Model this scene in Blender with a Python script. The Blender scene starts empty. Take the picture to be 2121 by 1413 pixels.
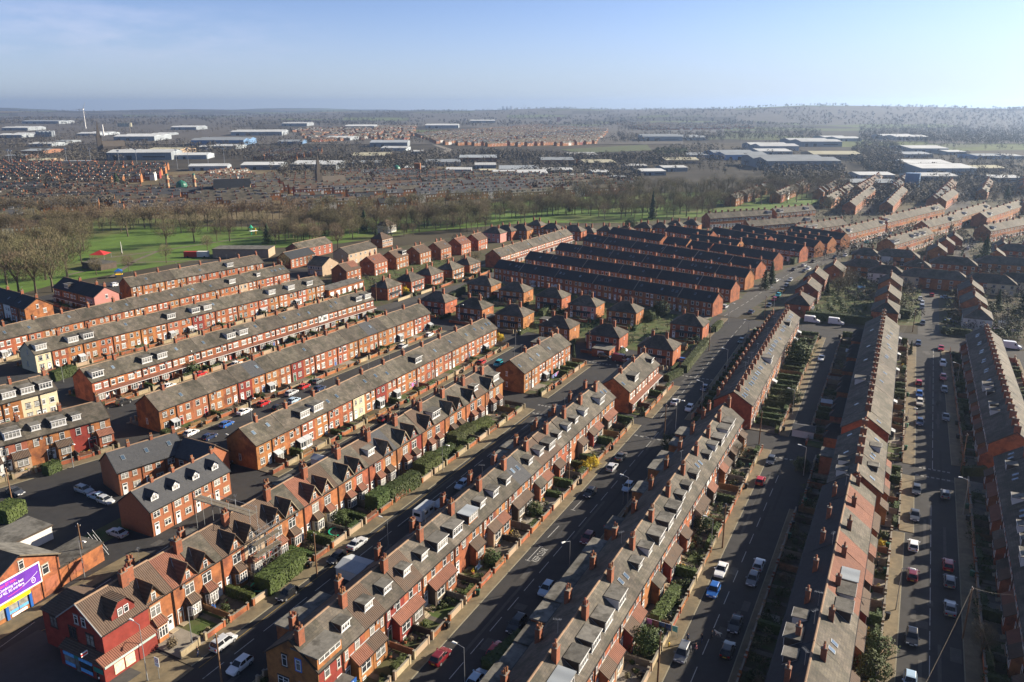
import bpy, math, random
from mathutils import Vector, Matrix, noise as mnoise
R = math.radians
C = bpy.context.scene.collection
SC = bpy.context.scene
rnd = random.Random(7)
# ------------------------------------------------------------------ camera, sky, sun, exposure
F, H = 1650.0, 78.0                       # focal length in photo pixels, camera height in metres
PITCH = math.atan((706.5 - 220) / F)
SP, CP = math.sin(PITCH), math.cos(PITCH)
cam = bpy.data.objects.new('camera', bpy.data.cameras.new('camera')); C.objects.link(cam)
cam.data.sensor_width = 36; cam.data.lens = 36 * F / 2121
cam.location = (0, 0, H); cam.rotation_euler = (R(90) - PITCH, 0, 0)
cam.data.clip_start = .5; cam.data.clip_end = 90000
SC.camera = cam
SUN_EL, SUN_AZ = R(23), R(70)             # azimuth measured from +Y towards +X
sun = bpy.data.objects.new('sun', bpy.data.lights.new('sun', 'SUN')); C.objects.link(sun)
sun.data.energy = 5.0; sun.data.angle = R(.5); sun.data.color = (1, .87, .68)
sd = Vector((math.sin(SUN_AZ) * math.cos(SUN_EL), math.cos(SUN_AZ) * math.cos(SUN_EL), math.sin(SUN_EL)))
sun.rotation_euler = sd.to_track_quat('Z', 'Y').to_euler()
W = bpy.data.worlds.new('World'); SC.world = W; W.use_nodes = True
wn, wl = W.node_tree.nodes, W.node_tree.links
bg = wn['Background']; sky = wn.new('ShaderNodeTexSky'); sky.sky_type = 'NISHITA'; sky.sun_disc = False
sky.sun_elevation = SUN_EL; sky.sun_rotation = SUN_AZ; sky.air_density = .45; sky.dust_density = .6; sky.ozone_density = 4.6
tc = wn.new('ShaderNodeTexCoord'); mp = wn.new('ShaderNodeMapping'); mp.inputs['Scale'].default_value = (4, 4, 16)
cn = wn.new('ShaderNodeTexNoise'); cn.inputs['Scale'].default_value = 2.4; cn.inputs['Detail'].default_value = 7; cn.inputs['Roughness'].default_value = .6
cr = wn.new('ShaderNodeValToRGB'); cr.color_ramp.elements[0].position = .38; cr.color_ramp.elements[1].position = .70
wl.new(tc.outputs['Generated'], mp.inputs['Vector']); wl.new(mp.outputs['Vector'], cn.inputs['Vector']); wl.new(cn.outputs['Fac'], cr.inputs['Fac'])
sx = wn.new('ShaderNodeSeparateXYZ'); wl.new(tc.outputs['Generated'], sx.inputs[0])
def wmath(op, a, b=None, c=None):
    m = wn.new('ShaderNodeMath'); m.operation = op
    for i, q in enumerate((a, b, c)):
        if q is None: continue
        if isinstance(q, (int, float)): m.inputs[i].default_value = q
        else: wl.new(q, m.inputs[i])
    return m.outputs[0]
def wrange(v, a, b):
    m = wn.new('ShaderNodeMapRange'); m.interpolation_type = 'SMOOTHSTEP'; wl.new(v, m.inputs[0])
    m.inputs[1].default_value = a; m.inputs[2].default_value = b; return m.outputs[0]
# a low bank of thin cloud in the north-west of the sky
bank = wmath('MULTIPLY', wrange(sx.outputs['X'], -.16, -.42), wmath('MULTIPLY', wrange(sx.outputs['Z'], .03, .065), wrange(sx.outputs['Z'], .115, .085)))
cm = wn.new('ShaderNodeMixRGB'); wl.new(wmath('MULTIPLY', wmath('MULTIPLY', cr.outputs['Color'], bank), .55), cm.inputs['Fac'])
hs = wn.new('ShaderNodeHueSaturation'); hs.inputs['Saturation'].default_value = .86; hs.inputs['Value'].default_value = 1.06; wl.new(sky.outputs['Color'], hs.inputs['Color']); wl.new(hs.outputs['Color'], cm.inputs['Color1']); cm.inputs['Color2'].default_value = (4.6, 4.9, 6.4, 1)
# pale horizon haze painted into the low sky colour
lo = wn.new('ShaderNodeMixRGB'); wl.new(wmath('MULTIPLY', wrange(sx.outputs['Z'], .13, -.01), .72), lo.inputs['Fac']); wl.new(cm.outputs['Color'], lo.inputs['Color1']); lo.inputs['Color2'].default_value = (3.5, 3.75, 4.05, 1)
wl.new(lo.outputs['Color'], bg.inputs['Color']); bg.inputs['Strength'].default_value = .064
SC.view_settings.view_transform = 'Standard'; SC.view_settings.look = 'None'
SC.view_settings.gamma = 1; SC.view_settings.use_curve_mapping = False; SC.view_settings.exposure = 1.42
SC.cycles.max_bounces = 6; SC.cycles.diffuse_bounces = 1; SC.cycles.glossy_bounces = 2; SC.cycles.transmission_bounces = 2; SC.cycles.volume_bounces = 0
SC.cycles.transparent_max_bounces = 8
# ------------------------------------------------------------------ coordinates
def G(px, py, z=0.0):
    """photo pixel -> world point at height z"""
    u = (px - 1060.5) / F; v = (706.5 - py) / F
    t = (z - H) / (-SP + v * CP)
    return Vector((u * t, (CP + v * SP) * t, z))
AX = R(27)
U = Vector((math.sin(AX), math.cos(AX), 0)); N = Vector((math.cos(AX), -math.sin(AX), 0))
def TS(t, s, z=0.0): return U * t + N * s + Vector((0, 0, z))
def head(v): return math.atan2(v.y, v.x)   # z rotation that turns local +x to v
# ------------------------------------------------------------------ materials
MATS = {}
def mat(n, c, rough=.85, var=.25, scale=.8, rv=.12, c2=None, f2=.5, s2=.25, pat=None, world=False, spec=.3, metal=0, bump=0, hue=0.0, scat=False):
    m = bpy.data.materials.new(n); m.use_nodes = True
    nt = m.node_tree; nd, lk = nt.nodes, nt.links
    b = nd['Principled BSDF']; b.inputs['Roughness'].default_value = rough; b.inputs['Metallic'].default_value = metal
    b.inputs['Specular IOR Level'].default_value = spec
    if world: co = nd.new('ShaderNodeNewGeometry').outputs['Position']
    else: co = nd.new('ShaderNodeTexCoord').outputs['Object']
    wco = nd.new('ShaderNodeNewGeometry').outputs['Position'] if not scat else co
    def noise(s, det=5):
        q = nd.new('ShaderNodeTexNoise'); q.inputs['Scale'].default_value = s; q.inputs['Detail'].default_value = det
        q.inputs['Roughness'].default_value = .66; lk.new(wco, q.inputs['Vector']); return q.outputs['Fac']
    def ramp(v, a, b_):
        q = nd.new('ShaderNodeMapRange'); lk.new(v, q.inputs[0]); q.inputs[1].default_value = a; q.inputs[2].default_value = b_; return q.outputs[0]
    def mix(f, a, b_, mode='MIX'):
        q = nd.new('ShaderNodeMixRGB'); q.blend_type = mode
        for i, x in ((0, f), (1, a), (2, b_)):
            if isinstance(x, (int, float)): q.inputs[i].default_value = x
            elif isinstance(x, tuple): q.inputs[i].default_value = (*x, 1)
            else: lk.new(x, q.inputs[i])
        return q.outputs[0]
    col = mix(ramp(noise(scale), .3, .7), tuple(x * (1 - var) for x in c), tuple(x * (1 + var) for x in c))
    if c2: col = mix(ramp(noise(s2, 6), f2 - .07, f2 + .07), col, c2)
    if pat:
        kind = pat[0]
        if kind == 'slate':
            q = nd.new('ShaderNodeTexBrick'); mpn = nd.new('ShaderNodeMapping'); lk.new(co, mpn.inputs[0]); lk.new(mpn.outputs[0], q.inputs['Vector'])
            q.inputs['Scale'].default_value = 1; q.inputs['Brick Width'].default_value = pat[1]; q.inputs['Row Height'].default_value = pat[2]
            q.inputs['Mortar Size'].default_value = .018; q.inputs['Color1'].default_value = (1.18, 1.15, 1.1, 1); q.inputs['Color2'].default_value = (.74, .76, .8, 1); q.inputs['Mortar'].default_value = (.45, .45, .45, 1)
            col = mix(pat[3], col, q.outputs['Color'], 'MULTIPLY')
        if kind == 'wave':
            q = nd.new('ShaderNodeTexWave'); q.bands_direction = pat[3] if len(pat) > 3 else 'X'; q.inputs['Scale'].default_value = pat[1]; lk.new(co, q.inputs['Vector'])
            bp = nd.new('ShaderNodeBump'); bp.inputs['Strength'].default_value = .8; bp.inputs['Distance'].default_value = .06
            lk.new(q.outputs['Fac'], bp.inputs['Height']); lk.new(bp.outputs[0], b.inputs['Normal'])
            col = mix(pat[2], col, mix(q.outputs['Fac'], (.5, .5, .5), (1.2, 1.2, 1.2)), 'MULTIPLY')
    if bump:
        bp = nd.new('ShaderNodeBump'); bp.inputs['Strength'].default_value = bump; bp.inputs['Distance'].default_value = .2
        lk.new(noise(scale * 4, 4), bp.inputs['Height']); lk.new(bp.outputs[0], b.inputs['Normal'])
    if rv:
        oi = nd.new('ShaderNodeObjectInfo'); h = nd.new('ShaderNodeHueSaturation')
        q = nd.new('ShaderNodeMapRange'); lk.new(oi.outputs['Random'], q.inputs[0]); q.inputs[3].default_value = 1 - rv; q.inputs[4].default_value = 1 + rv
        lk.new(q.outputs[0], h.inputs['Value'])
        if hue:
            w_ = nd.new('ShaderNodeMath'); w_.operation = 'FRACT'; w2 = nd.new('ShaderNodeMath'); w2.operation = 'MULTIPLY'; w2.inputs[1].default_value = 7.3
            lk.new(oi.outputs['Random'], w2.inputs[0]); lk.new(w2.outputs[0], w_.inputs[0])
            q2 = nd.new('ShaderNodeMapRange'); lk.new(w_.outputs[0], q2.inputs[0]); q2.inputs[3].default_value = .5 - hue; q2.inputs[4].default_value = .5 + hue
            lk.new(q2.outputs[0], h.inputs['Hue'])
        lk.new(col, h.inputs['Color']); col = h.outputs[0]
    lk.new(col, b.inputs['Base Color'])
    MATS[n] = m; return m
mat('brick', (.29, .106, .043), var=.26, scale=1.1, rv=.13, c2=(.15, .056, .030), f2=.55, s2=.42, hue=.014)
mat('brick_soft', (.27, .10, .055), var=.18, scale=1.6, rv=.14, c2=(.18, .07, .04), f2=.62, s2=.5, hue=.01)
mat('brick_new', (.27, .10, .05), var=.14, scale=2.2, rv=.06)
mat('brick_red', (.175, .028, .021), var=.24, scale=.9, rv=.1, c2=(.20, .04, .03), f2=.6, s2=.7)
mat('cream', (.52, .45, .31), var=.08, scale=.6, rv=.06)
mat('white_wall', (.58, .57, .55), var=.07, scale=.6, rv=.05)
mat('pink_wall', (.42, .19, .165), var=.08, scale=.6, rv=.05)
mat('tan_wall', (.34, .255, .18), var=.12, scale=.6, rv=.1)
mat('slate', (.090, .079, .064), var=.36, scale=.7, rv=.26, c2=(.050, .047, .036), f2=.54, s2=.33, pat=('slate', .5, .34, .75), hue=.01)
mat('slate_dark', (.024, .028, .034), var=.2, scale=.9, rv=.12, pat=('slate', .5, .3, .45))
mat('slate_new', (.055, .058, .065), var=.12, scale=2, rv=.04, pat=('slate', .5, .28, .5))
mat('tile_red', (.165, .070, .046), var=.2, scale=1, rv=.12, pat=('wave', 1.05, .45), c2=(.15, .066, .048), f2=.6, s2=.6)
mat('tile_brown', (.088, .060, .044), var=.2, scale=1, rv=.14, pat=('wave', 1.05, .45), c2=(.066, .052, .042), f2=.6, s2=.5)
mat('felt', (.125, .12, .108), var=.25, scale=1.2, rv=.35, c2=(.06, .057, .05), f2=.54, s2=.5)
mat('felt_white', (.36, .39, .42), var=.12, scale=.6, rv=.1)
mat('ridge', (.22, .145, .095), var=.2, scale=2, rv=.15)
mat('lead', (.2, .21, .22), var=.2, rough=.6)
mat('gutter', (.022, .02, .02), var=.1, rough=.5, rv=.1)
mat('upvc', (.60, .60, .60), rough=.45, var=.03, rv=.05)
mat('timber_dark', (.06, .045, .035), var=.3, rv=.25)
mat('stone_sill', (.28, .23, .16), var=.15, rv=.25)
mat('dark_trim', (.035, .03, .03), var=.2, rv=.3)
mat('blue_trim', (.06, .16, .5), var=.1, rv=.05)
mat('pot', (.27, .11, .055), var=.25, scale=4, rv=.4, hue=.02)
mat('stack', (.22, .078, .042), var=.25, scale=2.5, rv=.16, c2=(.12, .065, .045), f2=.6, s2=1.2)
mat('asphalt', (.029, .029, .031), var=.22, scale=.5, rv=0, c2=(.036, .034, .033), f2=.55, s2=.09, world=True)
mat('asphalt_light', (.058, .056, .053), var=.15, scale=.5, rv=0, c2=(.044, .042, .040), f2=.55, s2=.08, world=True)
mat('paving', (.15, .120, .074), var=.22, scale=.9, rv=.08, c2=(.105, .088, .058), f2=.54, s2=.3, world=True)
mat('kerb', (.2, .18, .13), var=.15, scale=1.5, rv=0, world=True)
mat('mark', (.36, .36, .35), var=.2, scale=2.5, rv=0, c2=(.15, .15, .145), f2=.62, s2=1.2, world=True)
mat('mark_yellow', (.33, .22, .05), var=.2, scale=2.5, rv=0, world=True)
mat('grass', (.050, .075, .018), var=.35, scale=.5, rv=0, c2=(.075, .07, .03), f2=.52, s2=.2, world=True)
mat('park', (.070, .125, .016), var=.28, scale=.12, rv=0, c2=(.085, .095, .028), f2=.56, s2=.02, world=True)
mat('soil', (.072, .055, .035), var=.35, scale=.7, rv=0, c2=(.045, .055, .02), f2=.52, s2=.35, world=True)
mat('flags', (.13, .11, .082), var=.25, scale=.8, rv=0, c2=(.08, .072, .06), f2=.55, s2=.3, world=True)
mat('hedge', (.042, .062, .015), var=.5, scale=2.0, rv=.3, rough=.7, hue=.025)
mat('hedge_yellow', (.46, .33, .02), var=.4, scale=2.0, rv=.2)
mat('evergreen', (.030, .050, .020), var=.5, scale=1.5, rv=.3, hue=.02)
mat('bark', (.085, .068, .045), var=.3, scale=1.5, rv=.25)
mat('far_wood', (.070, .062, .050), var=.35, scale=.02, rv=0); mat('twig', (.140, .116, .066), var=.5, scale=.07, rv=.3, hue=.03)
mat('fence', (.17, .085, .042), var=.3, scale=2, rv=.4, hue=.02)
mat('fence_grey', (.17, .145, .11), var=.25, scale=2, rv=.3)
mat('wall_stone', (.29, .235, .15), var=.25, scale=1.5, rv=.2)
mat('concrete', (.2, .18, .15), var=.15, scale=1, rv=.2)
mat('steel', (.40, .42, .44), var=.08, rough=.4, metal=.6, rv=.1)
mat('pole_wood', (.16, .09, .05), var=.25, scale=2, rv=.2)
mat('black', (.014, .014, .015), var=.1, rough=.5, rv=.2)
mat('rubber', (.015, .015, .016), var=.1, rough=.8, rv=0)
mat('rim', (.42, .43, .45), var=.05, rough=.35, metal=.7, rv=.1)
mat('green_plastic', (.025, .10, .05), var=.1, rough=.5, rv=.3)
mat('trampoline_green', (.01, .30, .17), var=.1, rough=.6, rv=.1)
mat('yellow_sign', (.80, .50, .01), var=.04, rv=0); mat('purple', (.115, .028, .33), var=.25, scale=.35, rv=0); mat('blue_paint', (.01, .09, .55), var=.06, rv=0)
mat('pink_letters', (.85, .06, .25), var=.02, rv=0); mat('white_letters', (.85, .85, .85), var=.02, rv=0); mat('red_letters', (.5, .03, .02), var=.02, rv=0); mat('dark_letters', (.02, .02, .05), var=.02, rv=0)
mat('teal_sign', (.02, .16, .14), var=.1, rv=0); mat('grey_sign', (.32, .40, .38), var=.05, rv=0); mat('poster', (.62, .52, .38), var=.35, scale=2.5, rv=0); mat('blue_poster', (.10, .32, .62), var=.3, scale=3, rv=0)
mat('lamp_head', (.75, .75, .72), rough=.4, var=.03, rv=0); mat('red_light', (.35, .01, .01), rough=.25, var=.05, rv=0); mat('clear_light', (.6, .62, .65), rough=.15, var=.05, rv=0)
mat('plate_yellow', (.62, .45, .03), var=.05, rv=0); mat('plate_white', (.7, .7, .7), var=.05, rv=0)
mat('sheet_white', (.42, .44, .45), var=.16, scale=.05, rv=.16, pat=('wave', .12, .12)); mat('sheet_grey', (.24, .27, .30), var=.15, scale=.05, rv=.25, pat=('wave', .12, .2)); mat('sheet_yellow', (.36, .345, .25), var=.12, scale=.05, rv=.15); mat('sheet_blue', (.12, .22, .38), var=.12, scale=.05, rv=.2); mat('shed_brick', (.2, .1, .06), var=.15, scale=.3, rv=.2)
mat('spire_stone', (.10, .085, .07), var=.2, rv=.1); mat('dome_green', (.025, .12, .085), var=.15, rough=.4, rv=.1); mat('sandstone', (.40, .30, .18), var=.15, rv=.1)
mat('skin', (.45, .26, .18), var=.05, rv=0); mat('cloth_dark', (.02, .022, .03), var=.2, rv=.3); mat('cloth_blue', (.03, .05, .12), var=.2, rv=.2); mat('hair', (.05, .025, .015), var=.2, rv=.3); mat('fur', (.72, .66, .55), var=.1, scale=6, rv=0); mat('cloth_yellow', (.62, .42, .05), var=.1, rv=0); mat('cloth_pink', (.62, .2, .25), var=.1, rv=.1)
mat('washing', (.62, .55, .72), var=.15, rv=.2); mat('laundry_dark', (.25, .12, .35), var=.3, scale=1.2, rv=.6, hue=.3)
def glass_mat(n, dark, curtain, thr, rough=.08):
    m = bpy.data.materials.new(n); m.use_nodes = True; nd, lk = m.node_tree.nodes, m.node_tree.links
    b = nd['Principled BSDF']; b.inputs['Roughness'].default_value = rough; b.inputs['Specular IOR Level'].default_value = .6
    oi = nd.new('ShaderNodeObjectInfo'); mr = nd.new('ShaderNodeMapRange'); lk.new(oi.outputs['Random'], mr.inputs[0]); mr.inputs[1].default_value = thr; mr.inputs[2].default_value = min(1, thr + .35)
    tx = nd.new('ShaderNodeTexCoord'); nz = nd.new('ShaderNodeTexNoise'); nz.inputs['Scale'].default_value = 1.6; lk.new(tx.outputs['Object'], nz.inputs['Vector'])
    mu = nd.new('ShaderNodeMath'); mu.operation = 'MULTIPLY'; lk.new(mr.outputs[0], mu.inputs[0]); lk.new(nz.outputs['Fac'], mu.inputs[1])
    mx = nd.new('ShaderNodeMixRGB'); lk.new(mu.outputs[0], mx.inputs[0]); mx.inputs[1].default_value = (*dark, 1); mx.inputs[2].default_value = (*curtain, 1)
    lk.new(mx.outputs[0], b.inputs['Base Color']); MATS[n] = m
glass_mat('glass', (.03, .035, .04), (.42, .41, .38), .38); glass_mat('car_glass', (.012, .014, .017), (.02, .02, .02), .9, .05); glass_mat('skyglass', (.05, .08, .12), (.2, .27, .35), .6, .05)
PAINTS = dict(white=(.70, .71, .72), silver=(.42, .44, .47), grey=(.13, .14, .155), dark_grey=(.05, .055, .065), black=(.012, .012, .014), red=(.36, .012, .015), dark_red=(.13, .012, .018), blue=(.02, .10, .36), light_blue=(.34, .46, .58), dark_blue=(.015, .03, .085), teal=(.02, .30, .36), yellow=(.65, .36, .01), cream=(.62, .58, .48), green=(.03, .075, .06), orange=(.55, .16, .02))
for k, c in PAINTS.items():
    m = mat(k + '_paint', c, rough=.28, var=.03, rv=.04, spec=.5); m.node_tree.nodes['Principled BSDF'].inputs['Coat Weight'].default_value = .6
DOORS = dict(white_door=(.75, .75, .75), red_door=(.38, .03, .025), black_door=(.02, .02, .022), brown_door=(.14, .065, .035), blue_door=(.04, .09, .28), green_door=(.03, .12, .06))
for k, c in DOORS.items(): mat(k, c, rough=.5, var=.05, rv=.1)
# ------------------------------------------------------------------ mesh building
class MB:
    def __init__(s): s.v = []; s.f = []; s.mi = []; s.mats = []
    def m(s, n):
        if n not in s.mats: s.mats.append(n)
        return s.mats.index(n)
    def poly(s, pts, n):
        b = len(s.v); s.v += [tuple(p) for p in pts]; s.f.append(tuple(range(b, b + len(pts)))); s.mi.append(s.m(n)); return s
    def mesh3(s, pts, faces, n):
        b = len(s.v); s.v += [tuple(p) for p in pts]; k = s.m(n)
        for f in faces: s.f.append(tuple(b + i for i in f)); s.mi.append(k)
        return s
    def hexa(s, p, n):   # p: 4 bottom (ccw) + 4 top
        return s.mesh3(p, [(3, 2, 1, 0), (4, 5, 6, 7), (0, 1, 5, 4), (1, 2, 6, 5), (2, 3, 7, 6), (3, 0, 4, 7)], n)
    def box(s, x0, y0, z0, x1, y1, z1, n):
        return s.hexa([(x0, y0, z0), (x1, y0, z0), (x1, y1, z0), (x0, y1, z0), (x0, y0, z1), (x1, y0, z1), (x1, y1, z1), (x0, y1, z1)], n)
    def prism(s, pts, z0, z1, n, n2=None):  # ccw outline
        k = len(pts); p = [(q[0], q[1], z0) for q in pts] + [(q[0], q[1], z1) for q in pts]
        s.mesh3(p, [tuple(range(k - 1, -1, -1))] + [(i, (i + 1) % k, (i + 1) % k + k, i + k) for i in range(k)], n)
        return s.poly(p[k:], n2 or n)
    def tube(s, a, b, r0, r1, n, k=6):
        a, b = Vector(a), Vector(b); d = (b - a).normalized(); x = d.orthogonal().normalized(); y = d.cross(x)
        p = [a + (x * math.cos(6.2832 * i / k) + y * math.sin(6.2832 * i / k)) * r0 for i in range(k)] + [b + (x * math.cos(6.2832 * i / k) + y * math.sin(6.2832 * i / k)) * r1 for i in range(k)]
        return s.mesh3(p, [(i, (i + 1) % k, (i + 1) % k + k, i + k) for i in range(k)] + [tuple(range(k - 1, -1, -1)), tuple(range(k, 2 * k))], n)
    def slab(s, a, b, c, d, th, n, n2=None):  # quad a,b,c,d (ccw from above) thickened downwards
        a, b, c, d = (Vector(q) for q in (a, b, c, d)); t = (b - a).cross(d - a).normalized() * th
        return s.hexa([a - t, b - t, c - t, d - t, a, b, c, d], n)
    def mesh(s, name):
        me = bpy.data.meshes.new(name); me.from_pydata(s.v, [], s.f); me.polygons.foreach_set('material_index', s.mi)
        for n in s.mats: me.materials.append(MATS[n])
        me.update(); return me
CACHE = {}
def cached(key, fn):
    if key not in CACHE: CACHE[key] = fn()
    return CACHE[key]
def ob(name, me, parent=None, loc=(0, 0, 0), rz=0.0, scale=None, label=None):
    if isinstance(me, MB): me = me.mesh(name)
    o = bpy.data.objects.new(name, me); C.objects.link(o); o.location = loc; o.rotation_euler[2] = rz
    if scale: o.scale = scale if isinstance(scale, tuple) else (scale,) * 3
    if parent: o.parent = parent
    if label: o['label'] = label
    return o
def override(o, n, slot=0):
    o.material_slots[slot].link = 'OBJECT'; o.material_slots[slot].material = MATS[n]
def tag(o, label, cat, group=None):
    o['label'] = label; o['category'] = cat
    if group: o['group'] = group
    return o
def thing(name, label, cat, loc=(0, 0, 0), rz=0.0, group=None):
    o = bpy.data.objects.new(name, None); C.objects.link(o); o.location = loc; o.rotation_euler[2] = rz; o.empty_display_size = .5
    return tag(o, label, cat, group)
def struct(name, mb, kind='structure'):
    o = ob(name, mb); o['kind'] = kind; return o
ORD = ['first', 'second', 'third', 'fourth', 'fifth', 'sixth', 'seventh', 'eighth', 'ninth', 'tenth', 'eleventh', 'twelfth', 'thirteenth', 'fourteenth', 'fifteenth', 'sixteenth', 'seventeenth', 'eighteenth', 'nineteenth', 'twentieth', 'twenty-first', 'twenty-second', 'twenty-third', 'twenty-fourth', 'twenty-fifth', 'twenty-sixth', 'twenty-seventh', 'twenty-eighth', 'twenty-ninth', 'thirtieth']
def ordn(i):
    if i < len(ORD): return ORD[i]
    n = i + 1; return '%d%s' % (n, 'th' if 10 <= n % 100 <= 20 else {1: 'st', 2: 'nd', 3: 'rd'}.get(n % 10, 'th'))
# ------------------------------------------------------------------ house parts (shared meshes)
def window_mesh(w, h, frame='upvc', trim='stone_sill', lights=1, far=False, glass=True, lintel=None):
    def fn():
        b = MB(); y = -.06; f = .085 if not far else .11
        if trim:
            b.box(-w/2 - .14, -.10, -.14, w/2 + .14, .02, 0, trim); b.box(-w/2 - .12, -.05, h, w/2 + .12, .02, h + .2, lintel or trim)
        if trim == 'blue_trim':
            b.box(-w/2 - .14, -.05, 0, -w/2, .02, h, trim); b.box(w/2, -.05, 0, w/2 + .14, .02, h, trim)
        b.box(-w/2, y, 0, -w/2 + f, 0, h, frame); b.box(w/2 - f, y, 0, w/2, 0, h, frame)
        b.box(-w/2 + f, y, 0, w/2 - f, 0, f, frame); b.box(-w/2 + f, y, h - f, w/2 - f, 0, h, frame)
        if not far:
            for k in range(1, lights):
                x = -w/2 + w * k / lights; b.box(x - f * .7, y + .002, f, x + f * .7, 0, h - f, frame)
            for k in range(lights):
                xa = -w/2 + w * k / lights + f * .7; xb = -w/2 + w * (k + 1) / lights - f * .7; b.box(xa, y + .012, h * .64, xb, 0, h * .64 + .06, frame)
        elif lights > 1:
            b.box(-.06, y + .002, f, .06, 0, h - f, frame)
        if glass: b.poly([(-w/2 + f*.5, -.02, f*.5), (w/2 - f*.5, -.02, f*.5), (w/2 - f*.5, -.02, h - f*.5), (-w/2 + f*.5, -.02, h - f*.5)], 'glass')
        return b.mesh('window')
    return cached(('win', w, h, frame, trim, lights, far, glass, lintel), fn)
def pane_mesh(w, h):
    return cached(('pane', w, h), lambda: MB().poly([(-w/2 + .04, -.02, .04), (w/2 - .04, -.02, .04), (w/2 - .04, -.02, h - .04), (-w/2 + .04, -.02, h - .04)], 'glass').mesh('pane'))
def window(par, x, y, z, w, h, lod=1, rz=0.0, name='window', **k):
    if lod == 0:
        o = ob(name, window_mesh(w, h, glass=False, **k), par, (x, y, z), rz); ob('pane', pane_mesh(w, h), o)
    else:
        o = ob(name, window_mesh(w, h, far=lod > 1, **k), par, (x, y, z), rz)
    return o
def door_mesh(m):
    def fn():
        b = MB(); b.box(-.52, -.07, 0, -.42, .02, 2.55, 'upvc'); b.box(.42, -.07, 0, .52, .02, 2.55, 'upvc'); b.box(-.42, -.07, 2.0, .42, .02, 2.1, 'upvc'); b.box(-.42, -.07, 2.45, .42, .02, 2.55, 'upvc')
        b.box(-.42, -.045, 0, .42, .02, 2.0, m); b.box(-.42, -.035, 2.1, .42, .02, 2.45, 'glass'); b.box(-.25, -.055, 1.1, .25, .0, 1.75, 'glass')
        return b.mesh('door')
    return cached(('door', m), fn)
def wall_mesh(w, d, he, hr, m, hip=False):
    def fn():
        b = MB(); e = .006; t = .10
        if hip:
            return b.box(0, 0, 0, w, d, he - .02, m).mesh('wall')
        pr = [(0, 0), (d, 0), (d, he - t), (d/2, hr - t), (0, he - t)]
        p = [(e, y, z) for y, z in pr] + [(w - e, y, z) for y, z in pr]
        return b.mesh3(p, [(4, 3, 2, 1, 0), (5, 6, 7, 8, 9), (0, 1, 6, 5), (1, 2, 7, 6), (2, 3, 8, 7), (3, 4, 9, 8), (4, 0, 5, 9)], m).mesh('wall')
    return cached(('wall', round(w, 3), d, he, hr, m, hip), fn)
def roof_mesh(w, d, he, hr, m, a=0.0, c=0.0, hip=False, gut=True, verge=None, mb=None):
    """gable or hip roof over a w x d plan; a, c: verge overhang at x=0 and x=w"""
    def fn():
        b = MB(); oh = .3; sl = (hr - he) / (d / 2); ze = he - oh * sl; e = .004; th = .09
        if hip:
            hx = min(d / 2, w / 2 - .3); o = oh; q = [(-o, -o, ze), (w + o, -o, ze), (w + o, d + o, ze), (-o, d + o, ze)]; r0, r1 = (hx, d/2, hr), (w - hx, d/2, hr)
            b.poly([q[0], q[1], r1, r0], m).poly([q[2], q[3], r0, r1], m).poly([q[1], q[2], r1], m).poly([q[3], q[0], r0], m)
            b.poly([(x, y, z - .03) for x, y, z in q[::-1]], 'upvc')
            for p0 in (q[0], q[3]): b.tube(p0, r0, .09, .09, 'ridge', 4)
            for p0 in (q[1], q[2]): b.tube(p0, r1, .09, .09, 'ridge', 4)
            b.tube(r0, r1, .1, .1, 'ridge', 4)
            for p0, p1 in ((q[0], q[1]), (q[1], q[2]), (q[2], q[3]), (q[3], q[0])): b.tube(Vector(p0) + Vector((0, 0, -.03)), Vector(p1) + Vector((0, 0, -.03)), .08, .08, 'gutter', 4)
            return b.mesh('roof')
        x0, x1 = -a + e, w + c - e
        b.slab((x0, -oh, ze), (x1, -oh, ze), (x1, d/2, hr), (x0, d/2, hr), th, m)
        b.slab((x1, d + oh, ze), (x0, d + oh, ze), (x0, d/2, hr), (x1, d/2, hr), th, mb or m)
        b.hexa([(x0, d/2 - .16, hr - .1), (x1, d/2 - .16, hr - .1), (x1, d/2 + .16, hr - .1), (x0, d/2 + .16, hr - .1), (x0, d/2 - .07, hr + .07), (x1, d/2 - .07, hr + .07), (x1, d/2 + .07, hr + .07), (x0, d/2 + .07, hr + .07)], 'ridge')
        if gut:
            for y0, y1 in ((-oh - .10, -oh + .03), (d + oh - .03, d + oh + .10)): b.box(x0, y0, ze - .16, x1, y1, ze - .02, 'gutter')
            for k in range(int((x1 - x0) / .9)):      # eaves brackets under the gutter
                x = x0 + .45 + k * .9; b.box(x - .06, -oh, ze - .30, x + .06, 0, ze - .17, 'gutter')
        if verge:
            for x in ((x0,) if a else ()) + ((x1,) if c else ()):
                for s in (0, 1):
                    ya, yb = (-oh, d/2) if s == 0 else (d + oh, d/2)
                    b.hexa([(x - .06, ya, ze - .2), (x + .06, ya, ze - .2), (x + .06, yb, hr - .2), (x - .06, yb, hr - .2), (x - .06, ya, ze + .04), (x + .06, ya, ze + .04), (x + .06, yb, hr + .04), (x - .06, yb, hr + .04)], verge)
        return b.mesh('roof')
    return cached(('roof', round(w, 3), d, he, hr, m, a, c, hip, gut, verge, mb), fn)
def chimney_mesh(lx, ly, up, down):
    def fn():
        b = MB(); b.box(-lx/2, -ly/2, -down, lx/2, ly/2, up - .22, 'stack'); b.box(-lx/2 - .07, -ly/2 - .07, up - .22, lx/2 + .07, ly/2 + .07, up - .1, 'stack')
        b.box(-lx/2 - .02, -ly/2 - .02, up - .1, lx/2 + .02, ly/2 + .02, up, 'concrete'); return b.mesh('chimney')
    return cached(('chim', lx, ly, up, down), fn)
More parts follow.
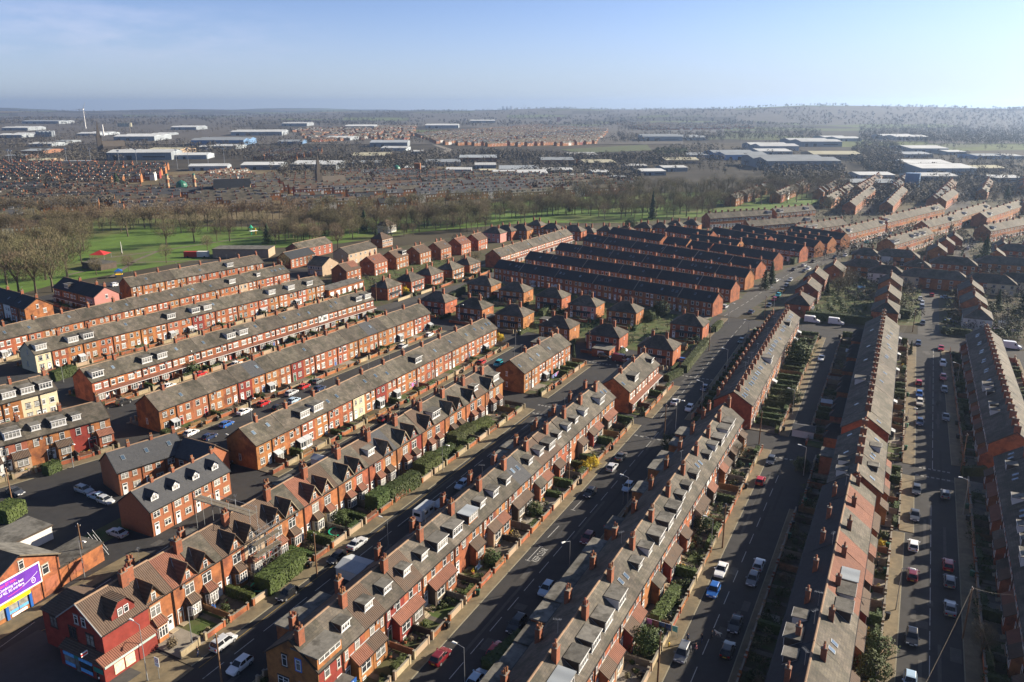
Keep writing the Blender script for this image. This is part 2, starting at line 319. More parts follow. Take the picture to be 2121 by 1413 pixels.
def pot_mesh(k):
    def fn():
        b = MB(); r = (.15, .13, .17)[k]; h = (.55, .75, .4)[k]; b.tube((0, 0, -.02), (0, 0, h), r * 1.1, r * .85, 'pot', 8); b.tube((0, 0, h * .78), (0, 0, h * .9), r * 1.15, r * 1.15, 'pot', 8); b.tube((0, 0, h), (0, 0, h + .01), r * .6, r * .6, 'black', 8)
        return b.mesh('chimney_pot')
    return cached(('pot', k), fn)
def chimney(par, x, y, z, lod, lx=1.0, ly=.65, up=1.7, down=.9, rr=rnd, pots=4):
    o = ob('chimney', chimney_mesh(lx, ly, up, down), par, (x, y, z))
    if lod == 0:
        for k in range(pots):
            px = (k - (pots - 1) / 2) * lx / (pots + .2) if pots < 4 else (-.25 + .5 * (k % 2)) * lx
            py = 0 if pots < 4 else (-.22 + .44 * (k // 2)) * ly
            if rr.random() < .9: ob('chimney_pot', pot_mesh(rr.randrange(3)), o, (px, py, up))
    elif lod < 3:
        def fn():
            b = MB()
            for k in (-1, 1): b.tube((k * lx * .25, 0, -.02), (k * lx * .25, 0, .5), .16, .13, 'pot', 6)
            return b.mesh('chimney_pot')
        ob('chimney_pot', cached(('pots', lx), fn), o, (0, 0, up))
    return o
def dormer_mesh(dw, hd, sl, cheek, top, face):
    def fn():
        b = MB(); L = hd / sl; x = dw / 2
        b.mesh3([(-x, 0, -.1), (-x, 0, hd), (-x, L, hd), (-x, L, hd - .1)], [(0, 1, 2, 3)], cheek); b.mesh3([(x, 0, -.1), (x, 0, hd), (x, L, hd), (x, L, hd - .1)], [(3, 2, 1, 0)], cheek)
        b.poly([(-x, 0, -.25), (x, 0, -.25), (x, 0, hd), (-x, 0, hd)], face)
        b.slab((-x - .16, -.22, hd + .09), (x + .16, -.22, hd + .09), (x + .16, L - .05, hd + .17), (-x - .16, L - .05, hd + .17), .13, top)
        b.box(-x - .18, -.26, hd - .06, x + .18, -.225, hd + .085, 'upvc' if face == 'upvc' else 'lead')
        for s in (-1, 1):   # lead flashing where the cheek meets the slates
            b.hexa([(s * x, -.1, -.05 - .1 * sl), (s * (x + .12), -.1, -.05 - .1 * sl), (s * (x + .12), L, hd - .0), (s * x, L, hd), (s * x, -.1, .03 - .1 * sl), (s * (x + .12), -.1, .03 - .1 * sl), (s * (x + .12), L, hd + .02), (s * x, L, hd + .02)] if s > 0 else
                   [(-x - .12, -.1, -.05 - .1 * sl), (-x, -.1, -.05 - .1 * sl), (-x, L, hd), (-x - .12, L, hd), (-x - .12, -.1, .03 - .1 * sl), (-x, -.1, .03 - .1 * sl), (-x, L, hd + .02), (-x - .12, L, hd + .02)], 'lead')
        return b.mesh('dormer')
    return cached(('dorm', dw, hd, round(sl, 3), cheek, top, face), fn)
# code letter -> width, height, cheek, roof, face, inset from eaves
DORM = {'d': (1.9, 1.35, 'timber_dark', 'felt', 'upvc', 1.2), 'w': (2.1, 1.5, 'white_wall', 'felt', 'upvc', 1.1), 'D': (3.2, 1.75, 'timber_dark', 'felt', 'upvc', .7), 'W': (3.3, 1.8, 'white_wall', 'felt', 'upvc', .7), 'g': (3.3, 1.8, 'timber_dark', 'sheet_grey', 'brick', .6)}
DWORD = {'d': 'small dark dormer', 'w': 'white sided dormer', 'D': 'wide dark dormer', 'W': 'wide white dormer', 'g': 'metal roofed dormer', 'F': 'flat roofed full width dormer', 'k': 'two roof windows', 's': 'one roof window', '.': 'plain slope'}
def dormer(par, code, x, d, he, hr, lod, back=False):
    dw, hd, ck, tp, fc, yi = DORM[code]; sl = (hr - he) / (d / 2); rz = math.pi if back else 0
    o = ob('dormer', dormer_mesh(dw, hd, sl, ck, tp, fc), par, (x, d - yi if back else yi, he + yi * sl), rz)
    window(o, 0, -.01, .30, dw - .25, hd - .45, lod, trim=None, lights=3 if dw < 3 else 4)
    return o
def skylight(par, x, y, d, he, hr, big=False, back=False):
    sl = (hr - he) / (d / 2); w, h = (.8, 1.2) if not big else (1.3, 1.6)
    def fn():
        b = MB(); c = 1 / math.hypot(1, sl); u = Vector((0, c, sl * c)); n = Vector((0, -sl * c, c)); X = Vector((w/2, 0, 0)); hv = u * h / 2
        q = [-X - hv, X - hv, X + hv, -X + hv]; b.hexa([p - n * .05 for p in q] + [p + n * .09 for p in q], 'lead')
        q = [-X * .84 - hv * .88, X * .84 - hv * .88, X * .84 + hv * .88, -X * .84 + hv * .88]; b.poly([p + n * .10 for p in q], 'skyglass')
        return b.mesh('skylight')
    return ob('skylight', cached(('sky', w, h, round(sl, 3)), fn), par, (x, d - y if back else y, he + y * sl), math.pi if back else 0)
def bay_lean(bw, dep, m, roofm, side):
    """single-storey lean-to bay: walls + pent roof"""
    def fn():
        b = MB(); x = bw / 2; h = 3.3
        b.prism([(-x, -dep), (x, -dep), (x, .02), (-x, .02)], 0, h, m)
        for s in (-x, x - .02): b.mesh3([(s, -dep, h), (s + .02, -dep, h), (s + .02, 0, h), (s, 0, h), (s, 0, h + 1.0), (s + .02, 0, h + 1.0)], [(0, 4, 3), (1, 2, 5), (0, 1, 5, 4)], m)
        return b.mesh('bay')
    def fr():
        b = MB(); x = bw / 2; h = 3.3; b.slab((-x - .1, -dep - .25, h - .02), (x + .1, -dep - .25, h - .02), (x + .1, 0, h + 1.15), (-x - .1, 0, h + 1.15), .09, roofm)
        b.box(-x - .1, -dep - .34, h - .16, x + .1, -dep - .24, h - .04, 'gutter'); b.box(-x - .1, -.03, h + 1.1, x + .1, .0, h + 1.28, 'felt_white'); return b.mesh('bay_roof')
    return cached(('bayl', bw, dep, m), fn), cached(('baylr', bw, dep, roofm), fr)
def bay_hip(m, roofm):
    def fn():
        b = MB(); b.prism([(-1.25, 0), (-1.25, -.55), (-.85, -1.15), (.85, -1.15), (1.25, -.55), (1.25, 0)], 0, 3.2, m); return b.mesh('bay')
    def fr():
        b = MB(); p = [(-1.45, .0), (-1.45, -.65), (-.98, -1.38), (.98, -1.38), (1.45, -.65), (1.45, .0)]; t = [(-.75, 0, 4.15), (.75, 0, 4.15)]
        q = [(x, y, 3.18) for x, y in p]; b.mesh3(q + t, [(0, 1, 6), (1, 2, 6), (2, 3, 7, 6), (3, 4, 7), (4, 5, 7), (5, 4, 3, 2, 1, 0)], roofm)
        b.mesh3([(x, y, 3.04) for x, y in p] + [(x, y, 3.175) for x, y in p], [(i, i + 1, i + 7, i + 6) for i in range(5)], 'gutter')
        for i, k in ((2, 0), (3, 1)): b.tube(q[i], t[k], .07, .07, 'ridge', 4)
        return b.mesh('bay_roof')
    return cached(('bayh', m), fn), cached(('bayhr', roofm), fr)
def front_gable(w, d, he, hr, gw, gh, m, roofm, trim):
    sl = (hr - he) / (d / 2)
    def fn():
        b = MB(); x = gw / 2; zt = he + gh; b.mesh3([(-x, -.02, he - .4), (x, -.02, he - .4), (x, -.02, he), (0, -.02, zt), (-x, -.02, he), (-x, 1.2, he - .4), (x, 1.2, he - .4)], [(0, 1, 2, 3, 4), (0, 4, 5), (1, 6, 2)], m)
        return b.mesh('gable_wall')
    def fr():
        b = MB(); x = gw / 2 + .22; k = gh / (gw / 2); zt = he + gh + .07; yb = gh / sl; ze = he - .22 * k + .07
        for s in (-1, 1):
            a, b_, c = Vector((s * x, -.3, ze)), Vector((0, -.3, zt)), Vector((0, yb + .1, zt)); d_ = Vector((s * x, max(.05, (ze - he) / sl), ze))
            f = [a, b_, c, d_]; f = f if s < 0 else f[::-1]
            n_ = (f[1] - f[0]).cross(f[2] - f[0]).normalized(); n_ = n_ if n_.z > 0 else -n_
            b.hexa([p - n_ * .09 for p in f] + f, roofm)
            b.hexa([Vector((0, -.34, zt - .22)), Vector((0, -.28, zt - .22)), Vector((s * x, -.28, ze - .22)), Vector((s * x, -.34, ze - .22)), Vector((0, -.34, zt + .02)), Vector((0, -.28, zt + .02)), Vector((s * x, -.28, ze + .02)), Vector((s * x, -.34, ze + .02))], trim)
            b.tube(Vector((s * x * .98, .15, ze + .06)), Vector((0, yb, zt - .02)), .10, .10, 'lead', 4)
        b.tube((0, -.3, zt + .02), (0, yb, zt + .02), .1, .1, 'ridge', 4)
        return b.mesh('gable_roof')
    return cached(('fg', gw, gh, he, hr, d, m), fn), cached(('fgr', gw, gh, he, hr, d, roofm, trim), fr)
def simple(key, fn): return cached(key, lambda: fn(MB()).mesh(key if isinstance(key, str) else key[0]))
def drainpipe(h): return simple(('drainpipe', round(h, 2)), lambda b: b.tube((0, -.08, .1), (0, -.08, h), .055, .055, 'gutter', 5))
def dish_mesh():
    def fn(b):
        b.tube((0, 0, 0), (0, -.3, .05), .02, .02, 'gutter', 4); pts = [(.34 * math.cos(a), -.34 + .05, .34 * math.sin(a) * 1.05 + .1) for a in [i * .6283 for i in range(10)]]
        b.mesh3(pts + [(0, -.28 + .1, .1)], [(i, (i + 1) % 10, 10) for i in range(10)], 'lead'); b.tube((0, -.3, .05), (0, -.62, .1), .015, .015, 'gutter', 4); return b
    return simple('satellite_dish', fn)
def aerial_mesh():
    def fn(b):
        b.tube((0, 0, -.8), (0, 0, 1.5), .022, .018, 'steel', 4); b.tube((-.5, 0, 1.4), (.7, .1, 1.42), .015, .015, 'steel', 4)
        for k in range(6): b.tube((-.4 + k * .2, -.28, 1.41), (-.4 + k * .2, .28, 1.41), .01, .01, 'steel', 3)
        return b
    return simple('aerial', fn)
ROOFS = {'g': 'slate', 'd': 'slate_dark', 'r': 'tile_red', 'b': 'tile_brown', 's': 'slate_new'}
RWORD = {'g': 'grey slate', 'd': 'dark slate', 'r': 'red tile', 'b': 'brown tile', 's': 'blue slate'}
WALLW = {'brick': 'brick', 'brick_soft': 'brick', 'cream': 'cream painted', 'white_wall': 'white painted', 'brick_red': 'red painted', 'pink_wall': 'pink painted', 'tan_wall': 'tan rendered', 'brick_new': 'new brick'}
# ------------------------------------------------------------------ greenery and garden furniture meshes
def leafy(b, pts_n, size, m, rr, jit=.5):
    for p, n in pts_n:
        n = (n + Vector((rr.uniform(-1, 1), rr.uniform(-1, 1), rr.uniform(-1, 1))) * jit).normalized()
        x = n.orthogonal().normalized(); x.rotate(Matrix.Rotation(rr.random() * 6.28, 3, n)); y = n.cross(x); s = size * rr.uniform(.6, 1.3)
        b.poly([p - x * s, p - y * s * .7, p + x * s, p + y * s * .7], m)
def hedge_mesh(L, w, h, m='hedge', seed=1):
    def fn():
        rr = random.Random(seed + int(L * 10)); b = MB(); b.box(0, -w/2 + .1, 0, L, w/2 - .1, h - .1, m); pts = []
        n = int((2 * L * h + L * w + 2 * w * h) * 14)
        for _ in range(min(n, 2600)):
            q = rr.random() * (2 * L * h + L * w + 2 * w * h); o = rr.uniform(-.12, .06)
            bul = .10 * math.sin(2.1 * rr.random())
            if q < L * w: pts.append((Vector((rr.random() * L, rr.uniform(-w/2, w/2), h + o)), Vector((0, 0, 1))))
            elif q < L * w + 2 * L * h:
                s = rr.choice((-1, 1)); pts.append((Vector((rr.random() * L, s * (w/2 + o + bul), rr.random() * h)), Vector((0, s, .3))))
            else:
                s = rr.choice((0, 1)); pts.append((Vector(((L + o) if s else -o, rr.uniform(-w/2, w/2), rr.random() * h)), Vector((1 if s else -1, 0, .3))))
        leafy(b, pts, .17, m, rr, .6); return b.mesh('hedge')
    return cached(('hedge', round(L, 1), w, round(h, 1), m, seed), fn)
def blob_pts(rr, n, r, zs=1.0, lump=.35, sd=0):
    out = []
    for _ in range(n):
        d = Vector((rr.gauss(0, 1), rr.gauss(0, 1), rr.gauss(0, 1))).normalized()
        k = 1 + lump * mnoise.noise(d * 2.2 + Vector((sd, 0, 0))) * 1.6; rad = r * k * (rr.uniform(.55, 1) ** .5)
        p = Vector((d.x * rad, d.y * rad, max(.02, r * zs * .85 + d.z * rad * zs))); out.append((p, d))
    return out
def shrub_mesh(v, m='hedge'):
    def fn():
        rr = random.Random(50 + v); b = MB(); leafy(b, blob_pts(rr, 420, 1.0, (.9, .75, 1.25, 1.0)[v % 4], .5, v * 5), .16, m, rr, .7); return b.mesh('shrub')
    return cached(('shrub', v, m), fn)
def bush_mesh(v, m='hedge'):
    def fn():
        rr = random.Random(80 + v); b = MB(); leafy(b, blob_pts(rr, 2600, 1.0, (.95, .8, 1.15, 1.0)[v % 4], .45, v * 5), .065, m, rr, .6); return b.mesh('shrub')
    return cached(('bush', v, m), fn)
def gwall_mesh(w, kind):
    """front boundary of one plot along local x, street side -y"""
    def fn(b):
        g0, g1 = w - 1.5, w - .5
        m, h = {'brick': ('brick', .95), 'stone': ('wall_stone', 1.1), 'tan': ('tan_wall', 1.15), 'mix': ('brick', .7), 'red': ('brick_red', 1.0)}[kind]
        b.box(.02, -.11, 0, g0 - .25, .11, h, m).box(.02, -.14, h, g0 - .25, .14, h + .08, 'concrete')
        for x in (g0 - .25, g1): b.box(x, -.18, 0, x + .36, .18, h + .28, m).box(x - .03, -.21, h + .28, x + .39, .21, h + .36, 'concrete')
        b.box(g1 + .36, -.11, 0, w - .02, .11, h, m) if g1 + .36 < w - .1 else None
        if kind == 'mix':
            for k in range(5): b.box(.05, -.06, h + .16 + k * .17, g0 - .28, -.03, h + .26 + k * .17, 'fence')
            for k in range(3): b.box(.1 + k * (g0 - .5) / 2, -.03, h + .08, .2 + k * (g0 - .5) / 2, .04, h + 1.0, 'fence')
        return b
    return simple(('garden_wall', round(w, 2), kind), fn)
def fence_mesh(L, m, h=1.5):
    def fn(b):
        k = max(1, int(L / 1.8)); s = L / k
        for i in range(k):
            b.box(i * s + .06, -.03, .05, (i + 1) * s - .06, .03, h, m)
            for j in range(3): b.box(i * s + .06, -.055, .3 + j * .5, (i + 1) * s - .06, -.031, .38 + j * .5, m)
        for i in range(k + 1): b.box(i * s - .055, -.055, 0, i * s + .055, .055, h + .12, 'concrete' if m == 'fence_grey' else m)
        return b
    return simple(('garden_fence', round(L, 1), m, h), fn)
def bin_mesh(m):
    def fn(b):
        b.hexa([(-.24, -.26, .06), (.24, -.26, .06), (.24, .26, .06), (-.24, .26, .06), (-.29, -.34, .98), (.29, -.34, .98), (.29, .34, .98), (-.29, .34, .98)], m)
        b.hexa([(-.31, -.37, .98), (.31, -.37, .98), (.31, .40, .98), (-.31, .40, .98), (-.27, -.30, 1.09), (.27, -.30, 1.09), (.27, .36, 1.07), (-.27, .36, 1.07)], m)
        for x in (-.25, .2): b.tube((x, .30, .1), (x + .05, .30, .1), .1, .1, 'rubber', 8)
        return b.box(-.26, .38, .95, .26, .44, 1.0, m)
    return simple(('wheelie_bin', m), fn)
# ------------------------------------------------------------------ one house of a terrace
KIND = {'A': 'gabled_house', 'B': 'back_to_back_house', 'L': 'terraced_house', 'V': 'terraced_house', 'T': 'terraced_house'}
GROUPS = {'gabled_house': 'gabled terraced houses with bay windows', 'back_to_back_house': 'terraced houses with dormers and lean-to bays', 'terraced_house': 'plain brick terraced houses'}
def house(rw, i, P, rz, w):
    st, lod, d, he, hr = rw['st'], rw['lod'], rw['d'], rw['he'], rw['hr']; n = rw['n']; sl = (hr - he) / (d / 2)
    rr = random.Random(rw['key'] + str(i)); mir = i % 2; fx = (lambda x: w - x) if mir else (lambda x: x)
    m = rw.get('walls', {}).get(i, rw.get('wallm', 'brick')); m = rr.choice(('brick_red', 'brick_soft', 'brick_soft', 'tan_wall', 'white_wall', 'brick_soft')) if m == 'brick' and lod < 2 and rr.random() < .07 else m; rf = ROOFS[rw['roofs'][i % len(rw['roofs'])]]
    fd = rw['fd'][i % len(rw['fd'])] if rw.get('fd') else '.'; bd = rw['bd'][i % len(rw['bd'])] if rw.get('bd') else '.'
    dw = DWORD.get(fd, '') if fd != '.' else {'X': 'flat rear extension', 'o': 'low rear kitchen', '.': 'plain roof'}.get(bd, 'rear dormer')
    kn = rw.get('kind', KIND[st])
    hr = hr + (rr.choice((0, 0, .05, -.06, .10)) if lod < 2 else 0); sl = (hr - he) / (d / 2)
    e = thing(kn, '%s %s with %s, %s along %s' % (WALLW[m], 'house' if len(dw.split()) > 3 else 'terraced house', dw, ordn(i), rw['ph']), 'house', P, rz, GROUPS.get(kn, kn.replace('_', ' ') + 's'))
    ob('wall', wall_mesh(w, d, he, hr, m), e)
    a, c = (.18 if i == 0 else 0), (.18 if i == n - 1 else 0)
    ob('roof', roof_mesh(w, d, he, hr, rf, a, c, gut=lod < 2, verge='timber_dark' if (a or c) else None, mb=rw.get('back_shade')), e)
    if lod == 2 and i % 4 == 2 and i < n - 1: ob('parapet', simple(('parapet', d, he, hr), lambda b: b.hexa([(-.14, -.34, he - .3), (.14, -.34, he - .3), (.14, d/2, hr - .05), (-.14, d/2, hr - .05), (-.14, -.34, he + .0), (.14, -.34, he + .0), (.14, d/2, hr + .22), (-.14, d/2, hr + .22)], 'concrete')), e, (w, 0, 0))
    trim = rr.choice(('stone_sill', 'dark_trim', 'dark_trim', 'stone_sill')) if st in 'AB' else rr.choice(('stone_sill', 'stone_sill', 'dark_trim', 'upvc'))
    if lod < 2: ob('drainpipe', drainpipe(he - .3), e, (w - .12 if not mir else .12, 0, 0))
    dr = 'white_door' if rr.random() < .55 else rr.choice(list(DOORS))
    bdep = 0
    if st == 'A':
        bm = rr.choice(('brick', 'brick', 'cream', 'timber_dark')) if m == 'brick' else m; brf = rr.choice(('tile_red', 'tile_red', 'tile_brown'))
        w_, r_ = bay_hip(bm, brf); bx = fx(1.75); bay = ob('bay', w_, e, (bx, 0, 0)); ob('bay_roof', r_, bay)
        window(bay, 0, -1.15, .95, 1.55, 1.75, lod, trim=None, lights=3)
        for s in (-1, 1): window(bay, s * 1.05, -.85, .95, .55, 1.75, lod, s * math.atan2(.6, .4), trim=None)
        window(e, bx, 0, 4.15, 1.75, 1.75, lod, trim=trim, lights=2)
        ob('door', door_mesh(dr), e, (fx(3.95), 0, .25)); ob('door_step', simple('door_step', lambda b: b.box(-.6, -1.0, 0, .6, 0, .25, 'stone_sill')), e, (fx(3.95), 0, 0))
        if fd in 'wWdDg' and fd != '.': dormer(e, fd, fx(2.4), d, he, hr, lod)
        else:
            gm = m; g_, gr_ = front_gable(w, d, he, hr, 3.3, 2.55, gm, rf if rf != 'slate_new' else 'slate', rr.choice(('timber_dark', 'timber_dark', 'stone_sill'))); gb = ob('gable_wall', g_, e, (fx(1.75), 0, 0)); ob('gable_roof', gr_, gb)
            window(gb, 0, -.02, he - .35, .75, 1.5, lod, trim=trim, lights=1)
    elif st == 'B':
        fl = fd == 'F'
        bdep = 1.35; big = rr.random() < .9
        if big and not fl:
            bm = rr.choice((m, m, m, 'brick_red', 'timber_dark', 'tan_wall')) if lod == 0 else m; w_, r_ = bay_lean(3.3, bdep, bm, rr.choice(('tile_brown', 'tile_brown', 'slate', 'tile_red')), mir)
            bay = ob('bay', w_, e, (fx(1.72), 0, 0)); ob('bay_roof', r_, bay); window(bay, 0, -bdep, 1.35, 2.1, 1.6, lod, trim=trim, lights=2); 
            if lod == 0: window(bay, -.6, -bdep, .25, .8, .5, 1, trim=None, name='cellar_window')
        window(e, fx(1.75), 0, 4.55, 1.05, 1.65, lod, trim=trim); window(e, fx(4.15), 0, 4.3, .68, 1.5, lod, trim=trim)
        ob('door', door_mesh(dr), e, (fx(4.1), 0, .55)); ob('door_step', simple(('door_step', 3), lambda b: b.box(-.6, -1.0, 0, .6, 0, .55, 'stone_sill').box(-.6, -1.35, 0, .6, -1.0, .36, 'stone_sill').box(-.6, -1.7, 0, .6, -1.35, .18, 'stone_sill')), e, (fx(4.1), 0, 0))
        if fl:
            b = MB(); b.box(0, -.02, he - .6, w, 0, he + 1.9, 'brick').slab((-.2, -.3, he + 2.0), (w + .05, -.3, he + 2.0), (w + .05, d/2 - .2, he + 2.15), (-.2, d/2 - .2, he + 2.15), .18, 'felt')
            for x in (0, w - .05): b.mesh3([(x, 0, he), (x, 0, he + 1.85), (x, d/2 - .3, he + 1.85), (x + .05, 0, he), (x + .05, 0, he + 1.85), (x + .05, d/2 - .3, he + 1.85)], [(0, 1, 2), (3, 5, 4)], 'brick')
            o = ob('dormer', b, e); window(o, w/2, -.02, he + .75, w - .6, 1.05, lod, trim=None, lights=4)
            ob('painted_panel', MB().box(.15, -.012, 1.2, w - .15, 0, he - .3, 'brick_red'), e)
        elif fd in DORM: dormer(e, fd, w / 2 + rr.uniform(-.4, .4), d, he, hr, lod)
    else:
        if st == 'V':
            window(e, fx(1.6), 0, 3.75, 1.7, 1.25, lod, trim='upvc', lights=2); window(e, fx(3.9), 0, 3.75, 1.1, 1.2, lod, trim='upvc')
            ob('canopy', simple(('canopy', round(w, 2)), lambda b: b.slab((0.003, -1.25, 2.75), (w - .003, -1.25, 2.75), (w - .003, 0, 3.25), (.003, 0, 3.25), .12, 'tile_red').box(.003, -1.33, 2.6, w - .003, -1.24, 2.72, 'upvc')), e)
            bay = ob('bay', simple('bay', lambda b: b.prism([(-1.2, -.9), (1.2, -.9), (1.2, 0), (-1.2, 0)], 0, 2.7, 'brick')), e, (fx(1.6), 0, 0)); window(bay, 0, -.9, .8, 2.1, 1.6, lod, trim=None, lights=3)
            ob('door', door_mesh(dr), e, (fx(3.9), 0, .1))
        else:
            lw = rr.random() < .6
            window(e, fx(1.5), 0, 3.75, 1.15, 1.35, lod, trim=trim); window(e, fx(3.55), 0, 3.8, .72 if lw else 1.0, 1.25, lod, trim=trim)
            window(e, fx(1.6), 0, .95, 1.3, 1.45, lod, trim=trim, lights=2)
            ob('door', door_mesh(dr), e, (fx(3.75), 0, .12))
            if rr.random() < (.16 if lod < 2 else .08):
                ob('porch', simple('porch', lambda b: b.box(-.9, -1.3, 0, .9, 0, .7, 'upvc').box(-.86, -1.26, .7, .86, 0, 2.0, 'glass').slab((-1, -1.45, 2.1), (1, -1.45, 2.1), (1, 0, 2.7), (-1, 0, 2.7), .1, 'felt_white').box(-.9, -1.3, .7, -.8, -1.2, 2.0, 'upvc').box(.8, -1.3, .7, .9, -1.2, 2.0, 'upvc').box(-.05, -1.31, .7, .05, -1.2, 2.0, 'upvc')), e, (fx(3.75), -.08, 0))
        if fd in DORM: dormer(e, fd, w / 2, d, he, hr, lod)
    if fd == 's' or (fd == '.' and st in 'LVT' and rr.random() < .28): skylight(e, rr.uniform(1, w - 1), d * rr.uniform(.18, .3), d, he, hr)
    if fd == 'k':
        skylight(e, w * .3, d * .26, d, he, hr); skylight(e, w * .68, d * .24, d, he, hr)
    # rear elevation
    if bd in DORM: dormer(e, bd, w / 2, d, he, hr, min(lod, 1), True)
    elif bd == 'X':   # flat roofed rear extension
        zz = rr.uniform(5.4, 6.6); ob('rear_extension', simple(('rear_extension', round(w, 1), round(zz, 1)), lambda b: b.box(.25, d, 0, w - .1, d + 3.0, zz, 'brick').box(.1, d - .4, zz, w + .05, d + 3.2, zz + .22, 'felt' )), e)
    elif bd == 'k': skylight(e, w * .5, d * .22, d, he, hr, back=True)
    elif bd == 'o':   # hipped kitchen outrigger
        ob('rear_extension', simple(('rear_outrigger', round(w, 1)), lambda b: b.box(.3, d, 0, w * .62, d + 3.6, 2.9, 'brick').mesh3([(.1, d - .01, 2.88), (w * .62 + .2, d - .01, 2.88), (w * .62 + .2, d + 3.9, 2.88), (.1, d + 3.9, 2.88), (w * .31 + .1, d - .01, 4.4), (w * .31 + .1, d + 2.6, 4.4)], [(0, 4, 5, 3), (1, 2, 5, 4), (2, 3, 5)], 'slate_dark')), e)
        window(e, w * .45, d + 3.6, 1.0, 1.0, 1.2, 2, math.pi, trim=None)
    if rw.get('backwin', True):
        window(e, fx(1.6), d, 3.9, 1.05, 1.4, max(1, lod), math.pi, trim=trim)
        if bd not in 'Xo': window(e, fx(1.6), d, 1.1, 1.3, 1.4, max(1, lod), math.pi, trim=trim)
        window(e, fx(3.7), d, 3.9, .7, 1.2, max(1, lod), math.pi, trim=trim)
    # chimneys on the party wall every second house
    ch = rw.get('ch', 'ridge'); big = dict(lx=1.15, ly=.75, up=2.0, down=1.5)
    if ch == 'ridge':
        if i % 2 == rw.get('par', 1) or i == n - 1: chimney(e, w - .02 if i < n - 1 else w - .55, d / 2, hr, lod, rr=rr, up=1.3, pots=3, lx=.65, ly=.95)
    elif ch == 'both':
        if i % 2 == 1 or i == 0: chimney(e, w - .02 if i else .9, d/2 - 1.0, hr - .6, lod, rr=rr, **big)
        if i % 2 == 0 or i == n - 1: chimney(e, w - .3, d - .9, he + .9 * sl + .2, lod, rr=rr, **big)
    elif ch == 'each':
        chimney(e, w - .3, d / 2, hr, lod, rr=rr, lx=1.0, ly=1.25, up=1.45, down=.8)
    elif ch == 'D':
        if i % 2 == 0: chimney(e, w * .6, d / 2 - 1.4, hr - 1.0, lod, rr=rr, up=1.8, down=.8, lx=.6, ly=.75, pots=3)
        if i % 2 == 1: chimney(e, w * .4, d / 2 + 2.2, hr - 1.5, lod, rr=rr, up=2.0, down=.9, lx=.75, ly=.7, pots=3)
    elif ch == 'C2':
        chimney(e, w * .5, d / 2 - .7, hr - .5, lod, rr=rr, lx=.6, ly=.9, up=1.6, down=.9, pots=3); chimney(e, w * .5, d - .5, he + .4 * sl, lod, rr=rr, lx=.9, ly=.7, up=1.9, down=1, pots=3)
    if lod < 2 and rr.random() < .35: ob('satellite_dish', dish_mesh(), e, (fx(2.9), -.03, he - .9))
    if lod < 2 and rr.random() < .3: ob('aerial', aerial_mesh(), e, (w * .8, d/2 + .5, hr + .8), rr.random() * 3)
    if i == 0:
        for y, z, ww, hh, tr in rw.get('gwin', ()): window(e, 0, y, z, ww, hh, min(lod, 1), -math.pi / 2, trim=tr, lights=2 if ww > 1.2 else 1)
    if i == n - 1:
        for y, z, ww, hh, tr in rw.get('fwin', ()): window(e, w, y, z, ww, hh, min(lod, 1), math.pi / 2, trim=tr, lights=2 if ww > 1.2 else 1)
    return e
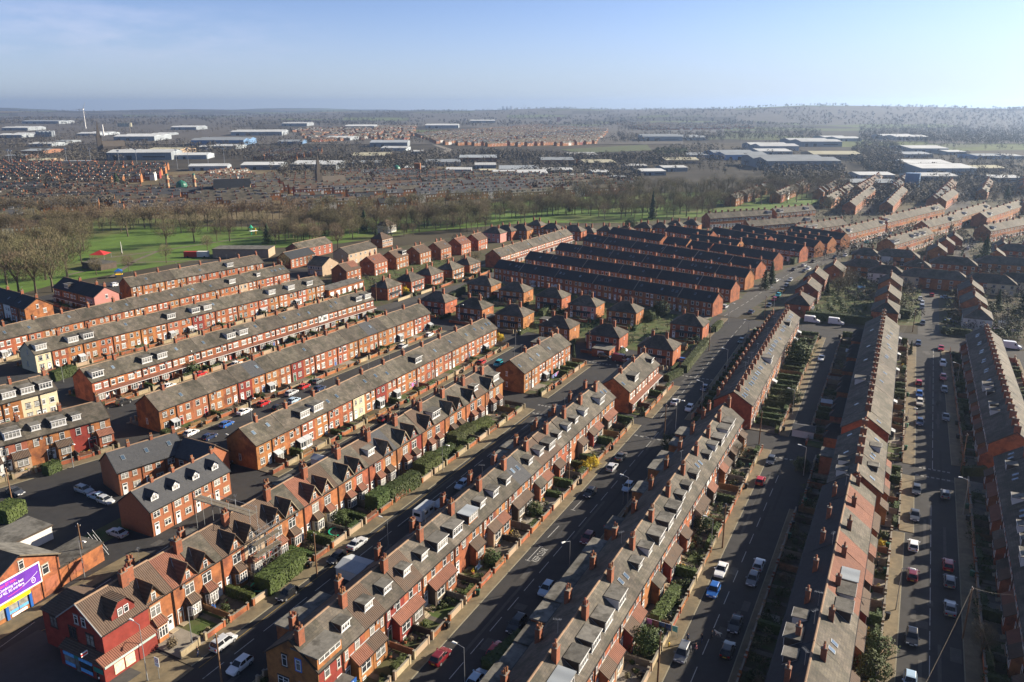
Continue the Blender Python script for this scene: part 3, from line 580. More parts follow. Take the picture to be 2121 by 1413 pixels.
def row(rw):
    A, B = G(*rw['a'], rw['hr']), G(*rw['b'], rw['hr']); u = (B - A).normalized(); right = Vector((u.y, -u.x, 0)); L = (B - A).length
    P = A + right * (rw['d'] / 2); P.z = 0; w = L / rw['n']; rz = head(u); rw.update(P=P, u=u, right=right, w=w, rz=rz, L=L)
    for i in range(rw['n']): house(rw, i, P + u * (w * i), rz, w)
    rr = random.Random('g' + rw['key'])
    for side, gk, pk in ((1, 'fg', 'fp'), (-1, 'bg', 'bp')):
        g, p = rw.get(gk, 0), rw.get(pk, 0)
        if not g: continue
        y0 = 0 if side == 1 else rw['d']; b = MB()
        def q(x0, x1, ya, yb, z, m, zb=0.0):
            ys = sorted((y0 - side * ya, y0 - side * yb)); b.box(x0, ys[0], zb, x1, ys[1], z, m)
        for i in range(rw['n']):
            gm = rr.choice(('grass', 'grass', 'soil', 'flags', 'flags', 'concrete', 'soil')); q(w * i, w * (i + 1), 0, g, .16, gm)
            if gm in ('grass', 'soil'): q(w * (i + 1) - 1.6, w * (i + 1) - .6, .02, g - .02, .175, 'flags', .1)
        o = struct('garden', b); o.location = P; o.rotation_euler[2] = rz
        if p:
            b = MB(); q(-.5, L + .5, g, g + p - .15, .12, 'paving'); q(-.5, L + .5, g + p - .15, g + p, .125, 'kerb'); o = struct('pavement', b); o.location = P; o.rotation_euler[2] = rz
        for i in range(rw['n']):
            loc = lambda x, yy, z=.16: P + u * x - right * (y0 - side * yy) + Vector((0, 0, z))
            hn = 'of %s house, %s' % (ordn(i), rw['ph']); bk = ' rear' if side < 0 else ''
            kind = rr.choice(('brick', 'brick', 'stone', 'tan', 'mix')) if side == 1 else rr.choice(('brick', 'brick', 'tan'))
            if rw['lod'] < 2:
                o = ob('garden_wall', gwall_mesh(w, kind), None, loc(w * i if side == 1 else w * (i + 1), g - .15, .12), rz if side == 1 else rz + math.pi)
                tag(o, '%s%s garden wall %s' % ({'brick': 'low brick', 'stone': 'pale stone', 'tan': 'rendered', 'mix': 'timber topped'}[kind], bk, hn), 'garden wall', 'garden walls along the terraces')
                v = rr.random()
                if v < .33:
                    m_ = rr.choice(('fence', 'fence_grey', 'fence', 'timber_dark')); o = ob('garden_fence', fence_mesh(g - 1.2, m_, rr.choice((1.2, 1.5))), None, loc(w * (i + 1), .6), rz - side * math.pi / 2)
                    tag(o, '%s fence beside%s garden %s' % ({'fence': 'brown timber', 'fence_grey': 'grey timber', 'timber_dark': 'dark timber'}[m_], bk, hn), 'fence', 'timber fences between gardens')
                elif v < .36 + rw.get('hedge', .16):
                    o = ob('hedge', hedge_mesh(round(g - 1.0, 1), 1.0, rr.choice((1.3, 1.6, 1.9))), None, loc(w * (i + 1), .7), rz - side * math.pi / 2)
                    tag(o, 'clipped hedge dividing garden%s %s' % (bk, hn), 'hedge', 'hedges in the front gardens')
                if rr.random() < rw.get('hedge', .18) and side == 1:
                    hl = w - 1.9; o = ob('hedge', hedge_mesh(round(hl, 1), .9, rr.choice((1.2, 1.5, 1.7))), None, loc(w * i + .1, g - .8), rz)
                    tag(o, 'green hedge behind street wall %s' % hn, 'hedge', 'hedges in the front gardens')
                for _ in range(rr.choice((0, 1, 1, 2)) if rw['lod'] == 0 else rr.choice((0, 0, 0, 1))):
                    v_ = rr.randrange(4); sc = rr.uniform(.4, .85); o = ob('shrub', shrub_mesh(v_, 'hedge_yellow' if rr.random() < .05 else rr.choice(('hedge', 'hedge', 'evergreen', 'twig', 'twig'))), None, loc(w * i + rr.uniform(.8, w - 2.2), rr.uniform(2.0, g - 1)), rr.random() * 6, sc)
                    tag(o, '%s shrub in garden%s %s' % ('small' if sc < .6 else 'rounded', bk, hn), 'shrub', 'garden shrubs along the terraces')
                if side == 1 and rw['lod'] == 0 and rr.random() < .6:
                    o = ob('potted_plant', simple(('potted_plant', i % 3), lambda b: (b.tube((0, 0, 0), (0, 0, .4), .2, .26, 'pot', 8), leafy(b, [(p * .3 + Vector((0, 0, .45)), n_) for p, n_ in blob_pts(random.Random(i % 3), 60, 1.0)], .09, ('hedge', 'hedge_yellow', 'evergreen')[i % 3], random.Random(4)), b)[2]), None, loc(w * i + rr.uniform(1, w - 1.5), rr.uniform(1.7, 2.6)), rr.random() * 6)
                    tag(o, 'potted plant in the front garden %s' % hn, 'potted plant', 'potted plants in the front gardens')
                if rr.random() < .35:
                    m_ = rr.choice(('black', 'black', 'green_plastic')); o = ob('wheelie_bin', bin_mesh(m_), None, loc(w * i + w - rr.uniform(1.9, 2.4), g - .5 if rr.random() < .6 else g + .5, .16), rz + rr.uniform(-.4, .4))
                    tag(o, '%s wheelie bin by%s wall %s' % ({'black': 'black', 'green_plastic': 'green'}[m_], bk, hn), 'wheelie bin', 'wheelie bins left by the garden walls')
b4 = 'stone_sill'
ROWS = [
 dict(key='A', ph='gabled row behind red shop', a=(247, 1194), b=(1010, 757), hr=10.5, he=7.0, d=9.4, n=23, st='A', lod=0, roofs='brgbbbgrbggbsggbggggbgg', fd='...........w....W...d.D', walls={4: 'tan_wall', 14: 'brick_red'}, ch='both', bd='...X....X..........X...', fg=6.8, fp=2.6, bg=4.0, bp=1.2, hedge=.3),
 dict(key='B', ph='row fronting KEEP CLEAR road', a=(599, 1323), b=(1240, 790), hr=10.2, he=6.8, d=9, n=23, st='B', lod=0, roofs='ggbgbgggggggsgbbggggggg', fd='FdddddDDgdwdkdwDdwdw.Wk', walls={3: 'brick_red'}, bd='.XX...k.kk....XX..X.X..', ch='both', fg=5.3, fp=1.9, bg=2.6, bp=1.0, gwin=((2.4, 1.9, 1.9, 1.7, 'blue_trim'), (6.2, 1.9, 1.9, 1.7, 'dark_trim'), (3.3, 5.6, .85, 1.7, 'blue_trim'), (5.7, 5.5, .85, 1.8, 'dark_trim'))),
 dict(key='C', ph='row backing KEEP CLEAR road', a=(1063, 1455), b=(1501, 834), hr=10.2, he=6.8, d=9, n=22, st='B', lod=0, roofs='gggggggggggggggg', fd='dgDDDWkdwDDDdddkdwDWD.', bd='XXXXXXXXX.X..X.XX.XX..', ch='both', fg=5.2, fp=2.0, bg=4.4, bp=1.2),
 dict(key='M', ph='part red tiled row', a=(1655, 1470), b=(1763, 983), hr=10.2, he=6.9, d=9, n=15, st='B', lod=0, roofs='ggggggrrrrggrr', fd='...k.DWg.......', bd='..dDw..........', ch='D', back_shade='slate_dark', fg=3.9, fp=2.2, bg=4.8, bp=1.2),  # back slope of this tiled roof coloured dark to paint in its shade
 dict(key='N', ph='row of clustered chimneys', a=(1775, 976), b=(1791, 880), hr=10.4, he=7.0, d=9.5, n=5, st='B', lod=1, roofs='gg', fd='sdkws', bd='wwkXk', ch='each', fg=3.9, fp=2.6, bg=4.6, bp=0),
 dict(key='O', ph='row past timbered gable', a=(1796, 862), b=(1831, 650), hr=9.8, he=6.4, d=10, n=21, st='L', lod=1, roofs='gg', fd='......s....k...', bd='ookoooWoookooko', ch='each', fg=3.6, fp=2.6, bg=7.5, bp=0),
 dict(key='E', ph='long row of crowded chimneys', a=(2041, 675), b=(2107, 895), hr=10, he=6.6, d=9.5, n=20, st='B', lod=1, roofs='gg', fd='.k.k.k.k.k.kWd.dw...', ch='each', fg=4.2, fp=2.4, bg=5, bp=1.2, backwin=False),
 dict(key='EE', ph='shaded row by telegraph pole', a=(2122, 925), b=(2255, 1430), hr=10, he=6.8, d=9.5, n=15, st='B', lod=1, roofs='gg', fd='kdk.wkwdW.w.d..', ch='each', fg=4.4, fp=2.4, backwin=False),
 dict(key='CC', ph='row with paired chimney stacks', a=(1520, 810), b=(1629, 637), hr=9.6, he=6.6, d=9.4, n=20, st='L', lod=1, roofs='gg', fd='k.kkkk.Wkkkk..kkdkk.', ch='C2', fg=7.2, fp=2.2, bg=5.5, bp=1.6, hedge=.7, gwin=((5.5, 2.6, .6, 1.4, 'upvc'),)),
 dict(key='K', ph='block on the street corner', a=(1056, 746), b=(1155, 688), hr=9.3, he=6.2, d=9, n=7, st='L', lod=1, roofs='gg', fd='sss....', fg=5.6, fp=2, bg=4, bp=1, hedge=.5, gwin=((5.5, 1.3, .5, 1.2, 'upvc'), (5.5, 4.5, .5, 1.1, 'upvc'))),
 dict(key='KK', ph='block by the main road', a=(1271, 783), b=(1335, 728), hr=9.3, he=6.2, d=9, n=5, st='V', lod=1, roofs='gg', fd='sD..d', fg=4.6, fp=2, bg=4, bp=1, par=0, gwin=((5.5, 1.3, .5, 1.2, 'upvc'), (5.5, 4.5, .5, 1.1, 'upvc'))),
 dict(key='L', ph='plain row next to gables', a=(496, 887), b=(1005, 657), hr=9.3, he=6.2, d=9, n=23, st='L', lod=1, roofs='ggggggggg', fd='.s.DWs..sss..D.s.s.sssk', walls={7: 'cream'}, par=0, fg=4.6, fp=1.8, bg=3.5, bp=1, gwin=((5.2, 1.4, .7, 1.5, 'stone_sill'),)),
 dict(key='P', ph='plain row with red gardens', a=(301, 818), b=(870, 627), hr=9.3, he=6.2, d=9, n=23, st='L', lod=1, roofs='ggggggsggg', fd='.......................', walls={5: 'brick_red', 9: 'brick_red'}, par=0, fg=5.0, fp=1.8, bg=3.5, bp=1, gwin=((5.2, 1.4, .7, 1.5, 'stone_sill'),)),
 dict(key='Q', ph='canopied row of wide windows', a=(166, 763), b=(755, 600), hr=9.3, he=6.2, d=9, n=23, st='V', lod=1, roofs='gggggggg', fd='Ws.DDs.s.WWs..s.s.s..DW', fg=5.0, fp=1.8, bg=3.5, bp=1, hedge=.5),
 dict(key='R', ph='row with cream end house', a=(52, 708), b=(655, 570), hr=9.3, he=6.2, d=9, n=24, st='L', lod=1, roofs='gg', fd='W.WW..s..D.WDs....W.W.D.', walls={0: 'cream', 11: 'brick_red'}, fg=4.6, fp=1.8, bg=3.5, bp=1, gwin=((5.2, 1.4, .7, 1.5, 'stone_sill'), (4.2, 5.2, .6, 1.4, 'stone_sill'))),
 dict(key='S', ph='long row before park', a=(-60, 689), b=(584, 547), hr=9.3, he=6.2, d=9, n=27, st='L', lod=1, roofs='gg', fd='...s..s..s....s.k...D..d.kk', fg=4.6, fp=1.8, bg=3.5, bp=1, walls={26: 'brick'}),
 dict(key='X', ph='many chimneyed row beside park', a=(256, 575), b=(532, 527), hr=9.3, he=6.0, d=9, n=13, st='L', lod=1, roofs='gg', fd='.........W..', fg=4.4, fp=1.5, bg=3.5, bp=0, par=0),
 dict(key='Y', ph='short pink gabled row', a=(133, 574), b=(218, 594), hr=9.8, he=6.6, d=10, n=5, st='V', lod=1, roofs='d', fd='.D...', wallm='brick', walls={4: 'pink_wall'}, fg=4, fp=1.5, ch='ridge', fwin=((3, 1.3, 1.2, 1.4, 'upvc'), (7, 1.3, 1.2, 1.4, 'upvc'), (5, 5.3, .9, 1.3, 'upvc'))),
 dict(key='Z', ph='dark roofed row by trees', a=(-12, 592), b=(77, 617), hr=9.8, he=6.6, d=10, n=6, st='L', lod=1, roofs='d', fd='...', fg=4, fp=1.5, fwin=((3, 1.3, 1.1, 1.5, 'upvc'), (7, 3.9, 1.1, 1.5, 'upvc'), (4.6, 6, .8, 1.3, 'upvc'))),
 dict(key='MM', ph='dormered row behind car park', a=(-60, 893), b=(206, 828), hr=10, he=7.0, d=10, n=6, st='B', lod=0, roofs='gg', fd='.WdDd.', fg=4.4, fp=2.4, bg=3, bp=0, backwin=False),
 dict(key='MN', ph='cream row beyond car park', a=(-60, 813), b=(95, 775), hr=10, he=7.0, d=10, n=4, st='L', lod=1, roofs='gg', fd='DDDD', wallm='brick', walls={3: 'cream', 2: 'cream'}, fg=4.4, fp=2.0, bg=3, bp=0, backwin=False),
 dict(key='PP', ph='pale row by dark terraces', a=(1021, 517), b=(1172, 473), hr=9.2, he=6.0, d=9, n=17, st='V', lod=2, roofs='g', fd='....', fg=5, fp=1.6, bg=4, bp=0),
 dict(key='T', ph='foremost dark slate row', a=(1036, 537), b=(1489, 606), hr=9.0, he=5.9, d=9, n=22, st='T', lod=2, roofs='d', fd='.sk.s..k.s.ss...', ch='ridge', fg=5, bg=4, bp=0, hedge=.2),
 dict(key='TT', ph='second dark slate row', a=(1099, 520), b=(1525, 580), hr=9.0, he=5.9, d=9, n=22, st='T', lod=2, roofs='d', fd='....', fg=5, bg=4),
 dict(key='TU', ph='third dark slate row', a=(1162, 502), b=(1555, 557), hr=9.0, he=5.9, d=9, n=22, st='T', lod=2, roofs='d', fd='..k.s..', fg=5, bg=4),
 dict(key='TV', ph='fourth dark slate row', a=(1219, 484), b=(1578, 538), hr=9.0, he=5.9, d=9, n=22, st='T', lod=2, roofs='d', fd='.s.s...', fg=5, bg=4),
]
for r_ in ROWS: row(r_)
# ------------------------------------------------------------------ ground, roads, markings
mat('tarmac_patch', (.062, .06, .058), var=.2, scale=1, rv=0, world=True); mat('tarmac_dark', (.02, .02, .021), var=.2, scale=1, rv=0, world=True)
def terrain_mat():
    m = bpy.data.materials.new('terrain'); m.use_nodes = True; nd, lk = m.node_tree.nodes, m.node_tree.links; b = nd['Principled BSDF']; b.inputs['Roughness'].default_value = .95; b.inputs['Specular IOR Level'].default_value = .1
    pos = nd.new('ShaderNodeNewGeometry').outputs['Position']
    wp = nd.new('ShaderNodeTexNoise'); wp.inputs['Scale'].default_value = .0012; wp.inputs['Detail'].default_value = 4; lk.new(pos, wp.inputs['Vector'])
    off = nd.new('ShaderNodeVectorMath'); off.operation = 'SCALE'; off.inputs[3].default_value = 380; lk.new(wp.outputs['Color'], off.inputs[0])
    ad = nd.new('ShaderNodeVectorMath'); lk.new(pos, ad.inputs[0]); lk.new(off.outputs[0], ad.inputs[1])
    vo = nd.new('ShaderNodeTexVoronoi'); vo.inputs['Scale'].default_value = .0023; lk.new(ad.outputs[0], vo.inputs['Vector'])
    sp = nd.new('ShaderNodeSeparateColor'); lk.new(vo.outputs['Color'], sp.inputs[0])
    rp = nd.new('ShaderNodeValToRGB'); rp.color_ramp.interpolation = 'CONSTANT'; e = rp.color_ramp.elements
    e[0].position = 0; e[0].color = (.050, .045, .036, 1); e[1].position = .34; e[1].color = (.062, .055, .040, 1)
    for p, c in ((.5, (.085, .10, .040)), (.62, (.060, .052, .040)), (.74, (.10, .12, .045)), (.84, (.14, .115, .07)), (.92, (.07, .062, .046))):
        q = e.new(p); q.color = (*c, 1)
    lk.new(sp.outputs[0], rp.inputs[0])
    n2 = nd.new('ShaderNodeTexNoise'); n2.inputs['Scale'].default_value = .02; n2.inputs['Detail'].default_value = 8; lk.new(pos, n2.inputs['Vector'])
    mr = nd.new('ShaderNodeMapRange'); lk.new(n2.outputs['Fac'], mr.inputs[0]); mr.inputs[1].default_value = .3; mr.inputs[2].default_value = .7; mr.inputs[3].default_value = .7; mr.inputs[4].default_value = 1.25
    mx = nd.new('ShaderNodeMixRGB'); mx.blend_type = 'MULTIPLY'; mx.inputs[0].default_value = 1; lk.new(rp.outputs[0], mx.inputs[1]); lk.new(mr.outputs[0], mx.inputs[2]); lk.new(mx.outputs[0], b.inputs['Base Color']); MATS['terrain'] = m
terrain_mat()
def hill(x, y):
    r = math.hypot(x, y); a = math.atan2(x, y)
    if r < 2600: return 0.0
    k = min(1, (r - 2600) / 5000); k = k * k * (3 - 2 * k)
    h = (mnoise.noise(Vector((x * .00042, y * .00022, 0))) * 62 + mnoise.noise(Vector((x * .0012, y * .0006, 4))) * 22 + 16) * k
    ra = (a - .30) / .25
    if a > .12: h += 60 * min(1, max(0, (a - .12) / .22)) * min(1, max(0, (r - 3600) / 1500)) * max(0, 1 - max(0, r - 5200) / 9000)
    return max(-6, h)
g = MB(); rings = [0, 120, 300, 600, 900, 1300, 1800, 2400] + [2600 * 1.055 ** i for i in range(33)]; na = 220
vs = []
for r_ in rings:
    for k in range(na + 1):
        a = R(-62 + 124 * k / na); x, y = r_ * math.sin(a), r_ * math.cos(a) - 60; vs.append((x, y, hill(x, y)))
g.mesh3(vs, [(i * (na + 1) + k, (i + 1) * (na + 1) + k, (i + 1) * (na + 1) + k + 1, i * (na + 1) + k + 1) if i else (0, (na + 1) + k, (na + 1) + k + 1)[:3] for i in range(len(rings) - 1) for k in range(na)], 'terrain')
# land behind the camera, so nothing ends at its feet
g.poly([(-4000, -1500, -.5), (4000, -1500, -.5), (4000, 200, -.5), (-4000, 200, -.5)], 'soil')
gr = struct('ground', g)
for p in gr.data.polygons: p.use_smooth = True
def sheet(name, pts, m, z): return struct(name, MB().poly([(p[0], p[1], z) for p in pts][::-1] if sum((pts[i][0] - pts[i-1][0]) * (pts[i][1] + pts[i-1][1]) for i in range(len(pts))) > 0 else [(p[0], p[1], z) for p in pts], m))
px = lambda *l: [G(*q) for q in l]
sheet('road', [TS(25, -330), TS(25, 110), TS(302, 110), TS(302, -330)], 'asphalt', .02)
sheet('ground_gardens', px((640, 545), (1000, 480), (1300, 462), (1700, 430), (2300, 400), (2600, 600), (2300, 690), (1660, 668), (1480, 640), (1040, 560), (1000, 600), (700, 650)), 'soil', .035)
sheet('park_grass', px((-60, 640), (110, 590), (250, 566), (540, 516), (700, 505), (880, 480), (1090, 462), (1300, 462), (1480, 447), (1720, 424), (1690, 402), (1400, 398), (1040, 418), (800, 448), (560, 470), (200, 470), (-60, 500)), 'park', .06)
def strip(name, pts, w, m, z, up=0.0):
    b = MB(); pts = [Vector((p[0], p[1], 0)) for p in pts]; n = len(pts)
    nr = []
    for i in range(n):
        d = (pts[min(i + 1, n - 1)] - pts[max(i - 1, 0)]).normalized(); nr.append(Vector((d.y, -d.x, 0)))
    for i in range(n - 1):
        q = [pts[i] + nr[i] * w/2, pts[i + 1] + nr[i + 1] * w/2, pts[i + 1] - nr[i + 1] * w/2, pts[i] - nr[i] * w/2]
        if up: b.hexa([Vector((v.x, v.y, z)) for v in q] + [Vector((v.x, v.y, z + up)) for v in q], m)
        else: b.poly([(v.x, v.y, z) for v in q], m)
    return struct(name, b)
MAIN = px((1500, 655), (1545, 628), (1605, 586), (1650, 559), (1740, 527), (1790, 501), (1840, 483), (1900, 455), (1960, 434), (2010, 408))
strip('road', MAIN, 10, 'asphalt_light', .045)
strip('road', px((1932, 700), (1927, 640), (1923, 588)), 9.5, 'asphalt_light', .05)
strip('road', px((1660, 675), (1760, 682), (1880, 696), (2121, 720)), 7, 'asphalt', .055)
strip('road', px((640, 690), (790, 640), (930, 600), (1010, 578), (1040, 545), (1130, 505), (1200, 478)), 7, 'asphalt_light', .062)
strip('road', px((2000, 560), (1990, 520), (2015, 500), (2060, 480)), 7, 'asphalt_light', .05)
strip('road', px((1060, 560), (1500, 628)), 6, 'asphalt', .066)
strip('road', px((1790, 440), (1830, 400), (1842, 380)), 12, 'asphalt_light', .05); strip('road', px((1985, 430), (2000, 395)), 14, 'asphalt_light', .05)
sheet('grass', px((880, 655), (1035, 590), (1480, 650), (1432, 742), (1360, 735), (1290, 722), (1180, 706), (1060, 680)), 'grass', .075)
sheet('grass', px((690, 655), (960, 575), (930, 535), (880, 520), (660, 590)), 'grass', .07)
sheet('grass', px((1660, 664), (1815, 672), (1830, 560), (1700, 565)), 'grass', .072); sheet('grass', px((1850, 672), (1908, 675), (1908, 585), (1870, 585)), 'grass', .072); sheet('grass', px((1946, 690), (2121, 705), (2150, 590), (1943, 590)), 'soil', .072)
for pts in (((180, 540), (330, 520), (480, 497)), ((230, 575), (280, 540), (330, 520)), ((140, 570), (250, 545), (420, 540)), ((480, 497), (640, 478), (900, 462))): strip('path', px(*pts), 2.2, 'flags', .085)
sheet('grass', [TS(91, -133), TS(91, -127.5), TS(74, -127.5), TS(78, -133)], 'grass', .03)
pv = MB()
for s0, s1, t0, t1 in ((-125.5, -123, 74, 116), (-57, -56, 183, 184),): pv.box(0, 0, 0, .1, .1, .01, 'paving')
pv = MB()
def pav(t0, t1, s0, s1, z=.12, m='paving'):
    p = [TS(t0, s0), TS(t0, s1), TS(t1, s1), TS(t1, s0)]; pv.hexa([Vector((q.x, q.y, 0)) for q in p[::-1]] + [Vector((q.x, q.y, z)) for q in p[::-1]], m)
pav(50, 65.6, -94.6, -85.0, .10); pav(50, 61, -113.5, -94.8, .11, 'asphalt_light'); pav(56.5, 61.5, -94.5, -91, .125, 'tarmac_patch'); pav(52, 84, -119.9, -116.5); pav(238, 300, -45.5, -43.5); pav(221, 300, -62.5, -60)
struct('pavement', pv)
pr_ = random.Random(5); pt = MB(); pd = MB()
for s0, s1, t0, t1 in ((-84, -76, 50, 180), (-56, -46, 50, 180), (-23, -16, 60, 170), (6.5, 13.5, 60, 290), (-60, -46, 190, 290), (-122, -110, 84, 215)):
    for k in range(int((t1 - t0) / 6)):
        a = pr_.uniform(t0, t1); b_ = pr_.uniform(s0, s1 - 1); L, w_ = (pr_.uniform(8, 22), .5) if pr_.random() < .45 else (pr_.uniform(1, 4), pr_.uniform(.8, 2)); z = .0245 + .0004 * (k % 6); (pt if pr_.random() < .5 else pd).poly([TS(a, b_, z), TS(a, b_ + w_, z), TS(a + L, b_ + w_, z), TS(a + L, b_, z)][::-1], 'asphalt_light' if 0 else ('tarmac_patch' if pr_.random() < .5 else 'tarmac_dark'))
    for k in range(int((t1 - t0) / 14)):
        a, b_ = pr_.uniform(t0, t1), pr_.uniform(s0 + 1, s1 - 1); pt.poly([TS(a + .33 * math.cos(j * .785), b_ + .33 * math.sin(j * .785), .028) for j in range(8)][::-1], 'tarmac_dark')
struct('road_repairs', pt); struct('road_repairs', pd)
mk = MB()
def line(p, q, w, m='mark', z=.032):
    p, q = Vector((p.x, p.y, 0)), Vector((q.x, q.y, 0)); d = (q - p).normalized(); n = Vector((d.y, -d.x, 0)) * w / 2; mk.poly([(v.x, v.y, z) for v in (p + n, q + n, q - n, p - n)], m)
def dashes(s, t0, t1, on=4, off=2, w=.12, z=.032):
    t = t0
    while t < t1: line(TS(t, s), TS(t + on, s), w, z=z); t += on + off
dashes(-82.2, 46.6, 178); dashes(-51, 50.5, 180); dashes(-20.3, 60, 172, 4, 3); dashes(9.7, 60, 170, 5, 1.5); dashes(9.9, 188, 290, 5, 1.5); dashes(-53.5, 190, 300, 4, 3)
for s0 in (-84.9, 0): pass
line(TS(66, -84.5), TS(176, -84.4), .08, 'mark_yellow')
for a, b in (((113.2, -54.6), (118.6, -54.5)), ((113.2, -55.0), (113.2, -54.0)), ((118.6, -55.0), (118.6, -54.0)), ((122, -54.6), (127, -54.5)), ((134, -54.6), (139, -54.5)), ((134, -55.), (134, -54.0))): line(TS(*a), TS(*b), .12)
def gw(t0, s0, t1, s1, n=7):
    for j in (0, .35):
        for k in range(n):
            a = TS(t0, s0).lerp(TS(t1, s1), (k + .15) / n); b = TS(t0, s0).lerp(TS(t1, s1), (k + .75) / n); o = U * j; line(a + o, b + o, .18)
gw(183, 6.4, 183, 13.6); gw(178, -86, 178, -78); gw(176, -56, 176, -46); gw(187.5, 7, 187.5, 13.6); gw(178.5, -23, 178.5, -15); gw(184, -86, 184, -79); gw(226, -88, 226, -80); gw(226, -58, 226, -48, 8); gw(106, -128, 111, -136)
line(TS(62, -116), TS(52, -114), .1); line(TS(63.5, -112), TS(60.5, -113.2), .09, 'mark_yellow'); line(TS(60.5, -113.2), TS(57, -113), .09, 'mark_yellow'); line(TS(57, -113), TS(54, -111), .09, 'mark_yellow')
for k in range(4): line(TS(66.5 + k * 6, -115.6), TS(69.5 + k * 6, -115.9), .12)
for k in range(9):   # the 20 mph roundel painted on the carriageway
    a0, a1 = k * .7 - .05, k * .7 + .66; line(TS(58.7 + 2.2 * math.cos(a0), -83.6 + .75 * math.sin(a0)), TS(58.7 + 2.2 * math.cos(a1), -83.6 + .75 * math.sin(a1)), .12)
dl = lambda pts: [line(pts[i], pts[i + 1], .14, z=.058) for i in range(len(pts) - 1)]
for i in range(len(MAIN) - 1):
    n = int((MAIN[i + 1] - MAIN[i]).length / 6)
    for k in range(n):
        a = MAIN[i].lerp(MAIN[i + 1], k / n); line(a, a + (MAIN[i + 1] - MAIN[i]).normalized() * 4, .15, z=.06)
struct('road_markings', mk)
def text(body, size, m, par=None, M=None, name='lettering', sx=1.0, ext=.004, align='CENTER'):
    cu = bpy.data.curves.new(name, 'FONT'); cu.body = body; cu.size = size; cu.align_x = align; cu.align_y = 'CENTER'; cu.extrude = ext; cu.materials.append(MATS[m])
    o = bpy.data.objects.new(name, cu); C.objects.link(o)
    if sx != 1: o.scale.x = 1
    bpy.context.view_layer.update(); me = bpy.data.meshes.new_from_object(o.evaluated_get(bpy.context.evaluated_depsgraph_get())); bpy.data.objects.remove(o); me.name = name
    o = bpy.data.objects.new(name, me); C.objects.link(o); o.parent = par
    o.matrix_local = M @ Matrix.Diagonal((sx, 1, 1, 1))
    return o
def wallM(x, y, z): return Matrix.Translation((x, y, z)) @ Matrix.Rotation(math.pi / 2, 4, 'X')   # text upright on a wall facing -y
o = text('KEEP CLEAR', 1.75, 'mark', None, Matrix.Translation(TS(115.8, -53.3, .034)) @ Matrix.Rotation(head(U), 4, 'Z'), 'road_lettering', .52, 0); o['kind'] = 'structure'
o = text('20', 1.3, 'mark', None, Matrix.Translation(TS(58.7, -83.6, .034)) @ Matrix.Rotation(head(N), 4, 'Z'), 'road_lettering', .8, 0); o['kind'] = 'structure'
# ------------------------------------------------------------------ detached buildings
def villa(name, label, cat, c, w, d, he, hr, u, roof='slate', wall='brick', hip=True, lod=2, wn=4, chim=2, dorm='', group=None, front2=None, low=True, hz=8.0):
    """a free-standing house; c = photo pixel of the middle of its ridge; front faces the right of direction u"""
    u = u.normalized(); r = Vector((u.y, -u.x, 0)); P = G(*c, hr) if isinstance(c, tuple) else c; P = P - u * w / 2 + r * d / 2; P.z = 0
    e = thing(name, label, cat, P, head(u), group); ob('wall', wall_mesh(w, d, he, hr, wall, hip), e); ob('roof', roof_mesh(w, d, he, hr, roof, .2, .2, hip, lod < 2, None if hip else 'timber_dark'), e)
    if front2: ob('painted_panel', MB().box(w * front2[0], -.02, 0, w * front2[1], 0, he - .05, front2[2]), e)
    rr = random.Random(label)
    for k in range(wn):
        x = w * (k + .5) / wn; big = k in (1, 2) and wn == 4
        window(e, x, -.02, he - 2.1, 1.3 if big or wn != 4 else .8, 1.25, lod, trim='stone_sill', lights=2 if big else 1)
        if low and (k not in (0, 3) or wn != 4): window(e, x, -.02, .8, 1.7 if big else 1.2, 1.5, lod, trim='stone_sill', lights=2)
        elif low: ob('door', door_mesh(rr.choice(('white_door', 'white_door', 'brown_door'))), e, (x, -.02, 0))
        window(e, x, d, he - 2.1, 1.1, 1.2, lod, math.pi, trim='stone_sill')
    window(e, w, d * .55, he - 2.0, .55, .9, lod, math.pi / 2, trim=None); window(e, 0, d * .4, he - 2.0, .55, .9, lod, -math.pi / 2, trim=None)
    if low and wn == 4 and lod < 3 and he < 7 and cat == 'house' and hip:
        o = ob('bay_roof', simple('bay_canopy', lambda b: b.slab((-3.6, -.9, 2.45), (3.6, -.9, 2.45), (3.6, 0, 3.0), (-3.6, 0, 3.0), .12, 'slate_dark')), e, (w / 2, 0, 0))
    for k in range(chim): chimney(e, w * (.5 if chim == 1 else (.3 + .4 * k)), d / 2 + (.0 if hip else .3), hr, 2, lx=.9, ly=.7, up=1.3, down=1.0)
    if dorm:
        for k, q in enumerate(dorm):
            if q in DORM: dormer(e, q, w * (k + .5) / len(dorm), d, he, hr, 2)
            elif q == 's': skylight(e, w * (k + .5) / len(dorm), d * .25, d, he, hr)
    return e
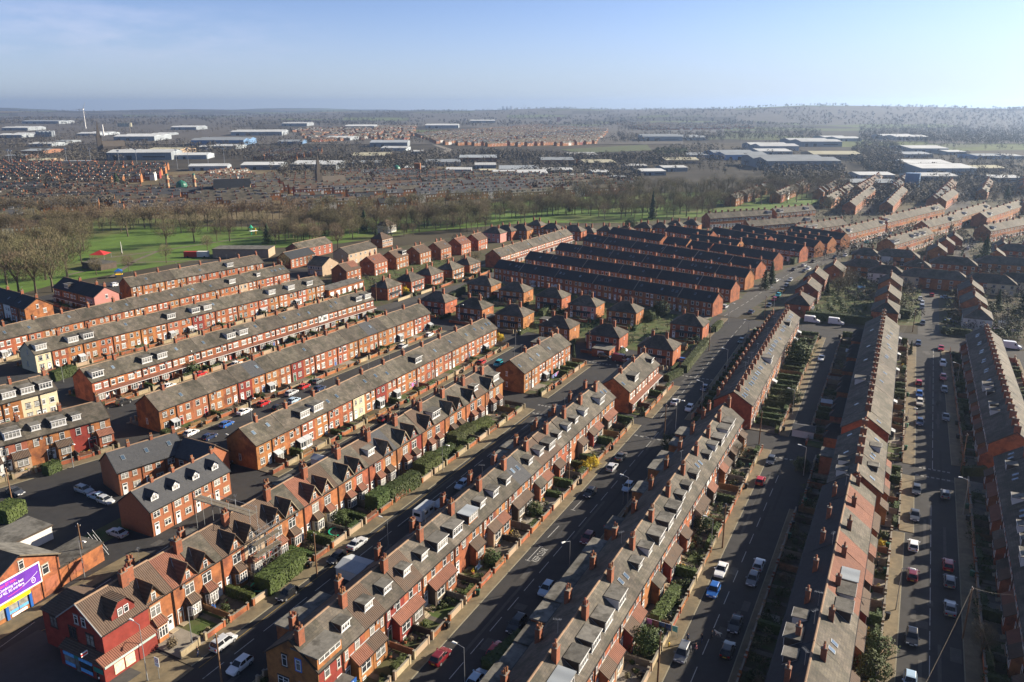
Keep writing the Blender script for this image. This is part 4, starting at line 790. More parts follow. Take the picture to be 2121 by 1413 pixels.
def plot(e, w, d, u, lb, k):
    """hedges, a fence, a shed and shrubs that go with one semi"""
    r = Vector((u.y, -u.x, 0)); P = Vector(e.location); rr = random.Random(lb); z = Vector((0, 0, .08))
    tag(ob('hedge', hedge_mesh(7.0, 1.0, rr.choice((1.3, 1.7))), None, P + u * (w + 1.6) + r * 6 + z, head(-r)), 'side hedge of the %s' % lb, 'hedge')
    tag(ob('garden_wall', gwall_mesh(w, rr.choice(('brick', 'brick', 'stone'))), None, P + r * 5.0 + z, head(u)), 'front wall of the %s' % lb, 'garden wall')
    tag(ob('garden_fence', fence_mesh(7.0, rr.choice(('fence', 'fence_grey'))), None, P + u * w / 2 - r * d + z, head(-r)), 'rear fence of the %s' % lb, 'fence')
    for q in range(3): tag(ob('shrub', shrub_mesh(rr.randrange(4), rr.choice(('hedge', 'evergreen', 'twig', 'hedge'))), None, P + u * rr.uniform(-1, w + 1) + (r * rr.uniform(1.8, 4.4) if q < 2 else -r * (d + rr.uniform(2, 5))) + z, rr.random() * 6, rr.uniform(.6, 1.3)), '%s in the garden of the %s' % (('round shrub', 'small shrub', 'rear shrub')[q], lb), 'shrub')
GS = 'hip roofed brick semi-detached houses'
for k, (c, lb, x) in enumerate((((908, 603), 'by the street end, lowest of its line', {}), ((983, 616), 'beside the small white garage', {}), ((1003, 571), 'with the orange awning behind', {}), ((1069, 583), 'before the dark slate terrace, second of four', {}), ((1066, 630), 'with white conservatory front and garage', {}), ((1146, 595), 'before the dark slate terrace, third of four', {}), ((1159, 653), 'beside the flat roofed corner garage', {}), ((1215, 611), 'with pink half and lean-to glass', dict(front2=(.5, 1, 'pink_wall'))), ((1259, 670), 'with white car on its drive', {}), ((1296, 623), 'with half red tiled hip', dict(roof='slate')), ((1430, 649), 'nearest the big hedge on the main road', {}), ((1367, 694), 'with long hedge and blue car', {}))):
    e = villa('semi_detached_house', 'hip roofed brick semi ' + lb, 'house', c, 11.5, 9, 5.3, 8.3, N, group=GS, **x); plot(e, 11.5, 9, N, 'semi ' + lb, k)
for k, c in enumerate(((800, 576), (848, 563), (889, 551), (933, 541), (968, 531))):
    e = villa('semi_detached_house', 'hip roofed brick semi with sunlit front, %s up the side street' % ordn(k), 'house', c, 10.5, 8.5, 5.3, 8.2, U, group=GS); plot(e, 10.5, 8.5, U, '%s sunlit semi up the side street' % ordn(k), k)
for k, (c, rf, dm) in enumerate((((716, 543), 'tile_brown', '.'), ((773, 528), 'tile_red', 's.'), ((818, 517), 'tile_brown', '.D'), ((866, 508), 'tile_brown', 's..'), ((909, 500), 'tile_brown', '.s'), ((951, 491), 'tile_red', 'sss'), ((986, 483), 'tile_brown', '.'))):
    e = villa('gable_ended_house', 'gable ended brick house with brown tiled roof, %s by the park' % ordn(k), 'house', c, 10.5, 8.8, 6.0, 9.0, U, rf, hip=False, chim=2, dorm=dm, group='gable ended brick houses by the park')
    if k == 0: ob('new_roof_half', MB().slab((5.2, -.32, 5.75), (10.7, -.32, 5.75), (10.7, 4.4, 9.07), (5.2, 4.4, 9.07), .02, 'tile_red'), e)
SR = 'semi-detached houses beyond the main road'
for c, w, u, lb, x in (((1659, 606), 14, U, 'grey roofed semi with white end wall by the main road', dict(front2=None)), ((1677, 580), 13, U, 'grey roofed semi second along the main road', {}), ((1692, 558), 13, U, 'grey roofed semi third along the main road', {}), ((1730, 543), 13, U, 'hipped brick house standing above the main road semis', {}), ((1796, 513), 13, N, 'hipped brick house beside the main road bend', {}),
    ((1837, 621), 14, U, 'semi with bare red end wall by the timber poles', {}), ((1842, 595), 14, U, 'semi in the middle of three above the cross street', {}), ((1847, 569), 14, U, 'semi uppermost of three above the cross street', {}), ((1794, 536), 18, N, 'wide brick house with pale grey hipped roof', {}), ((1838, 549), 15, N, 'cream rendered house with garage', dict(wall='white_wall')), ((1861, 516), 20, N, 'brick and white house with broad dark hip', dict(front2=(0, .35, 'white_wall'))),
    ((1938, 558), 27, N, 'long brick house closing the street, cream at one end', dict(front2=(0, .27, 'cream'), wn=6)), ((1903, 536), 11, N, 'small hipped house beside the long brick house', {}), ((1977, 531), 20, N, 'long hipped house under the big conifer', dict(wn=6)), ((2052, 567), 20, N, 'brick and cream terrace block near the frame edge', dict(front2=(.45, 1, 'cream'), wn=6)), ((2112, 565), 18, N, 'cream terrace block at the frame edge', dict(wall='cream', wn=5)),
    ((2013, 583), 13, U, 'semi uppermost of three beside the cul-de-sac', {}), ((2019, 607), 13, U, 'semi in the middle of three beside the cul-de-sac', {}), ((2028, 634), 13, U, 'semi with white end wall beside the cul-de-sac', dict(wall='white_wall')), ((1943, 505), 14, U, 'semi first below the tall blank gable', {}), ((1960, 492), 13, U, 'semi second below the tall blank gable', {}), ((1977, 483), 13, U, 'semi third below the tall blank gable', {}),
    ((2063, 514), 13, U, 'semi with white painted door past the conifer', {}), ((2078, 499), 13, U, 'semi behind the one past the conifer', {}), ((2082, 531), 24, N, 'dark hipped block past the conifer', dict(wn=6)), ((2105, 505), 16, N, 'dark hipped house at the frame edge', {})):
    villa('semi_detached_house', lb, 'house', c, w, 9, 5.3, 8.4, u, hip=u is N or 'red end' in lb or 'white end' in lb, group=SR, **x)
for k, (c, rf, w) in enumerate((((1080, 464), 'tile_brown', 12), ((1112, 455), 'slate', 10), ((1144, 462), 'slate', 12), ((1189, 466), 'slate', 13), ((1220, 468), 'slate', 10), ((1256, 466), 'slate', 9), ((1297, 466), 'tile_brown', 9), ((1335, 460), 'slate', 11), ((1369, 460), 'slate', 11), ((1399, 456), 'slate', 11), ((1433, 454), 'slate', 11), ((1025, 470), 'slate', 12), ((1048, 466), 'slate', 12))):
    villa('hipped_house', 'hipped house backing on to the park trees, %s counting from the west' % ordn(k), 'house', c, w, 9, 5.6 if k != 4 else 3.2, 8.6 if k != 4 else 6.5, N, rf, wall='pink_wall' if k == 11 else 'brick', lod=3, group='hipped houses along the park edge')
for c, w, d, he, hr, lb, rf, wl, hip in (((640, 497), 26, 10, 5.6, 8.5, 'brown brick flats beside the park', 'slate', 'brick_soft', False), ((735, 506), 24, 10, 6, 8.8, 'tan flats with white windows among bare trees', 'slate', 'tan_wall', False), ((668, 531), 9, 12, 5.2, 8.4, 'tan gabled house among bare trees', 'slate', 'tan_wall', False), ((612, 517), 18, 9, 5, 8, 'dark roofed brick house at the park corner', 'slate_dark', 'brick', False), ((790, 482), 10, 8, 5.2, 8, 'brown roofed house behind the park hedge', 'tile_brown', 'brick', True), ((800, 455), 10, 8, 5, 8, 'house half hidden in the park trees', 'tile_brown', 'white_wall', True)):
    villa('block_of_flats' if 'flats' in lb else 'detached_house', lb, 'building', c, w, d, he, hr, U if d < 12 else N, rf, wl, hip, wn=6, chim=0)
def flat(name, label, cat, c, w, d, h, u, wall='brick', top='felt', doors=0, par=True):
    P = G(*c, h) if isinstance(c, tuple) else c; u = u.normalized(); r = Vector((u.y, -u.x, 0)); P = P - u * w/2 + r * d/2; P.z = 0; e = thing(name, label, cat, P, head(u)); ob('wall', MB().box(0, 0, 0, w, d, h - .02, wall), e)
    ob('roof', MB().box(-.15, -.2, h, w + .15, d + .2, h + .18, top).box(-.2, -.25, h - .12, w + .2, -.16, h + .2, 'timber_dark'), e)
    for k in range(doors): ob('garage_door', simple('garage_door', lambda b: b.box(-1.1, -.04, 0, 1.1, 0, 2.1, 'white_door')), e, (w * (k + .5) / doors, 0, 0))
    return e
flat('garage_block', 'flat roofed brick garage block with blue doors behind the gable houses', 'garage', (705, 589), 24, 7, 3.2, U, doors=6)
flat('sports_hall', 'low brown hall with flat roof by the park entrance', 'building', (505, 513), 30, 12, 4.5, N * .4 + U * .2, 'tan_wall'); flat('park_kiosk', 'dark flat roofed kiosk with red canopy in the park', 'kiosk', (205, 543), 14, 9, 3, N, 'timber_dark')
o = ob('graffiti_wall', MB().box(-5, 0, 0, 5, .25, 2.6, 'laundry_dark'), None, G(215, 550), head(N + U * .3)); tag(o, 'low wall covered in bright graffiti beside the park kiosk', 'wall')
o = ob('canopy', MB().mesh3([(-4, -4, 2.6), (4, -4, 2.6), (4, 4, 2.6), (-4, 4, 2.6), (0, 0, 4.6)], [(0, 1, 4), (1, 2, 4), (2, 3, 4), (3, 0, 4), (3, 2, 1, 0)], 'red_door').tube((-3.8, -3.8, 0), (-3.8, -3.8, 2.6), .08, .08, 'steel').tube((3.8, -3.8, 0), (3.8, -3.8, 2.6), .08, .08, 'steel').tube((3.8, 3.8, 0), (3.8, 3.8, 2.6), .08, .08, 'steel'), None, G(209, 536)); tag(o, 'red pyramid canopy over the park kiosk', 'canopy')
for c, w, d, lb in (((1000, 666), 3.2, 5, 'small white door garage between two semis'), ((1015, 655), 3, 6, 'brick garage with lean roof behind the semis'), ((1120, 705), 4, 7, 'brown roofed brick garage beside the corner semi'), ((1250, 720), 6, 5, 'flat roofed grey corner store by the street'), ((1232, 690), 4.5, 6, 'pale blue lean-to garage between semis'), ((1040, 604), 6, 4, 'flat roofed extension behind the semis'), ((1135, 660), 5, 4, 'pale flat roofed shed between hedges'), ((1190, 640), 6, 4, 'red brick outhouse with slate roof')):
    flat('garage', lb, 'garage', c, w, d, 2.6, N, doors=1, wall='white_wall' if 'white' in lb or 'blue' in lb else 'brick', top='felt')
# the two new-built terraces round the car park
def newbuild(key, A, Bv, n, lb, dorm, d=8.6):
    u = (Bv - A).normalized(); r = Vector((u.y, -u.x, 0)); w = (Bv - A).length / n
    for i in range(n):
        P = A + u * w * i; he, hr = 5.5, 8.7
        e = thing('new_house', 'new brick house with blue slate roof, %s of %s' % (ordn(i), lb), 'house', P, head(u), 'new built houses round the car park'); ob('wall', wall_mesh(w, d, he, hr, 'brick_new'), e)
        ob('roof', roof_mesh(w, d, he, hr, 'slate_new', .12 if i == 0 else 0, .12 if i == n - 1 else 0, verge='slate_dark'), e)
        window(e, w * .3, 0, 3.6, 1.5, 1.2, 0, trim='stone_sill', lights=2); window(e, w * .72, 0, 3.6, .9, 1.1, 0, trim='stone_sill'); window(e, w * .75, 0, 1.0, 1.5, 1.2, 0, trim='stone_sill', lights=2)
        ob('door', door_mesh('white_door'), e, (w * .25, 0, .05)); ob('drainpipe', drainpipe(he), e, (.15, 0, 0))
        if dorm:
            g_, gr_ = front_gable(w, d, 5.5 + 1.2 * (3.2 / 4.3), hr, 1.7, 1.0, 'slate_new', 'slate_new', 'upvc')
            q = ob('dormer', MB().poly([(-.85, 0, -.1), (.85, 0, -.1), (.85, 0, 1.1), (0, 0, 1.9), (-.85, 0, 1.1)], 'upvc').mesh3([(-.85, 0, 0), (-.85, 1.5, 1.1), (-.85, 0, 1.1), (.85, 0, 0), (.85, 1.5, 1.1), (.85, 0, 1.1)], [(0, 2, 1), (3, 4, 5)], 'slate_dark').slab((-1.05, -.25, .95), (0, -.25, 1.98), (0, 2.6, 1.98), (-1.05, 1.4, .95), .06, 'slate_new').slab((0, -.25, 1.98), (1.05, -.25, .95), (1.05, 1.4, .95), (0, 2.6, 1.98), .06, 'slate_new'), e, (w / 2, 1.2, 5.5 + 1.2 * 3.2 / 4.3)); window(q, 0, -.01, .15, 1.0, 1.0, 0, trim=None, lights=2)
        else: skylight(e, w / 2, d * .27, d, he, hr)
        chimney(e, w - .4, d / 2, hr, 1, lx=.6, ly=.6, up=.9, down=.6)
newbuild('n', TS(88.3, -121), TS(108, -121), 4, 'the dormered block beside the car park', True); newbuild('m', TS(96.7, -140.9), TS(111, -137.0), 3, 'the plain block behind the car park', False)
e = villa('new_house', 'new brick wing with dark slate gable joining the car park block', 'house', TS(112, -133.5, 0), 9, 7, 5.2, 8, N, 'slate_new', 'brick_new', False, 1, 2, 0)
# red corner shop
P = TS(59.0, -94.7); e = thing('corner_shop', 'bright red painted corner shop with brown tiled roof and shop signs', 'shop', P, head(U)); w, d, he, hr = 7.6, 9.4, 7.0, 10.5
ob('wall', wall_mesh(w, d, he, hr, 'brick_red'), e); ob('roof', roof_mesh(w, d, he, hr, 'tile_brown', .25, 0, verge='lead'), e)
o = ob('rear_wing', MB().mesh3([(.6, d, 0), (w, d, 0), (w, d + 5, 0), (.6, d + 5, 0), (.6, d, 6.2), (w, d, 6.2), (w, d + 5, 6.2), (.6, d + 5, 6.2)], [(0, 1, 5, 4), (1, 2, 6, 5), (2, 3, 7, 6), (3, 0, 4, 7)], 'brick_red').mesh3([(.3, d - 1.2, 6.15), (w + .1, d - 1.2, 6.15), (w + .1, d + 5.3, 6.15), (.3, d + 5.3, 6.15), (w/2, d - 1.2, 8.4), (w/2, d + 3.2, 8.4)], [(0, 4, 5, 3), (1, 2, 5, 4), (2, 3, 5), (3, 2, 1, 0)], 'tile_brown'), e)
q = front_gable(w, d, he, hr, 3.6, 2.4, 'brick_red', 'tile_brown', 'timber_dark'); sl = (hr - he) / (d / 2)
q = ob('dormer', MB().poly([(-1.9, 0, -.3), (1.9, 0, -.3), (1.9, 0, .9), (.75, 0, 2.4), (-.75, 0, 2.4), (-1.9, 0, .9)], 'tan_wall').mesh3([(-1.9, 0, -.3), (-1.9, 0, .9), (-1.9, 1.4, .9), (1.9, 0, -.3), (1.9, 0, .9), (1.9, 1.4, .9)], [(0, 1, 2), (3, 5, 4)], 'tan_wall').slab((-2.1, -.2, .75), (-.75, -.2, 2.5), (-.75, 3.3, 2.5), (-2.1, 1.3, .75), .07, 'tile_brown').slab((.75, -.2, 2.5), (2.1, -.2, .75), (2.1, 1.3, .75), (.75, 3.3, 2.5), .07, 'tile_brown').slab((-.75, -.2, 2.5), (.75, -.2, 2.5), (.75, 3.3, 2.52), (-.75, 3.3, 2.52), .07, 'tile_brown'), e, (w/2 + .3, .6, he + .6 * sl)); override(q, 'brick_red'); window(q, -.5, -.01, .1, .8, 1.2, 0, trim=None); window(q, .5, -.01, .1, .8, 1.2, 0, trim=None)
for y, z, ww, hh in ((2.8, 4.0, 1.7, 1.9), (6.6, 4.0, 1.7, 1.9)): window(e, 0, y, z, ww, hh, 0, -math.pi/2, trim='dark_trim', lights=2, frame='timber_dark')
for y in (3.7, 5.3): window(e, 0, y, 6.9, .85, 1.4, 0, -math.pi/2, trim='lead')
window(e, .6, d + 2.5, 3.8, 1.6, 1.8, 0, -math.pi/2, trim='dark_trim', lights=2, frame='timber_dark')
ob('canopy', MB().slab((-1.5, -1.5, 2.9), (w, -1.5, 2.9), (w, 0, 3.7), (-1.5, 0, 3.7), .1, 'tile_red').slab((-1.5, d - 1, 2.9), (-1.5, -1.5, 2.9), (0, 0, 3.7), (0, d - 1, 3.7), .1, 'tile_brown'), e)
ob('shop_front', MB().box(-1.35, -1.3, 0, w - .1, 0, 2.85, 'brick_red').box(-1.35, 0, 0, 0, d - 1.2, 2.85, 'brick_red'), e)
sg = ob('shop_sign', MB().box(-1.2, -1.38, 2.35, w - .3, -1.31, 2.8, 'grey_sign'), e); text('Convenience      Store', .38, 'white_letters', sg, wallM(3.1, -1.39, 2.56))
for x, m in ((.2, 'poster'), (2.0, 'poster')): ob('poster', MB().box(x, -1.36, .5, x + 1.55, -1.31, 2.2, m), e)
for y, l, m in ((1.2, 2.6, 'blue_poster'), (5.0, 2.2, 'blue_poster')):
    ob('shop_window', MB().box(-1.42, y, .5, -1.36, y + l, 2.2, 'glass').box(-1.44, y, .5, -1.42, y + l, 1.1, m).box(-1.5, y - .1, 2.25, -1.36, y + l + .1, 2.75, m), e)
ob('door', MB().box(-1.44, 4.0, 0, -1.36, 4.8, 2.2, 'glass').box(-1.48, 3.8, 2.25, -1.36, 5.0, 2.8, 'teal_sign'), e); ob('shop_sign', MB().box(-1.42, -1.1, 1.5, -1.36, .9, 2.3, 'teal_sign').box(-2.2, 1.9, 3.9, -1.2, 2.0, 4.5, 'white_letters').box(-2.22, 1.88, 4.05, -1.25, 2.02, 4.35, 'red_letters'), e)
chimney(e, w - .6, d/2 - 1, hr - .6, 0, lx=1.15, ly=.75, up=2.0, down=1.5)
# billboard building and its yard
u = (TS(70.2, -121) - TS(60.5, -120.1)).normalized(); r = Vector((u.y, -u.x, 0)); P = TS(70.4, -121.1) - u * 22; rz = head(u)
e = thing('laundry_building', 'old brick laundry building with bricked-up openings behind the billboard', 'building', P, rz); w, d, he, hr = 22, 9, 6.2, 9.7
ob('wall', MB().box(0, 0, 0, 22, d, he, 'brick').mesh3([(8.8, 0, he), (22, 0, he), (15.4, 0, 9.7), (8.8, d, he), (22, d, he), (15.4, d, 9.7)], [(0, 1, 2), (5, 4, 3), (0, 2, 5, 3), (1, 4, 5, 2)], 'brick'), e)
ob('roof', MB().slab((15.4, -.3, 9.8), (22.3, -.3, he + .02), (22.3, d + .2, he + .02), (15.4, d + .2, 9.8), .14, 'felt').slab((8.5, -.3, he + .02), (15.4, -.3, 9.8), (15.4, d + .2, 9.8), (8.5, d + .2, he + .02), .14, 'slate_dark').slab((-.2, -.3, he + .02), (8.4, -.3, he + .02), (8.4, d, he + 1.2), (-.2, d, he + 1.2), .12, 'slate'), e)
ob('verge', MB().hexa([(15.4, -.42, 9.6), (22.4, -.42, he - .2), (22.4, -.3, he - .2), (15.4, -.3, 9.6), (15.4, -.42, 9.85), (22.4, -.42, he + .06), (22.4, -.3, he + .06), (15.4, -.3, 9.85)], 'fence_grey'), e)
ob('bricked_doorway', MB().box(16.5, -.03, 0, 17.9, 0, 2.5, 'brick_soft'), e); ob('bricked_window', MB().box(18.8, -.03, .8, 21.2, 0, 3.0, 'brick_soft'), e); window(e, 19.4, 0, 4.0, 1.2, 1.7, 0, trim='stone_sill'); window(e, 15.6, 0, 7.1, .9, 1.5, 0, trim='stone_sill')
chimney(e, 15.4, d * .6, 9.6, 0, lx=1.3, ly=.8, up=1.6, down=2); ob('drainpipe', drainpipe(6), e, (18.3, 0, 0)); ob('drainpipe', drainpipe(6), e, (21.6, -.02, 0))
ob('shop_front', MB().box(8.2, -.08, 0, 16.0, -.02, 2.5, 'glass').box(8.2, -.12, .0, 16.0, -.02, .75, 'brick').box(7.9, -.3, 0, 8.4, 0, 2.6, 'blue_paint').box(15.75, -.3, 0, 16.2, 0, 2.6, 'blue_paint').box(11.7, -.3, 0, 12.2, 0, 2.6, 'blue_paint').box(13.9, -.13, .75, 14.0, -.03, 2.5, 'blue_paint').box(12.3, -.1, .76, 15.6, -.081, 1.25, 'blue_poster'), e)
sg = ob('shop_sign', MB().box(7.6, -.42, 2.55, 16.0, -.1, 3.5, 'yellow_sign'), e); text('SMART WASH', .42, 'red_letters', sg, wallM(12.3, -.43, 3.25)); text('LAUNDRY', .32, 'red_letters', sg, wallM(12.3, -.43, 2.94)); text('& DRY CLEANERS', .28, 'dark_letters', sg, wallM(12.0, -.43, 2.69))
sg = ob('wall_sign', MB().box(12.6, -.16, .15, 15.2, -.12, .58, 'white_letters'), e); text('DRY CLEANERS', .27, 'dark_letters', sg, wallM(13.9, -.165, .37))
bb = thing('billboard', 'large white framed purple billboard fixed to the brick laundry', 'billboard', P + u * 14.3 + r * .5 + Vector((0, 0, 3.55)), rz); bb.scale = (.84, 1, 1.12)
ob('frame', MB().box(-4.6, -.12, -.1, 4.6, 0, .12, 'upvc').box(-4.6, -.12, 3.0, 4.6, 0, 3.22, 'upvc').box(-4.6, -.12, .12, -4.36, 0, 3.0, 'upvc').box(4.36, -.12, .12, 4.6, 0, 3.0, 'upvc').box(-4.4, -.02, .1, 4.4, .3, 3.0, 'timber_dark'), bb)
ad = ob('poster', MB().poly([(-4.36, -.06, .12), (4.36, -.06, .12), (4.36, -.06, 3.0), (-4.36, -.06, 3.0)], 'purple'), bb)
text('New BT Halo.', .62, 'pink_letters', ad, wallM(-3.9, -.07, 2.5), align='LEFT'); text('Combining the best', .62, 'white_letters', ad, wallM(-3.9, -.07, 1.9), align='LEFT'); text('of 4G, 5G and fibre.', .62, 'white_letters', ad, wallM(-3.9, -.07, 1.3), align='LEFT')
rg = MB()
for k in range(20):
    a0, a1 = k * .31416, (k + 1) * .31416; rg.poly([(2.9 + .42 * math.cos(a0), -.07, .85 + .42 * math.sin(a0)), (2.9 + .42 * math.cos(a1), -.07, .85 + .42 * math.sin(a1)), (2.9 + .35 * math.cos(a1), -.07, .85 + .35 * math.sin(a1)), (2.9 + .35 * math.cos(a0), -.07, .85 + .35 * math.sin(a0))], 'white_letters')
    x0, x1 = -2.4 + k * .335, -2.4 + (k + 1) * .335; f = lambda x: .55 + .03 * (x + 2.4) ** 2.05 * .95
    if k < 19: rg.poly([(x0, -.068, f(x0)), (x1, -.068, f(x1)), (x1, -.068, f(x1) + .05), (x0, -.068, f(x0) + .05)], 'pink_letters' if k < 9 else 'white_letters')
ob('emblem', rg, ad); text('BT', .36, 'white_letters', ad, wallM(2.9, -.07, .85))
e = flat('yard_building', 'mossy flat roofed brick outbuilding beside the laundry', 'outbuilding', P + u * 26.3 - r * 2.9, 8.5, 5.5, 3.5, u, 'brick'); ob('bricked_window', MB().box(2.2, -.03, 1, 4.4, 0, 2.7, 'brick_soft'), e)
flat('yard_building', 'low dark flat roofed store with white end wall behind the laundry', 'outbuilding', (36, 1101), 8.5, 7, 2.8, U, 'white_wall')

o = ob('staircase', MB().box(0, 0, 0, .06, 3, .1, 'black').tube((0, 0, .0), (0, 3.2, 3.4), .05, .05, 'steel').tube((1, 0, .0), (1, 3.2, 3.4), .05, .05, 'steel').tube((0, 0, 1.0), (0, 3.2, 4.4), .04, .04, 'steel').tube((1, 0, 1.0), (1, 3.2, 4.4), .04, .04, 'steel').mesh3([(x, .25 + k * .3, .3 + k * .32 + z) for k in range(10) for z in (0,) for x in (0, 1)] + [(x, .5 + k * .3, .3 + k * .32) for k in range(10) for x in (0, 1)], [(2 * k, 2 * k + 1, 20 + 2 * k + 1, 20 + 2 * k) for k in range(10)], 'black'), None, P + u * 31.2 + r * -1, rz); tag(o, 'steel fire escape stair at the end of the brick outbuilding', 'staircase')
# shop awning on the end house of the row with the painted panel
rb = [q for q in ROWS if q['key'] == 'B'][0]
e = thing('shop_canopy', 'flat felt shop canopy with blue sign below the red painted wall', 'canopy', rb['P'], rb['rz']); ob('roof', MB().box(-.2, -2.2, 2.7, 4.9, -.03, 2.95, 'felt'), e); sg = ob('sign', MB().box(-.2, -2.28, 2.35, 4.95, -2.21, 3.05, 'blue_paint'), e); text('NEWS OFF LICENCE', .42, 'white_letters', sg, wallM(2.4, -2.285, 2.7)); ob('post', MB().tube((.0, -2.1, 0), (0, -2.1, 2.7), .06, .06, 'steel').tube((4.7, -2.1, 0), (4.7, -2.1, 2.7), .06, .06, 'steel'), e)
# more distant terraces, still one thing per house
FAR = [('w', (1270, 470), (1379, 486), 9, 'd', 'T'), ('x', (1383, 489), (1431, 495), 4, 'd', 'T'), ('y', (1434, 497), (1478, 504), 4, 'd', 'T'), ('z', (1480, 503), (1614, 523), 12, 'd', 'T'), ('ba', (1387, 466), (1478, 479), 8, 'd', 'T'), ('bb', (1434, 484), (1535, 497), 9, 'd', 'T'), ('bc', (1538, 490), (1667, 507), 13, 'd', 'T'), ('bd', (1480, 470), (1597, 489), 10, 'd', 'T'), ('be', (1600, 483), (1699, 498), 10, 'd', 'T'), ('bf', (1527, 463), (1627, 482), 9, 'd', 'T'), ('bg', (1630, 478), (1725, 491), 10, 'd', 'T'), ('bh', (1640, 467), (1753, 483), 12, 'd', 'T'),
 ('ca', (1740, 472), (1821, 453), 13, 'g', 'V'), ('cb', (1825, 449), (1945, 422), 20, 'g', 'V'), ('cc', (1837, 493), (1919, 470), 15, 'g', 'L'), ('cd', (1910, 458), (1980, 442), 12, 'g', 'L'), ('ce', (1960, 444), (2042, 420), 14, 'g', 'L'), ('cf', (2037, 466), (2118, 451), 12, 'g', 'V'), ('cg', (1760, 417), (1804, 384), 16, 'g', 'L'), ('ch', (1837, 417), (1869, 385), 15, 'g', 'L'), ('ci', (1948, 408), (1974, 391), 9, 'g', 'L'), ('cj', (1463, 441), (1590, 433), 20, 'g', 'L'), ('ck', (1544, 456), (1683, 446), 20, 'g', 'V'), ('cl', (1649, 465), (1743, 452), 15, 'g', 'L'), ('cm', (1600, 431), (1680, 424), 12, 'g', 'L'), ('cn', (2030, 440), (2110, 415), 12, 'g', 'L')]
def plainhouse(P, rz, w, d, he, hr, rf, rr, label, ch=True):
    """a far terrace house with its main parts only"""
    e = thing('far_terraced_house', label, 'house', P, rz, 'terraced houses beyond the dark slate rows'); ob('wall', wall_mesh(w, d, he, hr, 'brick'), e); ob('roof', roof_mesh(w, d, he, hr, rf, gut=False), e)
    window(e, w * .3, 0, he - 2.2, 1.1, 1.4, 2, trim='stone_sill'); window(e, w * .72, 0, he - 2.2, .8, 1.3, 2, trim='stone_sill'); window(e, w * .35, 0, .9, 1.5, 1.5, 2, trim='stone_sill'); ob('door', door_mesh('white_door'), e, (w * .8, 0, 0))
    if ch: ob('chimney', chimney_mesh(.7, 1.1, 1.3, .9), e, (w - .1, d / 2, hr))
    return e
for key, a, b_, n, rf, st in FAR:
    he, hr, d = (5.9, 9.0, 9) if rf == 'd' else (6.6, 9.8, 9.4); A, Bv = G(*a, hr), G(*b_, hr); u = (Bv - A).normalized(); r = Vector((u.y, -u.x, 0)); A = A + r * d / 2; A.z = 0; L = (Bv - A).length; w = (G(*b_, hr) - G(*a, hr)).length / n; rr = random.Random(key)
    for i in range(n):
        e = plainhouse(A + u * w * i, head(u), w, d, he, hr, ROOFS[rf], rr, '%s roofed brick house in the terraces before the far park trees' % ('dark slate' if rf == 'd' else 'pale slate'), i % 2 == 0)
        if rr.random() < .15 and rf == 'g': dormer(e, 'W', w / 2, d, he, hr, 2)
